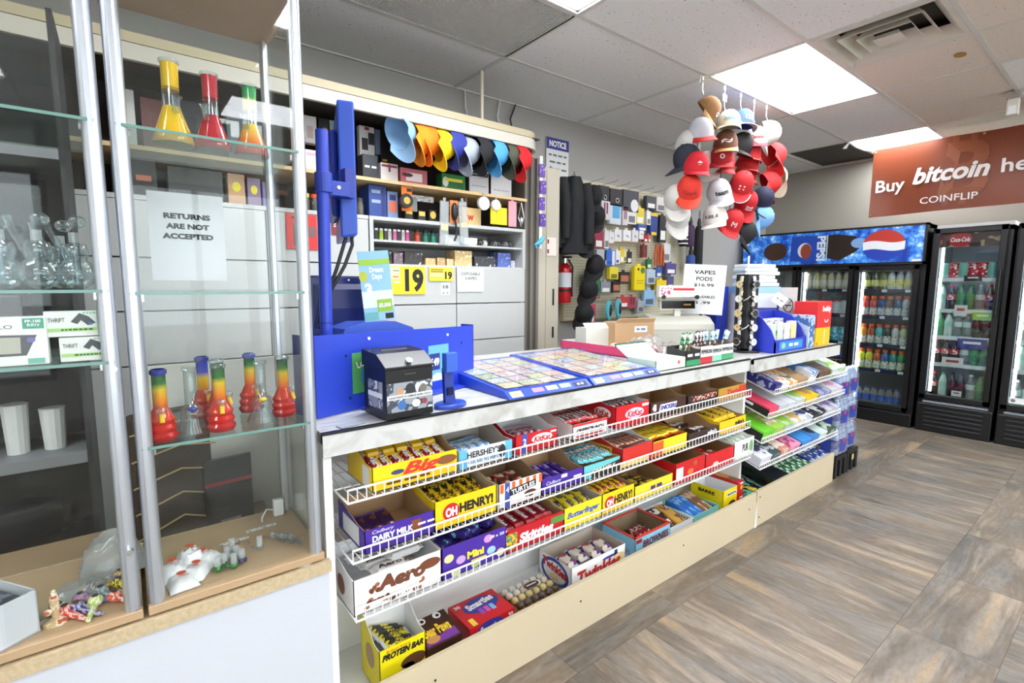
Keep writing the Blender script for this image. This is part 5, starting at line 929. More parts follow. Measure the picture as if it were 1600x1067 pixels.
# things under the counter end, seen below the shelf of the far showcase
t = T('paper_sack', 'dark brown folded sack bound with twine behind the showcase', 'sack', (.1, 1.85, .56), .3); O('sack', MB().bx(-.12, .1, -.03, .05, 0, .42), mt((64, 52, 44), .7, var=.2, vs=12), t, bev=.02)
for k in range(5): O('twine', MB().tube([(-.125, -.034, .05+.08*k), (0, -.04, .09+.075*k), (.105, -.034, .04+.085*k)], .003, 5), mt((176, 154, 110), .8), t)
t = T('black_folder', 'black folder with red line behind the showcase', 'folder', (.24, 1.83, .56), .1); O('board', MB().bx(-.07, .07, 0, .02, 0, .24), mt((30, 30, 32), .4), t); patch(t, rect(.14, .012), (0, 0, .16), FR, mt((150, 40, 46), .5)); text(t, '~1', (0, 0, .03), FR, .06, .014, mt((120, 120, 120), .5))
t = T('leaning_board', 'white board leaning behind the showcase base', 'board', (.3, 2.0, .5)); O('board', MB().bx(-.25, .25, 0, .012, 0, .6), mt((216, 214, 206), .5), t)
o = tag(O('storage_bench', MB().bx(-.6, .37, 1.72, 2.06, 0, .56), mt((150, 126, 96), .6)), 'low wooden bench behind the showcases', 'bench')
# purple strip of small packs at the canopy end
t = T('clip_strip', 'white hanging strip of purple packs at the canopy end', 'clip strip', (2.32, 2.66, 1.62)); O('strip', MB().bx(-.012, .012, 0, .003, 0, .62), MW, t)
pk = None
for k, z in enumerate([2.10, 1.99, 1.88, 1.77]):
    o = dup(pk, (2.32+.01*(k % 2), 2.645, z), label=ORD[k]+' purple small pack from the top of the white hanging strip') if pk else tag(link('purple_pack', mesh_of('purple_pack', MB().bx(-.026, .026, 0, .012, 0, .085), pm((90, 60, 150), (190, 170, 220), 50, .6))), 'first purple small pack from the top of the white hanging strip', 'packet', 'purple packs on the strip'); pk = pk or o; o.location = (2.32+.01*(k % 2), 2.649, z)
t = T('hair_clip', 'turquoise claw clip hanging at the end of the strip', 'clip', (2.305, 2.655, 1.66), .2); O('claw', MB().tube([(-.05, 0, -.02), (-.01, -.01, 0), (.03, -.005, .03), (.05, 0, .035)], [.008, .016, .016, .008], 8), mt((80, 180, 210), .4), t, smooth=True); O('teeth', MB().bx(-.04, -.03, -.004, .004, -.04, -.02).bx(-.01, 0, -.004, .004, -.03, 0).bx(.02, .03, -.004, .004, -.01, .02), mt((80, 180, 210), .4), t)
# ------------------------------------------------------------------ caps
def orient(up, front):
    z = Vector(up).normalized(); f = Vector(front); f = (f-z*f.dot(z)).normalized(); y = -f; x = y.cross(z)
    return Matrix(((x.x, y.x, z.x), (x.y, y.y, z.y), (x.z, y.z, z.z))).to_euler()
def cap_meshes():
    rx, ry, h = .082, .095, .115; c = MB(); n, k = 20, 7; v = []
    for i in range(k):
        a = i/(k-1)*PI/2*.97; s = math.cos(a)**.8; zz = math.sin(a)*h
        for j in range(n): t_ = 2*PI*j/n; v.append((rx*s*math.cos(t_), ry*s*math.sin(t_), zz))
    c.add(v, [(i*n+j, i*n+(j+1) % n, (i+1)*n+(j+1) % n, (i+1)*n+j) for i in range(k-1) for j in range(n)]+[tuple(range((k-1)*n, k*n))])
    b = MB(); m = 13; v = []
    for e in (0, .004):
        for i in range(m):
            a = -PI/2+(i/(m-1)-.5)*R_(150); ci, si = math.cos(a), math.sin(a); q = math.cos((i/(m-1)-.5)*R_(150)); dz = -.016*(1-q)
            for r in (0, .5, 1): v.append((rx*ci*(1+.02*r), ry*si-.08*r*max(0, q)**.7, -.004+e-.012*r+dz*r*1.4))
    w = 3
    f = [(i*w+j, (i+1)*w+j, (i+1)*w+j+1, i*w+j+1) for i in range(m-1) for j in range(w-1)]; o = m*w
    f += [tuple(o+x for x in reversed(q)) for q in f]
    f += [(i*w+2, (i+1)*w+2, o+(i+1)*w+2, o+i*w+2) for i in range(m-1)]+[(i*w, o+i*w, o+(i+1)*w, (i+1)*w) for i in range(m-1)]
    b.add(v, f); return c, b
_cm, _bmh = cap_meshes(); _capc = {}
def cap(label, loc, up, front, c1, c2=None, logo=None, ink=None, group='caps hanging from the ceiling hooks', s=1., stripe=None, band=None):
    c2 = c2 or c1; t = T('baseball_cap', label, 'cap', loc, 0, group); t.rotation_euler = orient(up, front); t.scale = (s, s, s)
    for nm, src, c in (('crown', _cm, c1), ('brim', _bmh, c2)):
        k = (nm, c)
        if k not in _capc: _capc[k] = mesh_of(nm, src, mt(c, .8, var=.05, vs=20), True)
        link(nm, _capc[k], t)
    O('button', MB().ell((0, 0, .115), (.008, .008, .004), 8, 4), mt(c2, .8), t)
    if logo:
        V, F, x0, x1, y0, y1 = glyphs(logo, .03, 0); w = min(.085, .03*(x1-x0)/(y1-y0)); hh = w*(y1-y0)/(x1-x0); hh = min(hh, .045); vs = []
        for x, y in V:
            a = (x-(x0+x1)/2)/(x1-x0)*w; b = (y-(y0+y1)/2)/(y1-y0)*hh+.047; an = math.asin(min(.99, b/.115)); q = math.cos(an)**.8
            vs.append((a, -.0965*q*math.sqrt(max(0, 1-(a/(.083*q))**2))-.001, b))
        me = bpy.data.meshes.new('logo'); me.from_pydata(vs, [], F); me.materials.append(mt(ink or (245, 245, 245), .7)); link('logo', me, t)
    if stripe:
        for d in (-.011, .006):
            vs = []; 
            for i in range(9):
                a = i/8*PI/2*.95; q = math.cos(a)**.8
                vs += [(.0835*q*math.cos(-.5)+.001, -.097*q*math.sin(.5)+d, .116*math.sin(a)), (.0835*q*math.cos(-.5)+.001, -.097*q*math.sin(.5)+d+.006, .116*math.sin(a))]
            me = bpy.data.meshes.new('stripe'); me.from_pydata(vs, [], [(2*i, 2*i+1, 2*i+3, 2*i+2) for i in range(8)]); me.materials.append(mt(stripe, .7)); link('stripe', me, t)
    if band: O('edge_piping', MB().tube([(.082*math.cos(a)*1.02, -.095*abs(math.sin(a))-.08*max(0, math.sin(a))**.7, -.018) for a in [PI*(k+1)/14 for k in range(13)]], .003, 5), mt(band, .7), t)
    return t
V3 = Vector
CAM = V3((-.86, -.5, 0)); RGT = V3((.5, -.86, 0)); UPZ = V3((0, 0, 1))
def cc(label, x, z, c1, c2=None, turn=0., pitch=.35, roll=0., y=1.955, **k):
    """cap facing roughly to the shop floor, turned, nodded down by pitch, rolled"""
    f = CAM*math.cos(turn)+RGT*math.sin(turn); sd = RGT*math.cos(turn)-CAM*math.sin(turn)
    up = (UPZ*math.cos(pitch)+f*math.sin(pitch)); fr = f*math.cos(pitch)-UPZ*math.sin(pitch)
    up = up*math.cos(roll)+sd*math.sin(roll)
    return cap(label, (x, y, z-.05), up, fr, c1, c2, **k)
RD = (200, 26, 36); WHc = (228, 226, 222); NV = (30, 34, 60)
cc('brown crinkled cap hanging highest by the near hook', 3.14, 2.565, (150, 108, 66), (186, 146, 96), 1.15, .9, .3, logo='GF', s=.9)
cc('pale grey cap with a red brim under the brown one', 3.10, 2.405, (190, 190, 198), (190, 40, 34), .45, .35, -.15)
cc('off-white cap with a wide white brim behind the pale grey one', 3.085, 2.345, (200, 198, 194), (212, 210, 206), .5, .95, -.2, y=2.04)
cc('navy cap half hidden above the red maple leaf cap', 3.04, 2.24, (36, 40, 54), None, -1.2, .5, .2, y=2.0)
cc('red cap with a white leaf mark on the near string', 3.02, 2.17, (196, 24, 40), (190, 26, 40), .25, .3, .1, logo='*', y=1.93)
cc('orange red cap with a long brim on the near string', 2.99, 2.03, (208, 50, 36), (214, 66, 44), .1, .75, .1, logo='Canada', ink=(150, 40, 40))
cc('white cap behind the orange red one', 2.995, 1.985, (200, 198, 192), (206, 204, 198), .3, .95, -.15, y=2.05)
cc('white cap lowest on the near string with its brim hanging', 3.04, 1.885, (204, 202, 198), None, .6, 1.1, -.1, y=2.07)
cc('cream cap with teal script on the second string', 3.375, 2.50, (184, 175, 154), (196, 190, 174), .1, .12, .03, logo='Junior', ink=(60, 140, 150), y=1.92)
cc('brown cap with a tan brim and white lettering', 3.385, 2.375, (110, 70, 48), (206, 160, 104), .1, .3, 0, logo='~', y=1.94)
cc('red cap with a ringed mark under the brown one', 3.37, 2.28, (170, 28, 34), (176, 34, 40), .1, .35, 0, logo='O', y=1.96)
cc('second red cap peeping out beside the ringed one', 3.46, 2.265, (180, 36, 40), (196, 60, 60), .3, .4, .1, y=2.0)
cc('white brimmed cap under the two red ones', 3.375, 2.26, (196, 194, 188), (208, 206, 200), .0, .75, -.1, y=2.05)
cc('bright white cap with a dark and red logo', 3.32, 2.04, (216, 216, 222), None, .3, .5, -.25, logo='team', ink=(40, 40, 50), y=1.93)
cc('creased off-white cap low on the second string', 3.27, 1.86, (214, 208, 200), (220, 214, 208), -.25, .3, -.1, logo='--', ink=(120, 110, 110), y=1.92)
cc('red cap with a square white mark low on the second string', 3.51, 1.86, (196, 30, 36), (196, 30, 36), .1, .6, .45, logo='[+]', y=1.95)
cc('blue cap with white ITA letters and a white brim', 3.61, 2.565, (52, 76, 168), (196, 198, 206), .55, .15, .25, logo='ITA', y=1.96)
cc('black cap under the blue lettered one', 3.62, 2.41, (26, 24, 28), (40, 36, 40), .6, .5, .3, y=1.97)
for k in range(3): cc(['uppermost', 'middle', 'lowest'][k]+' of three nested red brimmed caps in the middle of the bunch', 3.72, 2.36-.075*k, (176, 30, 34), (198, 56, 54), .35, .25, .2, y=1.95+.01*k)
cc('red cap with white piping and rivets seen from the front', 3.58, 2.13, (192, 30, 36), (190, 28, 34), -.1, .75, .35, logo=': :', band=(240, 236, 236), y=1.92)
cc('red cap with white script low in the bunch', 3.70, 2.02, (190, 28, 36), None, .3, .95, .2, logo='Canada\nCanada', y=1.95)
cc('black cap hanging lowest in the bunch', 3.68, 1.80, (24, 24, 26), None, 1.2, 1.0, .3)
cc('crimson brimmed cap with a white crown and red band', 3.78, 2.47, (190, 182, 174), (150, 14, 38), .05, .3, .05, logo='Canada', ink=(176, 20, 48), y=1.93)
cc('white cap tipped sideways at the top of the bunch', 3.93, 2.56, (192, 188, 182), None, .8, 1.25, .7, y=1.94)
cc('red cap with a double white stripe at the edge of the bunch', 4.06, 2.42, (204, 34, 36), None, 1.2, .9, .8, stripe=(236, 226, 226), s=1.1)
cc('cream folded cap under the striped red one', 4.16, 2.28, (222, 212, 184), None, 1.6, 1.2, 1., y=1.95)
cc('second red cap with a double white stripe below the cream one', 4.02, 2.20, (198, 28, 32), None, 1., 1., .7, stripe=(236, 226, 226))
cc('navy cap hanging under the striped caps', 3.95, 2.07, NV, None, .5, .9, .2)
cc('light blue cap hanging with its brim straight down', 3.93, 1.94, (120, 170, 226), (130, 180, 232), 1.3, 1.35, .3)
for k, (x, z) in enumerate([(3.10, 2.64), (3.37, 2.60), (3.585, 2.65), (3.78, 2.60), (3.97, 2.65)]):
    t = T('cap_hook', ['wire hook with white ties above the brown cap', 'wire hook with a white price card above the cream cap', 'wire hook above the blue lettered cap', 'wire hook above the crimson brimmed cap', 'wire hook above the sideways white cap'][k], 'hook', (x, 1.955, z)); O('wire', MB().tube([(0, 0, CEIL-z), (0, 0, 0), (.006, -.004, -.02), (0, -.01, -.03)], .0022, 6), MCHROME, t); O('clip_tag', MB().bx(-.009, .009, -.002, .002, CEIL-z-.035, CEIL-z-.01), MW, t)
    if k == 1: O('price_card', MB().bx(-.025, .025, -.004, -.002, .03, .075), MW, t)
    if k == 0: O('tie', MB().tube([(-.04, 0, CEIL-z-.06), (-.01, .01, CEIL-z-.01), (.03, -.01, CEIL-z-.008)], .004, 6), MW, t)
for k, (x0, z0, z1) in enumerate(((3.03, 2.30, 2.22), (3.33, 2.16, 2.09), (3.47, 1.98, 1.9))):
    o = tag(O('cap_clip', MB().tube([(x0, 1.93, z0), (x0, 1.93, z1)], .003, 6), MK), ORD[k]+'-from-left thin black clip between two caps of the bunch', 'clip', 'clips between the caps')
# caps under the canopy: hung by the strap, brims down
for k, (lab, x, c, c2, z) in enumerate([('light blue cap under the canopy, nearest the monitor', 1.29, (150, 190, 226), None, 2.16), ('bright orange cap in the canopy row', 1.40, (246, 140, 20), None, 2.14), ('orange cap beside the yellow one in the canopy row', 1.45, (238, 126, 20), None, 2.15), ('yellow cap in the canopy row', 1.53, (246, 210, 20), None, 2.13), ('royal blue cap in the canopy row', 1.615, (50, 60, 150), None, 2.15), ('light grey cap in the canopy row', 1.71, (168, 176, 190), None, 2.13), ('black cap in the canopy row', 1.80, (30, 30, 34), None, 2.14), ('sky blue cap in the canopy row', 1.915, (80, 160, 220), None, 2.15), ('olive cap in the canopy row', 2.03, (84, 84, 68), (70, 74, 60), 2.15), ('red cap at the end of the canopy row', 2.10, (206, 24, 30), None, 2.14)]):
    cap(lab, (x-.055, 2.60+.01*(k % 3), z+.025), (.8, .35, .28) if k == 0 else (.92, -.12, .22), (-.3, -.5, -.9), c, c2, group='caps hung under the canopy')

# ------------------------------------------------------------------ pegboard with carded goods
t = T('pegboard', 'cream pegboard panel on the back wall', 'pegboard', (3.87, 3.14, 1.07)); O('board', MB().bx(-.87, .9, -.012, .006, 0, 1.20), mt((206, 200, 172), .6), t); O('frame_edge', MB().bx(-.885, -.87, -.016, .02, 0, 1.2).bx(-.885, .9, -.016, .02, -.012, 0), mt((190, 172, 134), .6), t)
hm = MB()
for i in range(69):
    for j in range(46): x, z = -.85+.0254*i, .03+.0254*j; hm.add([(x-.0035, -.0126, z-.0035), (x+.0035, -.0126, z-.0035), (x+.0035, -.0126, z+.0035), (x-.0035, -.0126, z+.0035)], [(0, 1, 2, 3)])
stuff(O('hole_pattern', hm, mt((96, 90, 74), .8), t))
for k in range(7): o = tag(O('peg_hook', MB().tube([(0, 0, 0), (.0, -.16, .01), (0, -.17, .025)], .0022, 5), mt((150, 148, 144), .4, .6)), ORD[k]+'-from-left bare steel peg hook above the pegboard goods', 'peg hook', 'bare peg hooks'); o.location = (3.28+.17*k, 3.12, 2.255)
PY = 3.06
G_ = [
(3.33, 3.46, 2.08, 2.23, D_, 'black carded earphone box beside the black caps'), (3.47, 3.63, 2.07, 2.22, D_, 'black carded cable box on the pegboard'), (3.64, 3.86, 2.04, 2.23, (60, 62, 72), 'black and white curved box on the pegboard'),
(3.35, 3.46, 1.94, 2.10, (220, 214, 216), 'white card with maroon sticks on the pegboard'), (3.47, 3.62, 1.91, 2.09, (214, 222, 230), 'white card with sky blue case on the pegboard'), (3.64, 3.71, 1.91, 2.08, (214, 206, 210), 'narrow white card with maroon case'), (3.71, 3.84, 1.93, 2.10, (226, 226, 226), 'white long card with pale case on the pegboard'), (3.84, 3.96, 1.94, 2.09, (226, 206, 60), 'yellow floral card on the pegboard'), (3.86, 3.99, 1.88, 1.94, (60, 90, 160), 'blue small pack under the yellow floral card'),
(3.97, 4.12, 2.09, 2.21, (56, 62, 70), 'dark slate phone case on the pegboard'), (4.13, 4.27, 2.08, 2.22, (222, 218, 216), 'white box with a pink picture on the pegboard'), (4.06, 4.17, 1.85, 2.06, (40, 66, 140), 'blue torch with yellow ends on the pegboard'), (4.2, 4.31, 1.79, 2.05, (36, 38, 40), 'tall black box at the edge of the pegboard goods'), (3.99, 4.05, 1.94, 2.07, (232, 232, 232), 'narrow white card with a black stripe'),
(3.27, 3.38, 1.69, 1.84, (170, 50, 80), 'crimson pack on the second pegboard row'), (3.40, 3.46, 1.69, 1.85, W_, 'white long pack beside the crimson one'), (3.47, 3.535, 1.74, 1.84, W_, 'white small earbud card by the long pack'), (3.545, 3.64, 1.76, 1.87, W_, 'white earbud card with grey picture on the second row'), (3.66, 3.77, 1.77, 1.87, (236, 236, 234), 'wide white earbud card on the second row'), (3.79, 3.88, 1.77, 1.88, (226, 224, 228), 'pale lilac earbud card on the second row'), (3.885, 3.95, 1.80, 1.90, W_, 'white earbud card before the red pack'), (3.96, 4.015, 1.78, 1.84, (180, 30, 44), 'small red pack on the second row'), (4.02, 4.055, 1.78, 1.845, (226, 110, 100), 'salmon small pack on the second row'),
(3.31, 3.41, 1.54, 1.68, (190, 192, 196), 'silver blister pack on the third row'), (3.42, 3.435, 1.54, 1.65, D_, 'thin black card on the third row'), (3.44, 3.555, 1.54, 1.68, (60, 110, 200), 'bright blue cable card on the third row'), (3.56, 3.62, 1.56, 1.68, W_, 'white narrow card beside the blue cable card'), (3.63, 3.675, 1.57, 1.70, (236, 206, 50), 'yellow narrow card on the third row'), (3.68, 3.72, 1.58, 1.69, (226, 214, 150), 'pale yellow narrow card on the third row'), (3.73, 3.80, 1.57, 1.68, (50, 40, 44), 'black and red battery card on the third row'), (3.94, 4.01, 1.63, 1.75, (120, 50, 50), 'dark red card under the white earbud cards'), (4.28, 4.39, 1.60, 1.78, (222, 224, 228), 'white bagged cable on the third row'), (4.32, 4.49, 1.48, 1.59, (90, 80, 140), 'violet carded pack at the edge of the pegboard'), (4.03, 4.10, 1.53, 1.62, (50, 120, 70), 'green handled tool on the pegboard'),
(3.19, 3.37, 1.25, 1.50, (50, 130, 90), 'green and red gloves card beside the lower black cap'), (3.37, 3.50, 1.30, 1.40, (150, 150, 160), 'grey figurine blister on the fourth row'), (3.48, 3.60, 1.42, 1.53, (232, 214, 60), 'yellow card with a white strip on the fourth row'), (3.62, 3.75, 1.38, 1.49, (60, 44, 40), 'black jar card with copper label'), (3.53, 3.63, 1.30, 1.40, (70, 48, 42), 'second black jar card with copper label'), (3.83, 3.99, 1.32, 1.55, (244, 220, 20), 'big yellow air freshener pack on the pegboard'), (4.02, 4.15, 1.38, 1.52, (190, 206, 220), 'white and blue card on the fourth row'), (4.16, 4.25, 1.45, 1.54, (60, 90, 160), 'round blue card on the fourth row'), (4.18, 4.34, 1.30, 1.42, (238, 206, 40), 'yellow striped card on the fourth row'), (4.36, 4.47, 1.31, 1.46, (90, 86, 130), 'dusky violet card on the fourth row'),
(3.19, 3.32, 1.03, 1.20, (214, 80, 110), 'pink moulded goggle pack on the lowest row'), (3.62, 3.75, 1.16, 1.26, (190, 60, 60), 'red and white striped card on the lowest row'), (3.76, 3.88, 1.15, 1.26, (170, 70, 80), 'maroon and white card on the lowest row'), (3.89, 3.98, 1.11, 1.22, (170, 176, 184), 'clear grey pack on the lowest row'), (4.00, 4.17, 1.17, 1.32, (150, 190, 226), 'pale blue toy pack behind the register display')]
for a, b, z0, z1, c, lab in G_:
    cc2 = (240, 238, 234) if sum(c) < 500 else tuple(int(q*.55) for q in c); d = .006+.016*((a*37) % 1)
    fc = [(cc2, 0, .26, .7, .34, 0)]
    if 'earbud' in lab: fc = [((110, 110, 116), -.1, .5, .26, .1, 1), ((90, 90, 96), .2, .42, .2, .1, 1), ((226, 150, 110), 0, -.0, .9, .06, 0)]
    if 'maroon' in lab and 'white card' in lab or 'narrow white card with maroon' in lab: fc = [((110, 34, 60), -.3, .62, .18, .6, 0), ((110, 34, 60), .3, .62, .18, .6, 0)]
    if 'sky blue case' in lab: fc = [((90, 170, 220), .1, .6, .66, .6, 0)]
    if 'curved' in lab: fc = [((232, 232, 232), .45, .3, .5, .6, 1)]
    if 'torch' in lab: fc = [((240, 200, 30), 0, .93, 1., .14, 0), ((240, 200, 30), 0, .07, .7, .14, 0)]
    if 'blue cable' in lab: fc = [((226, 232, 240), .62, .5, .3, .9, 0), ((40, 80, 170), -.2, .2, .6, .2, 0)]
    if 'jar' in lab: fc = [((190, 120, 90), 0, .45, .8, .5, 0), ((30, 28, 28), 0, .9, 1, .2, 0)]
    if 'air freshener' in lab: fc = [((90, 130, 60), .5, .82, .4, .26, 1), ((70, 50, 40), -.3, .86, .2, .1, 1), ((200, 160, 10), 0, .4, .7, .03, 0), ((200, 160, 10), 0, .3, .6, .03, 0)]
    if 'gloves' in lab: fc = [((230, 226, 220), 0, .93, 1., .14, 0), ((190, 40, 40), -.1, .7, .8, .14, 0), ((30, 30, 50), .2, .2, .5, .2, 0), ((220, 60, 60), .2, .06, .8, .05, 0)]
    if 'earphone' in lab or 'cable box' in lab: fc = [((190, 190, 190), .2, .35, .3, .3, 1), (D_, .2, .35, .2, .2, 1)]
    pack(lab, a, b, z0, z1, PY-d, d+.02, mt(c, .4), 'carded pack', 'carded_pack', fc, tab=(z1 < 2.2))
def goggles(lab, x, z):
    t = T('goggle_pack', lab, 'goggles', (x, 3.0, z), .4); O('shell', MB().lathe_xyz([(.75, 0), (1, .2), (1, .8), (.75, 1)], (0, 0, 0), (.07, .09, .03), 18).xf(Matrix.Rotation(PI/2, 4, 'X')), mt((90, 190, 200), .35), t, smooth=True); O('peg', MB().tube([(0, .14, .07), (0, -.02, .075)], .003, 5), MCHROME, t); O('dark_lens', MB().ell((0, -.03, 0), (.035, .012, .055), 14, 8), mt((40, 44, 50), .15), t, smooth=True)
goggles('turquoise goggle pack next to the pink one', 3.41, 1.145); goggles('turquoise goggle pack second from the pink one', 3.54, 1.16)
for k, x in enumerate((4.14, 4.23)): t = T('scissors', ['orange handled pliers on the pegboard', 'second orange handled pliers on the pegboard'][k], 'pliers', (x, 3.03, 1.56)); O('handle', MB().tube([(-.02, 0, 0), (-.024, 0, .1), (-.004, 0, .2)], .011, 8), mt((206, 96, 40), .5), t, smooth=True); O('handle', MB().tube([(.02, 0, 0), (.022, 0, .1), (.004, 0, .2)], .011, 8), mt((190, 80, 36), .5), t, smooth=True)
for k, (x, z0, z1, c, c2, lab) in enumerate([(4.51, 1.76, 1.96, (30, 30, 34), (226, 224, 220), 'black and white striped folded umbrella'), (4.63, 1.76, 1.98, (70, 46, 80), (90, 60, 100), 'purple folded umbrella'), (4.79, 1.54, 1.98, (24, 24, 26), None, 'long black folded umbrella'), (4.66, 1.52, 1.68, (50, 80, 150), None, 'short blue folded umbrella')]):
    t = T('umbrella', lab+' hanging at the pegboard end', 'umbrella', (x, 2.99, z0)); h = z1-z0
    O('canopy', MB().lathe([(.03, 0), (.048, .03), (.045, h*.9), (.03, h)], 14), mt(c, .7), t, smooth=True); O('handle', MB().lathe([(.018, h), (.022, h+.03), (.016, h+.06), (.012, h+.08)], 12), MK, t, smooth=True); O('strap', MB().tube([(0, 0, h+.08), (.01, 0, h+.12), (0, 0, h+.16), (-.01, 0, h+.12), (0, 0, h+.08)], .003, 5), MK, t); O('peg', MB().tube([(0, .145, h+.155), (0, -.01, h+.157)], .003, 5), MCHROME, t)
    if k == 0:
        for q in range(5): O('stripe', MB().lathe([(.0495, .02+q*.042), (.0495, .033+q*.042)], 14, cap=False), mt(c2, .7), t)
# black caps, coats and extinguisher beside the pegboard
for k, (x, z, tr) in enumerate([(3.13, 2.13, .4), (3.18, 1.97, .2), (3.06, 1.76, .3), (3.19, 1.57, -.2), (3.12, 1.37, -.3), (3.07, 1.17, -.3)]): cc(['topmost', 'second', 'third', 'fourth', 'fifth', 'lowest'][k]+' black cap in the column beside the pegboard', x, z, (24, 24, 26), None, tr, .75, .25, y=2.95, group='black caps beside the pegboard', s=.98, logo=None)
def coat(lab, x, y, z0, z1, w, seed, d=.12):
    rd = random.Random(seed); t = T('jacket', lab, 'jacket', (x, y, z0), R_(-25)); n, k = 22, 12; v = []; H = z1-z0
    for i in range(k):
        q = i/(k-1); r = w*(1.0-.12*q if q < .75 else .91-.75*(q-.75)*2.4)
        for j in range(n): a = 2*PI*j/n; f = 1+.13*math.sin(5*a+3*q+seed)+.05*rd.uniform(-1, 1); v.append((r*f*math.cos(a), d*(r/w)*f*math.sin(a), q*H))
    O('cloth', MB().add(v, [(i*n+j, i*n+(j+1) % n, (i+1)*n+(j+1) % n, (i+1)*n+j) for i in range(k-1) for j in range(n)]+[tuple(range(n-1, -1, -1)), tuple(range((k-1)*n, k*n))]), mt((24, 25, 29), .75, var=.15, vs=14), t, smooth=True)
    for s in (-1, 1): O('sleeve', MB().tube([(s*w*.75, -.02, H*.9), (s*w*1.0, -.05, H*.55), (s*w*.95, -.06, H*.12)], [.05, .045, .038], 10), mt((22, 23, 26), .75), t, smooth=True)
    O('loop', MB().tube([(-.015, 0, H-.01), (0, 0, H+.04), (.015, 0, H-.01)], .004, 6), MK, t)
coat('black jacket hanging beside the locker', 2.705, 2.99, 1.66, 2.25, .11, 1, .1); coat('second black jacket hanging in front of the pegboard edge', 2.90, 2.93, 1.62, 2.22, .115, 2, .1)
t = T('fire_extinguisher', 'red fire extinguisher with white label on the back wall', 'fire extinguisher', (2.95, 3.07, 1.22)); O('cylinder', MB().lathe([(.052, 0), (.056, .01), (.056, .27), (.045, .31), (.02, .33)], 18), mt((196, 24, 32), .25, coat=.5), t, smooth=True); O('label_band', MB().lathe([(.0568, .13), (.0568, .25)], 18, cap=False), mt((216, 220, 224), .5), t, smooth=True); O('valve', MB().cyl((0, 0, .33), (0, 0, .37), .016), MCHROME, t); O('lever', MB().bx(-.012, .012, -.07, .02, .37, .385).bx(-.012, .012, -.06, .02, .40, .41), MK, t); O('hose', MB().tube([(.02, -.02, .36), (.06, -.03, .3), (.066, -.02, .12), (.06, -.03, .05)], .008, 8), MK, t, smooth=True); O('strap', MB().lathe([(.0575, .09), (.0575, .115)], 18, cap=False), mt((60, 20, 20), .5), t)
t = T('red_tag', 'small red swing tag on the black jacket', 'tag', (2.99, 2.88, 2.08)); O('card', MB().bx(-.02, .02, 0, .003, 0, .08), mt((206, 40, 40), .5), t); patch(t, [(-.006, -.02), (.008, .012), (.004, .02), (-.01, -.01)], (0, 0, .045), FR, INKW)
t = T('black_cabinet', 'low black cabinet under the pegboard', 'cabinet', (4.0, 2.9, 0)); O('body', MB().bx(-.3, .45, -.05, .2, 0, .98), MK, t, bev=.004); O('door_gap', MB().bx(.05, .055, -.052, -.05, .05, .95), mt((60, 60, 60), .5), t)
# ------------------------------------------------------------------ things on the counter
ZC = .9875; BL = (44, 70, 196); MBL = mt(BL, .35); MBLD = mt((26, 36, 96), .35)
t = T('lottery_terminal_shield', 'bright blue metal shield panel with posters on the counter', 'terminal shield', (.75, 1.54, ZC), R_(17.2))
O('front_panel', MB().add([(-.353, 0, 0), (.353, 0, 0), (.353, 0, .222), (-.353, 0, .238), (-.353, .005, 0), (.353, .005, 0), (.353, .005, .222), (-.353, .005, .238)], [(0, 1, 2, 3), (7, 6, 5, 4), (0, 4, 5, 1), (1, 5, 6, 2), (2, 6, 7, 3), (3, 7, 4, 0)]), MBL, t)
O('side_flange', MB().bx(-.353, -.348, .0, .1, 0, .236), mt((30, 50, 150), .35), t); O('side_flange', MB().bx(.348, .353, .0, .06, 0, .226), MBL, t)
O('foot_flange', MB().bx(-.2, .35, -.05, 0, 0, .004), MBL, t)
for x, z in ((-.16, .215), (.2, .198)): O('bolt', MB().cyl((x, -.004, z), (x, 0, z), .005), MW, t)
for x, z in ((-.245, .17), (-.235, .04), (.28, .16)): O('hole', MB().cyl((x, -.0015, z), (x, 0, z), .004), mt((10, 16, 60), .5), t)
p = O('poster', MB().bx(-.225, -.135, -.0015, -.0005, .05, .175), mt((80, 160, 90), .5), t); text(p, 'Lotto', (-.18, -.0015, .145), FR, .06, .022, INKW, bold=.02, rot=.3); patch(p, oval(.05, .07), (-.17, -.0015, .1), FR, mt((60, 130, 190), .5)); patch(p, [(-.01, -.025), (.004, -.028), (.016, .02), (.004, .026)], (-.17, -.0025, .1), FR, INKW)
p = O('poster', MB().bx(.10, .205, -.0015, -.0005, .035, .165), mt((110, 180, 222), .5), t); patch(p, rect(.055, .06), (.13, -.0015, .105), FR, mt((36, 50, 130), .5)); text(p, '649', (.13, -.0025, .105), FR, .045, .03, INKW, bold=.05); patch(p, [(-.05, -.015), (.05, -.015), (.05, .02), (.02, .008), (-.01, .014), (-.05, .0)], (.1525, -.0015, .05), FR, mt((214, 232, 240), .5))
t = T('monitor_pole', 'tall bright blue pole behind the shield, holding the tilted screen', 'pole', (.5, 1.6, ZC)); O('pole', MB().cyl((0, 0, 0), (.012, 0, .845), .0185, n=18), MBL, t, smooth=True); O('joint_ring', MB().cyl((.004, 0, .26), (.004, 0, .263), .0192, n=18), mt((20, 34, 110), .4), t)
O('clamp', MB().cyl((.012, 0, .66), (.012, 0, .72), .026, n=18).bx(.02, .09, -.008, .03, .655, .70), mt((40, 66, 176), .4), t, bev=.002); O('clamp_bolt', MB().cyl((.055, -.012, .68), (.055, -.008, .68), .006), MW, t); O('arm', MB().bx(.08, .11, .0, .12, .655, .745), mt((36, 58, 160), .4), t)
dx = V3((math.cos(R_(74)), math.sin(R_(74)), 0))
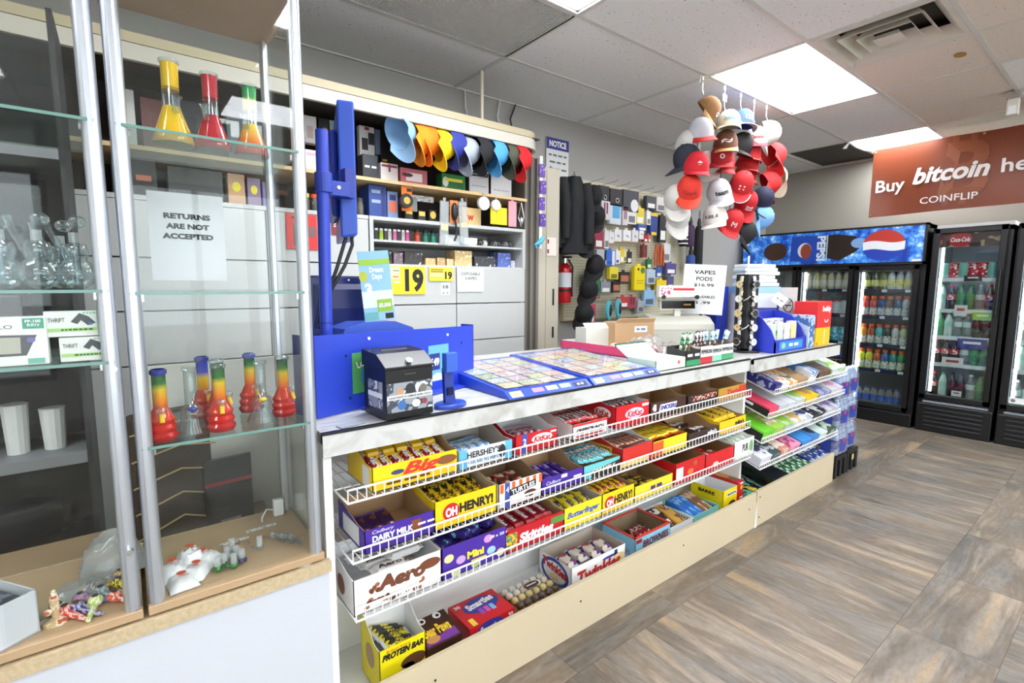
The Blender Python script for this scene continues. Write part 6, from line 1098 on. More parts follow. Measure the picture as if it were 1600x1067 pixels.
t = T('tilted_screen', 'bright blue flat screen housing seen edge-on beside the blue pole', 'screen', (.645, 1.79, 1.53), R_(74)); O('housing', MB().add([(-.16, -.026, .0), (.16, -.026, .0), (.16, -.026, .4), (-.16, -.026, .42), (-.16, .026, -.01), (.16, .026, -.01), (.16, .026, .4), (-.16, .026, .42)], [(0, 1, 2, 3), (7, 6, 5, 4), (0, 4, 5, 1), (1, 5, 6, 2), (2, 6, 7, 3), (3, 7, 4, 0)]), mt((44, 84, 190), .35), t, bev=.006); O('back_cover', MB().bx(-.12, .12, .026, .05, .06, .34), mt((36, 60, 160), .4), t, bev=.012); O('glass', MB().bx(-.14, .14, -.0275, -.026, .02, .39), mt((16, 18, 22), .1), t)
o = tag(O('power_cable', MB().tube([(.61, 1.68, 1.6), (.6, 1.67, 1.52), (.57, 1.68, 1.42), (.53, 1.68, 1.32), (.5, 1.66, 1.24)], .006, 7), MK, smooth=True), 'black cable looping from the screen, the outer one', 'cable'); o = tag(O('power_cable', MB().tube([(.625, 1.69, 1.6), (.625, 1.68, 1.5), (.60, 1.69, 1.43), (.55, 1.70, 1.34), (.51, 1.68, 1.22)], .006, 7), MK, smooth=True), 'black cable looping from the screen, the inner one', 'cable')
t = T('operator_screen', 'navy back of an operator screen behind the blue shield', 'screen', (.625, 1.86, 1.08), R_(4)); O('housing', MB().bx(-.12, .115, 0, .03, .1, .32), MBLD, t, bev=.008); O('recess', MB().add([(-.07, -.012, .2), (.1, -.012, .2), (.1, -.012, .27), (-.06, -.012, .27), (-.085, 0, .13), (.11, 0, .13), (.11, 0, .29), (-.085, 0, .29)], [(0, 1, 2, 3), (0, 4, 5, 1), (1, 5, 6, 2), (2, 6, 7, 3), (3, 7, 4, 0)]), mt((22, 32, 84), .4), t); O('stand', MB().bx(-.04, .04, .005, .02, -.092, .1), MBLD, t)
for x in (-.1, .05): O('screw', MB().cyl((x, -.002, .305), (x, 0, .305), .004), MW, t)
t = T('ticket_printer', 'rounded blue ticket printer behind the shield', 'printer', (.74, 1.86, ZC), R_(10)); O('body', MB().prism([(-.17, -.1, 0), (.17, -.1, 0), (.17, -.1, .17), (.14, -.1, .215), (.06, -.1, .243), (-.08, -.1, .245), (-.15, -.1, .225), (-.17, -.1, .18)], (0, .2, 0)), mt((64, 92, 190), .35), t, smooth=True); O('seam', MB().bx(-.168, .168, -.102, -.1, .195, .2), mt((190, 200, 226), .4), t)
t = T('prize_leaflet', 'tall blue and green prize leaflet standing on the printer', 'leaflet', (.755, 1.765, 1.236)); O('card', MB().bx(-.056, .056, 0, .002, 0, .255), mt((150, 200, 232), .5), t); t.rotation_euler = (0, -.09, R_(-12))
patch(t, rect(.112, .02), (0, 0, .215), FR, mt((160, 204, 60), .5)); patch(t, rect(.112, .06), (0, 0, .08), FR, mt((226, 240, 246), .5)); text(t, 'Dream\nDays', (.005, 0, .172), FR, .05, .05, INKW, bold=.04); text(t, '3', (-.03, 0, .115), FR, .026, .05, INKW, bold=.05); text(t, '~1', (.02, -.0006, .105), FR, .055, .014, mt((240, 250, 255), .5), bold=.03); patch(t, rect(.055, .045), (.022, -.0005, .055), FR, mt((150, 196, 50), .5)); text(t, '$5,000', (.022, -.0016, .055), FR, .044, .018, INKW, bold=.04); patch(t, oval(.03, .04), (-.044, 0, .165), FR, mt((190, 200, 70), .5)); patch(t, rect(.03, .02), (.035, 0, .015), FR, INKK); patch(t, rect(.05, .03), (-.03, 0, .018), FR, mt((110, 180, 176), .5))
# donation box
t = T('donation_box', 'black metal donation box with slanted lid and a photo label', 'donation box', (.64, 1.30, ZC), R_(3)); t.scale = (.93, 1, .93); O('box', MB().bx(-.082, .082, 0, .14, 0, .155), mt((16, 16, 18), .3), t, bev=.002)
O('lid', MB().prism([(-.086, -.006, .155), (-.086, -.006, .162), (-.086, .05, .198), (-.086, .145, .205), (-.086, .145, .155)], (.172, 0, 0)), mt((20, 20, 22), .28), t, bev=.002); O('coin_slot', MB().bx(-.045, .045, .09, .098, .2005, .2035), mt((110, 112, 118), .3), t); O('lock', MB().cyl((.0, .008, .172), (-.0, .002, .18), .01, n=16), MCHROME, t); O('latch', MB().bx(-.02, .02, -.003, 0, .135, .139), mt((70, 70, 74), .3), t)
p = O('photo_label', MB().bx(-.079, .079, -.0012, 0, .022, .112), pm((150, 158, 166), (70, 76, 86), 26, .5, (206, 210, 214)), t); patch(p, rect(.158, .014), (0, -.0012, .068), FR, INKW, 'white_band'); text(p, 'PLEASE DONATE TO HOMELESS HAVEN LONDON', (0, -.002, .068), FR, .148, .007, INKK, bold=.02)
for x, z, c, w, h in ((-.035, .085, (190, 150, 120), .025, .03), (.0, .09, (40, 42, 48), .035, .035), (.045, .086, (120, 110, 104), .025, .03), (-.03, .042, (60, 110, 170), .03, .03), (.02, .042, (220, 214, 206), .03, .025), (.05, .045, (150, 60, 70), .02, .02)): patch(p, oval(w, h), (x, -.0011, z), FR, mt(c, .5))
p = O('side_label', MB().bx(-.0832, -.082, .02, .11, .03, .115), pm((160, 166, 172), (80, 90, 110), 30, .5, (226, 226, 226)), t); patch(p, rect(.09, .016), (-.0832, .065, .072), LF, INKW, 'white_band')
o = tag(O('blank_card', MB().bx(-.045, .03, -.012, .018, 0, .001), mt((170, 176, 190), .5)), 'small grey card lying at the counter edge before the shield', 'card'); o.location = (.482, 1.325, ZC); o.rotation_euler = (0, 0, .2)
t = T('scanner_stand', 'small blue scanner stand with a square head beside the donation box', 'scanner stand', (.80, 1.345, ZC), R_(8)); O('foot', MB().lathe_xyz([(1, 0), (1, .7), (.9, 1)], (0, 0, 0), (.058, .04, .012), 20), mt((36, 70, 170), .35), t, smooth=True); O('neck', MB().prism([(-.018, 0, .01), (.022, 0, .01), (.018, .012, .12), (-.014, .012, .12)], (0, .012, 0)), mt((28, 52, 140), .4), t); O('head', MB().bx(-.022, .022, -.012, .012, .11, .17), mt((56, 100, 200), .35), t, bev=.002); O('scan_window', MB().bx(-.01, .012, -.002, .0, .035, .06), mt((16, 24, 70), .2), t)
# lottery ticket trays
def ticket_tray(label, x0, x1, y1, cols, rows, seed):
    rd = random.Random(seed); t = T('ticket_tray', label, 'ticket tray', ((x0+x1)/2, 1.295, ZC)); w = (x1-x0)/2; d = y1-1.295; zf, zb = .022, .058
    zz = lambda y: zf+(zb-zf)*y/d
    O('blue_base', MB().add([(-w, 0, 0), (w, 0, 0), (w, .03, zf), (-w, .03, zf), (-w, d, 0), (w, d, 0), (w, d, zb), (-w, d, zb)], [(0, 1, 2, 3), (7, 6, 5, 4), (0, 4, 5, 1), (1, 5, 6, 2), (2, 6, 7, 3), (3, 7, 4, 0)]), mt((40, 74, 190), .35), t)
    PAL = [((214, 206, 196), (206, 176, 168)), ((196, 212, 206), (150, 184, 178)), ((226, 216, 184), (206, 186, 140)), ((212, 196, 206), (186, 160, 190)), ((220, 220, 216), (190, 196, 202)), ((222, 186, 176), (232, 216, 206)), ((190, 208, 222), (150, 176, 204)), ((206, 214, 186), (166, 190, 150))]
    for i in range(cols):
        for j in range(rows):
            a, b = -w+.02+(2*w-.04)*i/cols, -w+.02+(2*w-.04)*(i+1)/cols; y0, y2 = .05+(d-.07)*j/rows, .05+(d-.07)*(j+1)/rows; c = rd.choice(PAL)
            O('ticket', MB().add([(a+.003, y0+.003, zz(y0)+.001), (b-.003, y0+.003, zz(y0)+.001), (b-.003, y2-.003, zz(y2)+.001), (a+.003, y2-.003, zz(y2)+.001)], [(0, 1, 2, 3)]), pm(c[0], c[1], rd.choice([40, 60, 80]), .52, rd.choice([(236, 234, 228), (226, 208, 150), (206, 150, 146)])), t)
    O('clear_cover', MB().add([(-w+.006, .032, zf+.004), (w-.006, .032, zf+.004), (w-.006, d-.006, zb+.004), (-w+.006, d-.006, zb+.004)], [(0, 1, 2, 3)]), clear(refl=.06, edge=.5), t)
    sl = (Vector((1, 0, 0)), Vector((0, .03, zf)).normalized())
    patch(t, rect(.05, .026), (-w+.04, .015, zf/2), sl, MW, 'price_sticker'); patch(t, oval(.022, .018), (-w+.04, .0145, zf/2+.001), sl, mt((236, 226, 120), .5), 'price_sticker', .001); patch(t, rect(.07, .024), (w-.05, .015, zf/2), sl, mt((30, 40, 90), .5), 'printed_patch'); patch(t, oval(.014, .011), (w-.06, .0145, zf/2+.0005), sl, MW, off=.001); patch(t, oval(.014, .011), (w-.04, .0145, zf/2+.0005), sl, MW, off=.001)
    for k in range(3): x = -w+.1+k*(2*w-.2)/3; patch(t, rect((2*w-.24)/3, .02), (x+.04, .018, zf*.62), sl, mt([(176, 130, 190), (236, 230, 150), (150, 200, 160)][k], .5))
ticket_tray('blue lottery ticket tray beside the shield panel', 1.0, 1.397, 1.78, 4, 6, 1); ticket_tray('second blue lottery ticket tray further along the counter', 1.412, 1.83, 1.83, 4, 6, 2)
# open cartons, bags, snack sticks
t = carton('candy_tray', 'shallow white tray with magenta rim of wrapped sweets behind the ticket trays', 2.09, 2.36, 1.70, .5, ZC, .05, .05, mt((206, 60, 110), .45), MWH, cat='candy tray')
for k in range(9):
    o = tag(O('wrapped_sweet', MB().ell((0, 0, .02), (.035, .025, .02), 10, 6), pm((226, 170, 160), (240, 236, 230), 50, .5, (200, 60, 60)), smooth=True), 'pink and cream wrapped sweet in the magenta rimmed tray', 'sweet', 'sweets in the magenta tray'); o.location = (2.14+.06*(k % 4), 1.78+.09*(k//4), ZC+.003+.012*(k % 2)); o.rotation_euler = (0, 0, k)
t = carton('open_gift_box', 'open pale green carton with its green-edged lid folded back', 1.848, 2.075, 1.335, .16, ZC, .048, .05, mt((206, 226, 204), .45), MWH, cat='open box')
O('folded_lid', MB().prism([(-.112, .08, .05), (-.112, .15, .095), (-.112, .152, .09), (-.112, .082, .045)], (.224, 0, 0)), mt((218, 232, 214), .45), t); O('lid_edge', MB().prism([(-.114, .148, .09), (-.114, .156, .104), (-.114, .16, .1), (-.114, .152, .086)], (.228, 0, 0)), mt((40, 84, 60), .45), t); patch(t, oval(.02, .018), (.06, -t['hd'], .028), FR, mt((236, 90, 60), .5))
O('white_insert', MB().bx(-.1, .1, -.07, .06, .03, .034), MW, t)
t = T('cardboard_box', 'brown cardboard box with a white handwritten label beside the register', 'cardboard box', (2.36, 1.86, ZC), R_(-20)); 
O('box', MB().bx(-.13, .13, 0, .14, 0, .165), mt((190, 156, 116), .75, var=.04), t); O('flap', MB().prism([(-.13, 0, .165), (.13, 0, .165), (.12, -.03, .19), (-.12, -.03, .19)], (0, .003, .002)), mt((196, 164, 124), .75), t); patch(t, rect(.085, .035), (.04, 0, .125), FR, MW); text(t, '~2', (.04, -.001, .125), FR, .06, .018, mt((110, 130, 170), .5))
t = T('white_box', 'pale grey box standing behind the brown cardboard box', 'box', (2.25, 1.98, ZC), R_(-15)); O('box', MB().bx(-.14, .1, 0, .12, 0, .13), mt((206, 206, 196), .6), t); O('lid_flap', MB().prism([(-.14, 0, .13), (.1, 0, .13), (.1, .04, .16), (-.14, .04, .16)], (0, .003, 0)), mt((214, 214, 206), .6), t)
for k, (x, y, w) in enumerate([(2.18, 1.66, .2), (2.33, 1.73, .22), (2.44, 1.68, .16)]): sheet(['clear plastic bag heap over the sweets tray', 'clear plastic bag slumped against the cardboard box', 'clear plastic bag next to the snack sticks'][k], x, y, ZC+.045*(k < 2), w, .13, .06, clear((240, 236, 234), .08, .15, .5, .16), seed=30+k, rz=.4*k)
def stickbox(label, x0, x1, y, c, c2, tx, h, sticks, sc, wc):
    t = carton('snack_stick_box', label, x0, x1, y, .11, ZC, h, h+.012, mt(c, .45), mt((90, 80, 70), .7), cat='snack box')
    fpatch(t, mt(c2, .5), 0, .2, 1., .36); front(t, tx, INKK if sum(c) > 380 else INKW, 0, .68, .84, .24, bold=.03)
    for k in range(sticks):
        o = T('snack_stick', ORD[k]+'-nearest '+sc+' snack stick leaning in the '+wc, 'snack stick', (x0+.02+(x1-x0-.04)*k/max(1, sticks-1), y+.05+.02*(k % 2), ZC+.004), 0, 'snack sticks in the '+wc); o.rotation_euler = (random.uniform(-.15, .15), random.uniform(.1, .45), 0)
        O('sleeve', MB().bx(-.011, .011, -.003, .003, .0, .15), pm((226, 232, 230), {'green': (60, 150, 90), 'dark': (60, 44, 40), 'white': (130, 190, 200)}[sc], 50, .5, (40, 36, 36)), o); O('meat_stick', MB().cyl((0, -.003, .01), (0, -.003, .1), .006), mt((96, 46, 34), .5), o)
stickbox('black, yellow and green snack stick box beside the green-edged carton', 2.08, 2.2, 1.335, (34, 34, 32), (50, 140, 90), '~2', .075, 5, 'green', 'black and green box')
stickbox('white box with red bands reading pepperoni', 2.205, 2.315, 1.34, (226, 224, 222), (190, 40, 50), 'PEPPERONI', .085, 5, 'dark', 'red banded box')
stickbox('white and mint pepperoni box in the middle', 2.32, 2.41, 1.345, (222, 228, 224), (130, 200, 170), 'PEPPERONI', .08, 4, 'white', 'mint banded box')
stickbox('white pepperoni box with a green band at the counter end', 2.415, 2.535, 1.35, (226, 230, 226), (60, 150, 100), 'PEPPERONI', .08, 4, 'white', 'green banded box')
# cash register
t = T('cash_register', 'beige cash register with curved hood on the counter', 'cash register', (2.92, 1.98, ZC), R_(-35)); O('body', MB().bx(-.2, .2, -.18, .2, 0, .1), mt((176, 174, 162), .5), t, bev=.006); O('hood', MB().prism([(-.2, -.18, .1), (-.2, -.17, .135), (-.2, -.10, .175), (-.2, .02, .19), (-.2, .12, .17), (-.2, .2, .1)], (.4, 0, 0)), mt((186, 184, 172), .45), t, smooth=True); O('display_post', MB().bx(-.02, .02, -.06, -.03, .18, .25), mt((206, 204, 192), .5), t)
O('display', MB().prism([(-.12, -.07, .225), (-.12, -.02, .235), (-.12, -.01, .29), (-.12, -.06, .285)], (.24, 0, 0)), mt((200, 198, 188), .5), t); O('display_glass', MB().add([(-.112, -.0705, .23), (.112, -.0705, .23), (.112, -.0615, .281), (-.112, -.0615, .281)], [(0, 1, 2, 3)]), mt((26, 24, 26), .12), t); text(t, '~1', (.06, -.0665, .256), (Vector((1, 0, 0)), Vector((0, .16, 1)).normalized()), .05, .015, mt((150, 110, 40), .5))
t = T('card_truck', 'white card truck with a red stripe on top of the register display', 'toy truck', (2.875, 1.92, ZC+.294), R_(-35)); O('trailer', MB().bx(-.14, .09, -.03, .03, .012, .085), MW, t, bev=.002); O('cab', MB().bx(.095, .14, -.03, .03, .012, .065), MW, t, bev=.006); patch(t, rect(.14, .015), (.02, -.03, .062), FR, INKR); patch(t, rect(.07, .045), (-.095, -.03, .05), FR, pm((226, 210, 220), (190, 60, 90), 60, .55))
for x in (-.11, .11): O('wheel', MB().cyl((x, -.034, .012), (x, -.024, .012), .014, n=16), MK, t, smooth=True)
t = T('price_sign', 'white sign listing vapes and pods prices beside the register', 'sign', (3.03, 1.85, 1.18), R_(-55)); O('board', MB().bx(-.13, .13, 0, .006, 0, .325), mt((236, 236, 236), .6), t); t.rotation_euler = (0, .05, R_(-55))
for s, z, w, h in (('VAPES', .275, .13, .026), ('PODS', .232, .1, .026), ('$16.99', .19, .125, .024), ('DISPOSABLES', .115, .15, .018), ('$ .99', .075, .1, .022)): text(t, s, (0, 0, z), FR, w, h, INKK, bold=.02)
O('easel_leg', MB().bx(-.01, .01, .006, .02, -.01, .1), MK, t)
t = T('blue_binder', 'tall glossy blue side of a lottery cabinet beside the price sign', 'binder', (3.22, 1.82, ZC), R_(-20)); O('cover', MB().bx(-.05, .04, -.02, .12, 0, .375), mt((40, 56, 170), .25), t, bev=.004); O('spine_hole', MB().cyl((-.03, -.022, .3), (-.03, -.02, .3), .006), mt((14, 20, 70), .5), t)
# watch stand
t = T('watch_stand', 'black four-sided watch stand on the far counter', 'watch stand', (2.85, 1.455, ZC), R_(-58+45)); O('column', MB().prism([(-.043, -.043, .02), (.043, -.043, .02), (.043, .043, .02), (-.043, .043, .02)], (0, 0, .415)), mt((20, 20, 22), .6), t, bev=.003); O('foot', MB().cyl((0, 0, 0), (0, 0, .012), .085, n=28), mt((16, 16, 18), .25), t, smooth=True); O('cap_plate', MB().bx(-.042, .042, -.042, .042, .435, .445), MK, t); O('sign_stick', MB().bx(-.006, .006, -.002, .002, .445, .55), MW, t)
wr = random.Random(5); hd = V3((0, 0, 0))
nm_face = ['facing the shop', 'facing the coolers', 'facing the cabinets', 'facing the ticket trays']
for sd in (0, 3, 1):
    an = R_(-58+45)+sd*PI/2
    for r in range(5):
        n = V3((math.sin(an), -math.cos(an), 0)); sdv = V3((math.cos(an), math.sin(an), 0)); pos = V3((2.85, 1.455, ZC+.06+.082*r))+n*.044
        dial = wr.choice([(226, 222, 214), (40, 42, 44), (232, 232, 232), (206, 180, 120)]); strap = wr.choice([(30, 28, 28), (210, 200, 170), (226, 226, 226), (190, 190, 196), (60, 40, 34)]); big = wr.uniform(.85, 1.1)
        w = T('wristwatch', '%s watch with %s dial, row %s, stand side %s' % ({30: 'black strapped', 210: 'gold toned', 226: 'white strapped', 190: 'steel', 60: 'brown strapped'}[strap[0]], {226: 'cream', 40: 'dark', 232: 'white', 206: 'golden'}[dial[0]], ['one', 'two', 'three', 'four', 'five'][r], nm_face[sd]), 'watch', pos, an, 'watches on the stand'); w.scale = (1.35, 1.35, 1.2)
        O('strap', MB().tube([(0, .0, -.036), (0, -.006, -.028), (0, -.009, 0), (0, -.006, .028), (0, .0, .036)], .008, 8).xf(Matrix.Diagonal((1.1, .5, 1, 1))), mt(strap, .35, .5 if strap[0] > 180 else 0), w, smooth=True)
        O('case', MB().cyl((0, -.006, 0), (0, -.016, 0), .0185*big, n=20), MCHROME, w, smooth=True); O('dial', MB().cyl((0, -.016, 0), (0, -.0165, 0), .0155*big, n=20), mt(dial, .3), w); O('hands', MB().bx(-.0008, .0008, -.0172, -.0167, 0, .010).bx(0, .007, -.0172, -.0167, -.0007, .0007), INKK, w)
        for s in (-1, 1): O('strap_loop', MB().tube([(s*.01, 0, -.01), (s*.03, -.0, -.0), (s*.036, .012, .012), (s*.012, .01, .02)], .0025, 5), mt(strap, .4), w) if r in (1, 3) and sd == 3 else None
# brochure dispenser and packs on the far counter
t = T('brochure_dispenser', 'royal blue brochure dispenser with printed front strip', 'dispenser', (3.10, 1.30, ZC)); sidep = [(0, 0), (.21, 0), (.21, .225), (.16, .225), (.09, .2), (.03, .13), (0, .06)]
for s in (-1, 1): O('side', MB().prism([(s*.2, y, z) for y, z in sidep], (-s*.008, 0, 0)), mt((44, 60, 186), .35), t)
O('front_lip', MB().bx(-.2, .2, 0, .008, 0, .072), mt((44, 60, 186), .35), t); O('back', MB().bx(-.2, .2, .2, .21, 0, .225), mt((36, 50, 160), .35), t); O('step', MB().bx(-.192, .192, .09, .2, 0, .06), mt((36, 50, 160), .35), t); patch(t, rect(.3, .05), (.0, 0, .037), FR, mt((60, 140, 210), .5)); text(t, '~2', (.03, -.0006, .037), FR, .12, .024, INKW, bold=.03); patch(t, oval(.05, .035), (-.1, -.0004, .037), FR, mt((150, 200, 160), .5))
for k in range(4):
    c = [(200, 216, 190), (206, 218, 200), (236, 234, 230), (240, 220, 150)][k]
    b = T('brochure_stack', ['green and white slips nearest the watch stand in the dispenser', 'second bundle of green and white slips in the dispenser', 'white and lilac slips in the dispenser', 'cream slips with an orange corner in the dispenser'][k], 'brochures', (2.955+.09*k, 1.345, ZC+.003), 0, 'slips in the dispenser'); O('slips', MB().bx(-.034, .034, 0, .03, 0, .155+.01*(k % 2)), pm((236, 236, 232), [(90, 150, 90), (100, 160, 96), (190, 180, 210), (240, 190, 110)][k], 40, .56), b); O('front_slip', MB().bx(-.034, .034, -.002, 0, 0, .15), mt(c, .6), b)
for k in range(4): b = tag(O('ticket_bundle', MB().bx(-.04, .04, 0, .05, 0, .05), pm((232, 232, 230), (60, 80, 160), 70, .56, (230, 150, 60))), ['first', 'second', 'third', 'fourth'][k]+' printed ticket bundle behind the slips, counted from the watch stand', 'tickets'); b.location = (2.955+.09*k, 1.425, ZC+.13); 
t = T('mask_carton', 'grey carton topped with face masks behind the dispenser', 'carton', (3.36, 1.62, ZC), R_(-30)); O('carton', MB().bx(-.16, .12, 0, .18, 0, .33), mt((206, 210, 216), .5), t); O('blue_band', MB().bx(-.161, .121, -.001, .0, .2, .235), mt((50, 60, 150), .5), t); O('upper_tray', MB().bx(-.15, .14, .0, .16, .33, .375), mt((150, 190, 226), .5), t)
for k in range(6): b = tag(O('mask_pack', MB().bx(-.12+.01*(k % 2), .13-.012*(k % 3), -.01, .13, 0, .024), mt([(222, 230, 240), (206, 220, 236), (232, 236, 240)][k % 3], .4), bev=.006), ORD[k]+' pale blue face mask pack from below, stacked on the grey carton', 'mask pack', 'face mask packs'); b.location = (3.36, 1.63, ZC+.376+.0245*k); b.rotation_euler = (0, 0, R_(-30)+.06*(k % 3-1))
t = T('no_smoking_card', 'grey card with a no-smoking sign on the far counter', 'sign', (3.56, 1.53, ZC+.10), R_(-50)); O('card', MB().bx(-.055, .055, 0, .004, 0, .27), mt((190, 190, 188), .5), t); O('ring', MB().tube([(.03*math.cos(a), -.002, .15+.045*math.sin(a)) for a in [2*PI*k/24 for k in range(24)]], .0022, 6, closed=True), INKK, t); O('slash', MB().tube([(-.02, -.002, .115), (.02, -.002, .185)], .002, 6), INKK, t); O('cigarette', MB().bx(-.02, .02, -.002, 0, .146, .153), INKK, t); O('stand', MB().bx(-.04, .04, .004, .06, -.10, .02), mt((180, 180, 178), .5), t)
t = T('swing_label', 'white swing label hanging from the mask carton', 'label', (3.40, 1.52, ZC+.30), R_(-50)); O('card', MB().bx(-.03, .05, 0, .002, -.04, .03), MW, t); t.rotation_euler = (0, .6, R_(-50)); text(t, '~2', (.01, 0, -.005), FR, .05, .014, mt((150, 150, 160), .5))
t = closed('drink_case', 'blue and silver small packs beside the red drink case', 3.33, 3.42, 1.30, 1.42, ZC, .20, pm((70, 110, 170), (190, 206, 222), 30, .5), 'packs'); 
t = closed('drink_case', 'golden yellow drink case at the end of the far counter', 3.44, 3.66, 1.30, 1.44, ZC, .115, mt((244, 190, 10), .4), 'drink case'); text(t, 'bubly', (.02, -t['hd'], .06), FR, .09, .022, INKW, rot=PI/2, bold=.02); fpatch(t, mt((236, 120, 20), .5), -.8, .12, .14, .2, oval)
t = closed('drink_case', 'red drink case with a white smile standing on the yellow case', 3.445, 3.665, 1.30, 1.44, ZC+.116, .165, mt((222, 44, 44), .4), 'drink case'); text(t, 'bubly', (.03, -t['hd'], .115), FR, .13, .045, INKW, bold=.04); O('smile', MB().tube([(.03+.028*math.sin(a), -t['hd']-.001, .055-.022*math.cos(a)) for a in [R_(-80)+k*R_(16) for k in range(11)]], .003, 6), INKW, t)
t = closed('drink_case', 'blue carton with fruit print behind the red drink case', 3.60, 3.74, 1.60, 1.75, ZC, .33, pm((60, 80, 170), (220, 110, 80), 16, .6, (230, 190, 60)), 'carton')
# ------------------------------------------------------------------ coolers along the far wall
XC = 5.95
BG = clear((238, 242, 240), .06, .03, .5, .10)
_bm = {}
def bottle_parts(kind):
    if kind == 'sport': return [(.030, 0), (.033, .006), (.033, .05), (.0285, .075), (.0285, .09), (.034, .11), (.033, .14), (.02, .165), (.017, .17)], .022, .20, (.012, .085)
    if kind == 'soda': return [(.026, 0), (.032, .008), (.032, .06), (.029, .08), (.032, .11), (.03, .135), (.018, .17), (.011, .195)], .0135, .215, (.085, .13)
    if kind == 'water': return [(.028, 0), (.031, .006), (.031, .11), (.026, .14), (.012, .165)], .014, .18, (.04, .1)
    if kind == 'can': return [(.026, 0), (.031, .006), (.031, .11), (.026, .12)], .0255, .122, (.01, .108)
    return [(.03, 0), (.033, .006), (.033, .10), (.028, .14), (.014, .18), (.013, .19)], .016, .205, (.03, .095)
def bottle(label, loc, kind, body, capc, lab, group, s=1., lab2=None):
    """one bottle: body, screw cap and label sleeve; alike ones share mesh data"""
    pr, rc, H, (l0, l1) = bottle_parts(kind); t = T('can' if kind == 'can' else 'drink_bottle', label, 'can' if kind == 'can' else 'bottle', loc, 0, group); t.scale = (s, s, s)
    def sh(nm, key, f):
        k = (nm,)+key
        if k not in _bm: _bm[k] = f()
        link(nm, _bm[k], t)
    mbd = mt(body, .15, coat=.4) if body else BG
    sh('body', (kind, body), lambda: mesh_of('body', MB().lathe(pr, 12), mbd, True)); sh('cap', (kind, capc), lambda: mesh_of('cap', MB().cyl((0, 0, pr[-1][1]), (0, 0, H), rc, n=12), mt(capc, .4), True))
    rr = max(r for r, z in pr)+.0008
    if lab:
        def ring_at(z):
            for (r0, z0), (r1, z1) in zip(pr, pr[1:]):
                if z0 <= z <= z1: return r0+(r1-r0)*(z-z0)/max(1e-6, z1-z0)+.0008
            return rr
        sh('label_sleeve', (kind, lab, lab2), lambda: mesh_of('label_sleeve', MB().lathe([(ring_at(z), z) for z in [l0+(l1-l0)*q/4 for q in range(5)]], 12, cap=False), pm(lab, lab2, 38, .56) if lab2 else mt(lab, .4), True))
    return t
def cooler(name, label, y0, y1, top, doors, base, depth=.62, header=None, inner=(150, 152, 154), grille=False, lit=None):
    t = T(name, label, 'cooler', (XC, (y0+y1)/2, 0)); cy = (y0+y1)/2; a, b = y0-cy, y1-cy; zt = top if not header else header[0]
    MB_ = mt((16, 17, 20), .35); MI = mt(inner, .5)
    O('casing', MB().bx(.03, depth, a, a+.035, .0, top).bx(.03, depth, b-.035, b, 0, top).bx(.03, depth, a, b, top-.04, top).bx(depth-.03, depth, a, b, 0, top), MB_, t); O('liner', MB().bx(.05, depth-.031, a+.036, b-.036, base-.03, base-.012).bx(depth-.04, depth-.032, a+.036, b-.036, base, zt-.05).bx(.05, depth-.04, a+.036, a+.044, base, zt-.05).bx(.05, depth-.04, b-.044, b-.036, base, zt-.05).bx(.05, depth-.04, a+.036, b-.036, zt-.06, zt-.042), MI, t)
    O('plinth', MB().bx(0, depth, a, b, 0.0, base-.03), MB_, t, bev=.01)
    if grille:
        for k in range(5): O('grille_slat', MB().bx(-.012, .004, a+.06, b-.06, .05+.04*k, .068+.04*k), mt((28, 30, 34), .3), t, bev=.004)
    for d0, d1, z0, z1 in doors:
        p, q = d0-cy, d1-cy; f = .045
        dr = O('door_frame', MB().bx(-.01, .03, p-f, p, z0-f, z1+f).bx(-.01, .03, q, q+f, z0-f, z1+f).bx(-.01, .03, p-f, q+f, z0-f, z0).bx(-.01, .03, p-f, q+f, z1, z1+f), MB_, t, bev=.004)
        O('door_glass', MB().bx(.008, .012, p, q, z0, z1), clear((236, 242, 242), .05, .02, .45), dr)
        if grille: O('handle', MB().tube([(-.03, p-.025, z0+.75), (-.035, p-.025, z0+.85), (-.035, p-.025, z0+1.05), (-.03, p-.025, z0+1.15)], .01, 8), MK, dr, smooth=True)
        if lit: O('led_strip', MB().bx(.04, .055, q-.03, q-.008, z0+.02, z1-.02), glow((244, 250, 255), lit), dr)
    return t, cy
PT, pcy = cooler('drinks_cooler', 'wide black three-door cooler with a blue cola header', 1.355, 3.10, 1.95, [(1.44, 1.88, .19, 1.525), (1.98, 2.43, .19, 1.535), (2.53, 2.97, .19, 1.535)], .16, header=(1.57,), inner=(120, 122, 124), lit=6.)
cy = pcy
# header sign
MHB = mt((30, 78, 178), .35)
def splash():
    m = bpy.data.materials.new('splash_print'); m.use_nodes = True; N = m.node_tree.nodes; L = m.node_tree.links; b = N['Principled BSDF']; b.inputs['Roughness'].default_value = .3
    tc = N.new('ShaderNodeTexCoord'); n = N.new('ShaderNodeTexNoise'); n.inputs['Scale'].default_value = 9; n.inputs['Detail'].default_value = 8; n.inputs['Roughness'].default_value = .68; L.new(tc.outputs['Object'], n.inputs['Vector'])
    r = N.new('ShaderNodeValToRGB'); e = r.color_ramp.elements; e[0].position = .38; e[0].color = rgb((16, 50, 140)); e[1].position = .68; e[1].color = rgb((226, 240, 250))
    for p_, c in ((.48, (30, 92, 190)), (.57, (80, 150, 220))): q = e.new(p_); q.color = rgb(c)
    L.new(n.outputs[0], r.inputs[0]); L.new(r.outputs[0], b.inputs['Base Color']); L.new(r.outputs[0], b.inputs['Emission Color']); b.inputs['Emission Strength'].default_value = .35; return m
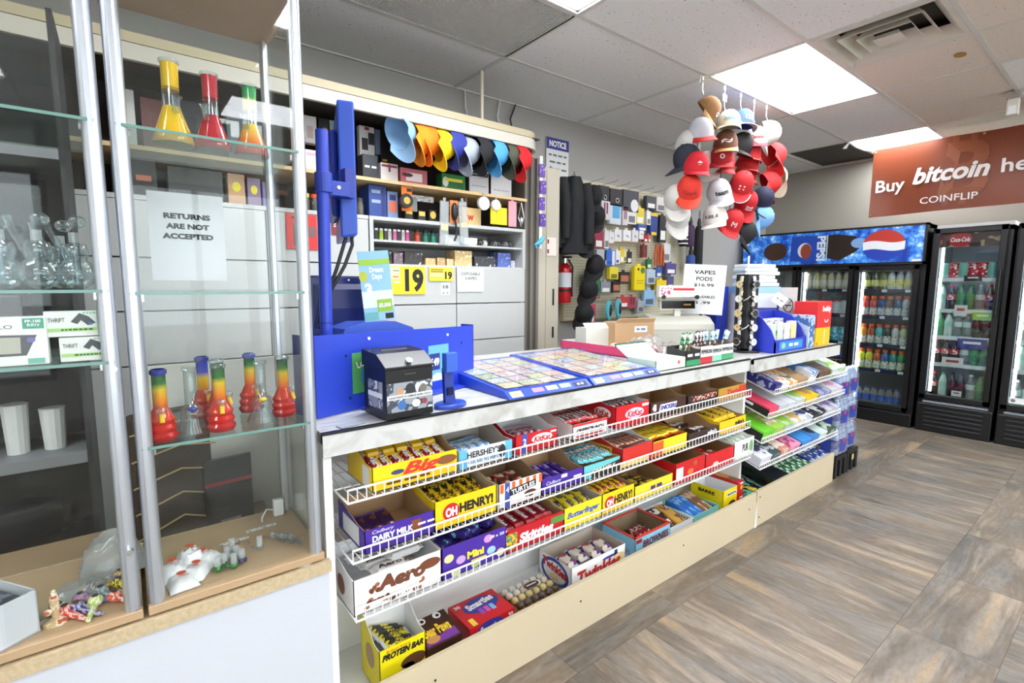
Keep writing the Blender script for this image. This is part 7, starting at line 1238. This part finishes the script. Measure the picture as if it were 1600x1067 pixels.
hs = O('header_sign', MB().bx(-.03, .03, 1.375-cy, 3.095-cy, 1.60, 1.935), splash(), PT); O('header_frame', MB().bx(-.036, .05, 1.355-cy, 3.10-cy, 1.935, 1.955).bx(-.036, .05, 1.355-cy, 3.10-cy, 1.575, 1.60).bx(-.036, .05, 1.355-cy, 1.375-cy, 1.575, 1.955), mt((14, 16, 22), .4), PT)
def hp(pts, y, z, m, off=.0008, nm='printed_patch'): return patch(hs, pts, (-.03, y-cy, z), LF, m, nm, off)
R0 = .135
hp(oval(.36, .30, 32), 1.69, 1.765, mt((40, 70, 180), .3)); 
def arc(top, n=20): return [(.18*math.cos(a), .15*math.sin(a)) for a in [k*PI/n for k in range(n+1)]] if top else []
wave = [(-.18+.36*k/14, .012*math.sin(k/14*2*PI)) for k in range(15)]
hp([(x*.98, y+.035) for x, y in wave if abs(x) < .176]+[(.176*math.cos(a), .148*math.sin(a)) for a in [R_(14)+k*R_(152)/16 for k in range(17)]], 1.69, 1.765, mt((196, 60, 50), .3), .0014)
hp([(x*.965, y+.035) for x, y in wave]+[(x*.955, y-.045) for x, y in reversed(wave)], 1.69, 1.765, mt((236, 240, 246), .3), .0020)
hp([(-.2, -.13), (.12, -.13), (.13, .14), (-.19, .14)], 2.36, 1.765, mt((34, 76, 180), .3)); o = text(hs, 'PEPSI', (-.0305, 2.245-cy, 1.765), LF, .26, .085, mt((220, 232, 246), .4), bold=.04, rot=-PI/2)
hp(oval(.14, .16, 24), 2.41, 1.75, mt((220, 226, 236), .3), .0012); hp(oval(.11, .16, 24), 2.395, 1.74, mt((150, 70, 50), .3), .0016); hp(oval(.26, .2, 24), 2.72, 1.75, mt((70, 44, 34), .3)); hp(rect(.012, .27), 2.19, 1.765, mt((170, 206, 236), .3), .0018)
hp([(-.15, -.1), (.0, -.14), (.14, -.06), (.2, .0), (.14, .1), (-.02, .13), (-.16, .13)], 2.07, 1.77, mt((44, 32, 26), .3)); hp(oval(.14, .1, 20), 1.9, 1.8, mt((130, 170, 220), .3), .0012); hp(rect(.07, .022), 1.42, 1.612, MW)
def cshelf(par, pcy, y0, y1, z, c=(210, 212, 214), wire=False):
    O('cooler_shelf', MB().bx(.05, .4, y0-pcy, y1-pcy, z-.012, z), mt(c, .4), par); O('price_rail', MB().bx(.042, .05, y0-pcy, y1-pcy, z-.03, z+.004), mt((30, 36, 70), .4) if wire else mt((226, 228, 230), .4), par)
    if wire:
        O('fence_rail', MB().tube([(.046, y0-pcy, z+.055), (.046, y1-pcy, z+.055)], .003, 5), MW, par)
        for k in range(7): y = y0+.02+(y1-y0-.04)*k/6; O('fence_post', MB().tube([(.046, y-pcy, z), (.046, y-pcy, z+.055)], .0022, 5), MW, par)
        for k in range(3): y = y0+.07+(y1-y0-.14)*k/2; O('price_tag', MB().bx(.04, .042, y-pcy-.022, y-pcy+.022, z-.026, z+.0), MW, par)
PZ = [1.334, 1.068, .785, .531]
for z in PZ: cshelf(PT, pcy, 1.41, 1.93, z, (90, 92, 96), True); cshelf(PT, pcy, 1.95, 2.47, z, (90, 92, 96), True)
ORC = (226, 90, 30)
rowsR = [('plain', [(60, 70, 40), (40, 60, 40), (120, 130, 80), (200, 206, 210), (206, 210, 214), (190, 196, 200)], (190, 196, 190), [(220, 214, 120)]*6, 'top shelf of the near cola cooler door'),
         ('sport', [(206, 40, 36), (200, 36, 34), (40, 84, 150), (110, 70, 46), (36, 80, 140), (200, 204, 210)], ORC, [(206, 206, 206)]*6, 'second shelf of the near cola cooler door'),
         ('sport', [(240, 140, 30), (180, 84, 40), (90, 190, 196), (50, 60, 50), (206, 206, 200), (200, 206, 160)], ORC, [(220, 216, 206)]*6, 'third shelf of the near cola cooler door'),
         ('sport', [(226, 226, 40), (222, 220, 50), (206, 90, 30), (40, 100, 170), (40, 130, 120), (60, 150, 90)], ORC, [(214, 216, 190)]*6, 'fourth shelf of the near cola cooler door')]
cn = lambda c: ('red' if c[0] > 190 and c[1] < 70 else 'orange' if c[0] > 190 and c[1] < 150 and c[2] < 60 else 'yellow' if c[0] > 200 and c[1] > 200 and c[2] < 90 else 'brown' if c[0] > 100 and c[1] < 100 and c[2] < 60 else 'teal' if c[2] > 180 and c[1] > 170 and c[0] < 120 else 'blue' if c[2] > 120 and c[0] < 70 and c[1] < 110 else 'green' if c[1] > c[0] and c[1] > c[2] and c[0] < 130 else 'dark' if sum(c) < 220 else 'pale')
def row(z, y0, y1, kind, cols, capc, labs, where, x=.085, s=1., lab2=None, deep=1):
    n = len(cols); seen = {}
    for r in range(deep):
        for k, c in enumerate(cols):
            y = y1-(y1-y0)*(k+.5)/n; nm = (cn(c) if c else 'clear'); lb = '%s-from-left %s %s on the %s' % (ORD[k], nm, 'can' if kind == 'can' else 'bottle', where)
            if r: lb = 'second-row '+lb
            bottle(lb, (XC+x+.072*r, y, z+.001), kind, c, capc if not isinstance(capc, list) else capc[k], labs[k] if labs else None, 'drinks on the '+where, s, lab2)
for z, (kd, cols, capc, labs, wh) in zip(PZ, rowsR): row(z, 1.46, 1.865, kd, cols, capc, labs, wh, lab2=(120, 120, 124) if kd == 'sport' else None)
row(.161, 1.47, 1.86, 'water', [None]*6, (30, 60, 130), [(40, 90, 180)]*6, 'floor of the near cola cooler door')
row(1.334, 1.99, 2.42, 'plain', [(206, 190, 160)]*6, (90, 80, 70), [(226, 220, 206)]*6, 'top shelf of the middle cola cooler door')
row(1.068, 1.99, 2.42, 'can', [(200, 50, 50), (150, 206, 70), (190, 90, 120), (206, 60, 50), (210, 60, 56), (200, 206, 210)], [(190, 90, 40), (150, 206, 60), (190, 90, 130), (210, 50, 50), (210, 50, 50), (200, 200, 200)], [(206, 214, 220)]*6, 'second shelf of the middle cola cooler door', s=1.2)
row(.785, 1.99, 2.42, 'can', [(60, 180, 200)]*6, (200, 204, 206), [(60, 180, 206)]*6, 'third shelf of the middle cola cooler door', lab2=(220, 236, 240), s=1.2)
row(.531, 1.99, 2.42, 'soda', [(90, 60, 40)]*6, (40, 60, 150), [(40, 80, 180)]*6, 'fourth shelf of the middle cola cooler door')
# red-signed coolers
def coke(label, y0, y1, full, lab):
    C, cy_ = cooler('drinks_cooler', label, y0, y1, 1.89, [(y0+.075, y1-.06, .36, 1.845)], .30, grille=True, inner=(214, 220, 226), lit=4.); zs = [1.44, 1.157, .909, .657, .345]
    for z in zs: cshelf(C, cy_, y0+.05, y1-.045, z, (222, 226, 230))
    sg = O('door_sign', MB().bx(.014, .03, y0+.075-cy_, y1-.06-cy_, 1.72, 1.845), pm((70, 30, 26), (190, 150, 120), 8, .55), C)
    patch(sg, oval(.16, .13, 24), (.014, (y0+y1)/2+.07-cy_, 1.785), LF, mt((206, 20, 34), .4)); text(sg, 'Coca-Cola', (.013, (y0+y1)/2+.07-cy_, 1.785), LF, .13, .04, INKW, bold=.02, shear=.35)
    return C, cy_, zs
C1, c1y, cz = coke('narrow black cooler with a red round sign', .79, 1.325, True, 'near')
O('top_strip', MB().bx(.1, .5, -.26, .26, 1.89, 1.93), mt((226, 226, 224), .5), C1)
def cokerow(z, y0, y1, spec, wh):
    n = len(spec); 
    for k, q in enumerate(spec):
        y = y1-(y1-y0)*(k+.5)/n; kd, body, capc, lb, nm = {'r': ('soda', (44, 22, 18), (200, 24, 34), (206, 24, 34), 'cola'), 'g': ('soda', (60, 130, 90), (50, 140, 70), (50, 150, 80), 'green'), 'c': ('soda', None, (220, 220, 220), (200, 214, 214), 'clear'), 'd': ('soda', (50, 34, 30), (30, 30, 30), (110, 30, 40), 'dark'), 'R': ('can', (200, 30, 40), (206, 208, 210), (206, 30, 40), 'red'), 'G': ('can', (150, 190, 180), (206, 208, 210), (130, 190, 176), 'mint'), 'l': ('soda', (190, 206, 196), (60, 150, 90), (150, 200, 180), 'pale green')}[q]
        bottle('%s-from-left %s %s on the %s' % (ORD[k], nm, 'can' if kd == 'can' else 'bottle', wh), (XC+.085, y, z+.001), kd, body, capc, lb, 'drinks on the '+wh, 1.05 if kd == 'soda' else 1.15, (236, 232, 230) if q in 'rR' else None)
for z, sp, wh in zip(cz, ['GRGRRG', 'lrggcr', 'glccdd', 'rrrcgg', 'rlddcg'], ['top', 'second', 'third', 'fourth', 'bottom']): cokerow(z, .87, 1.26, sp, wh+' shelf of the red-signed cooler')
for k, (y, z, w, h, c, lab) in enumerate([(1.02, 1.445, .12, .05, (60, 34, 30), 'dark price card'), (.93, 1.1, .13, .07, (140, 200, 80), 'green promotion card'), (1.08, 1.13, .09, .1, (226, 222, 218), 'white promotion card'), (.98, .86-.02, .2, .09, (60, 60, 140), 'blue promotion card'), (1.1, .66, .15, .09, (226, 222, 218), 'white and red promotion card'), (1.05, .395, .07, .05, (236, 236, 236), 'white price card')]):
    b = T('promo_card', lab+' clipped to a shelf of the red-signed cooler', 'card', (XC+.035, y, z-.03)); O('card', MB().bx(-.001, .001, -w/2, w/2, 0, h), mt(c, .5), b); patch(b, rect(w*.6, h*.25), (-.001, 0, h*.6), LF, mt((240, 236, 220) if sum(c) < 500 else (180, 60, 50), .5))
C2, c2y, cz2 = coke('second narrow black cooler, cut by the frame edge', .235, .765, True, 'far')
for z, sp, wh in zip(cz2, ['cGlRGc', 'clgcrr', 'cclcgg', 'llccrr', 'clccrr'], ['top', 'second', 'third', 'fourth', 'bottom']): cokerow(z, .31, .70, sp, wh+' shelf of the cooler at the frame edge')
b = T('promo_card', 'white round-cornered sticker on the cooler at the frame edge', 'sticker', (XC+.004, .64, .375)); O('card', MB().bx(-.001, .001, -.06, .06, 0, .05), MW, b); patch(b, oval(.03, .03), (-.001, .035, .025), LF, mt((120, 120, 126), .5))
# ------------------------------------------------------------------ banner
t = T('banner', 'orange vinyl banner advertising bitcoin hung from the ceiling', 'banner', (5.9, 1.83, 2.04)); n = 90; W_b, H_b = 1.75, .645; v = []; k = 14
def bend(a, b): return .012*math.sin(a*9)+.01*math.sin(a*4+b*5)
for e in (0, .003):
    for i in range(n+1):
        for j in range(k+1): a, b_ = W_b*i/n, H_b*j/k; v.append((bend(a, b_)+e, -a, b_+.012*math.sin(PI*i/n)*(1-j/k)))
q = k+1; f = [(i*q+j, i*q+j+1, (i+1)*q+j+1, (i+1)*q+j) for i in range(n) for j in range(k)]; o_ = (n+1)*q; f += [tuple(o_+x for x in reversed(z)) for z in f]
O('vinyl', MB().add(v, f), mt((124, 56, 26), .4, var=.05, vs=5), t, smooth=True)
def btext(s, a0, a1, z, h, m, bold=.02, shear=0., off=.010):
    V, F, x0, x1, y0, y1 = glyphs(s, bold, shear); vs = []
    for x, y in V: a = a0+(x-x0)/(x1-x0)*(a1-a0); b_ = z+((y-y0)/(y1-y0)-.5)*h; vs.append((bend(a, b_)-off, -a, b_+.012*math.sin(PI*a/W_b)*(1-b_/H_b)))
    me = bpy.data.meshes.new('lettering'); me.from_pydata(vs, [], F); me.materials.append(m); link('lettering', me, t)
MBW = mt((232, 226, 222), .4)
btext('B', .52, .86, .34, .5, mt((140, 74, 40), .4), .03, .12, .005); btext('I I', .60, .76, .6, .09, mt((140, 74, 40), .4), .05, 0, .005); btext('I I', .56, .72, .08, .08, mt((140, 74, 40), .4), .05, 0, .005)
btext('Buy', .04, .27, .27, .15, MBW, .02); btext('bitcoin', .33, .86, .335, .15, MBW, .035, .25); btext('here', .93, 1.25, .33, .12, MBW, .02); btext('COINFLIP', .40, .80, .105, .06, MBW, .01); 
for a, z in ((.02, .02), (.02, .62), (.8, .625)): O('grommet', MB().cyl((-.008, -a, z), (.006, -a, z), .009, n=12), mt((190, 160, 100), .3, .8), t)
t = T('banner_tie', 'white ribbon tying the banner corner to the ceiling grid', 'ribbon', (5.6, 1.95, CEIL)); O('ribbon', MB().tube([(0, 0, -.0), (.08, -.04, -.04), (.2, -.07, -.055), (.3, -.12, -.06)], .012, 6).xf(Matrix.Diagonal((1, 1, 1, 1))), MW, t); O('bow', MB().tube([(-.03, .03, -.06), (0, 0, -.01), (.02, .03, -.05)], .009, 6), MW, t)
# ------------------------------------------------------------------ bottled water at the end of the counter
MSH = clear((226, 232, 244), .12, .1, .6, .12)
def waterpack(lab, x, y, z):
    t = T('water_pack', lab, 'water pack', (x, y, z), 0, 'shrink-wrapped water packs'); me = None
    for i in range(3):
        for j in range(2):
            for nm, f, m in (('bottle', lambda: MB().lathe([(.028, 0), (.031, .006), (.031, .12), (.024, .16), (.013, .18), (.013, .19)], 12), mt((206, 220, 240), .12, coat=.4)), ('bottle_cap', lambda: MB().cyl((0, 0, .185), (0, 0, .2), .015, n=12), mt((236, 238, 242), .4)), ('bottle_label', lambda: MB().lathe([(.0318, .045), (.0318, .11)], 12, cap=False), pm((50, 60, 160), (130, 170, 226), 24, .55, (200, 60, 110)))):
                k = ('wp', nm)
                if k not in _bm: _bm[k] = mesh_of(nm, f(), m, True)
                link(nm, _bm[k], t, (-.066+.066*i, -.034+.068*j, .003))
    O('shrink_wrap', MB().bx(-.102, .102, -.07, .07, 0, .15).bx(-.098, .098, -.066, .066, .15, .19), MSH, t, bev=.012); patch(t, [(-.06, .03), (.05, .02), (.07, .1), (-.05, .12)], (0, -.0705, 0), FR, mt((54, 70, 170), .3)); patch(t, [(-.04, .03), (.03, .02), (.03, .1), (-.03, .12)], (-.1025, 0, 0), LF, mt((60, 80, 180), .3)); patch(t, oval(.05, .03), (.01, -.071, .1), FR, mt((200, 50, 90), .4), off=.001)
for st, (x, y) in enumerate([(4.02, 1.36), (4.24, 1.38)]):
    for k in range(3): waterpack('%s water pack in the stack %s' % (['lowest', 'middle', 'top'][k], ['next to the far counter', 'nearer the coolers'][st]), x, y+.004*k, .165+.205*k)
for st, x in enumerate((4.02, 4.24)):
    t = T('plastic_crate', ['black plastic crate under the water packs next to the counter', 'black plastic crate under the water packs nearer the coolers'][st], 'crate', (x, 1.375, 0)); O('deck', MB().bx(-.105, .105, -.085, .1, .13, .16), MK, t, bev=.004)
    for a in (-.085, 0, .085):
        for y0_ in (-.085, .06): O('foot', MB().bx(a-.02, a+.02, y0_, y0_+.04, 0, .13), mt((22, 22, 24), .5), t, bev=.004)
    O('tag', MB().bx(-.02, .02, -.0865, -.085, .08, .12), mt((200, 190, 120), .5), t) if st else None
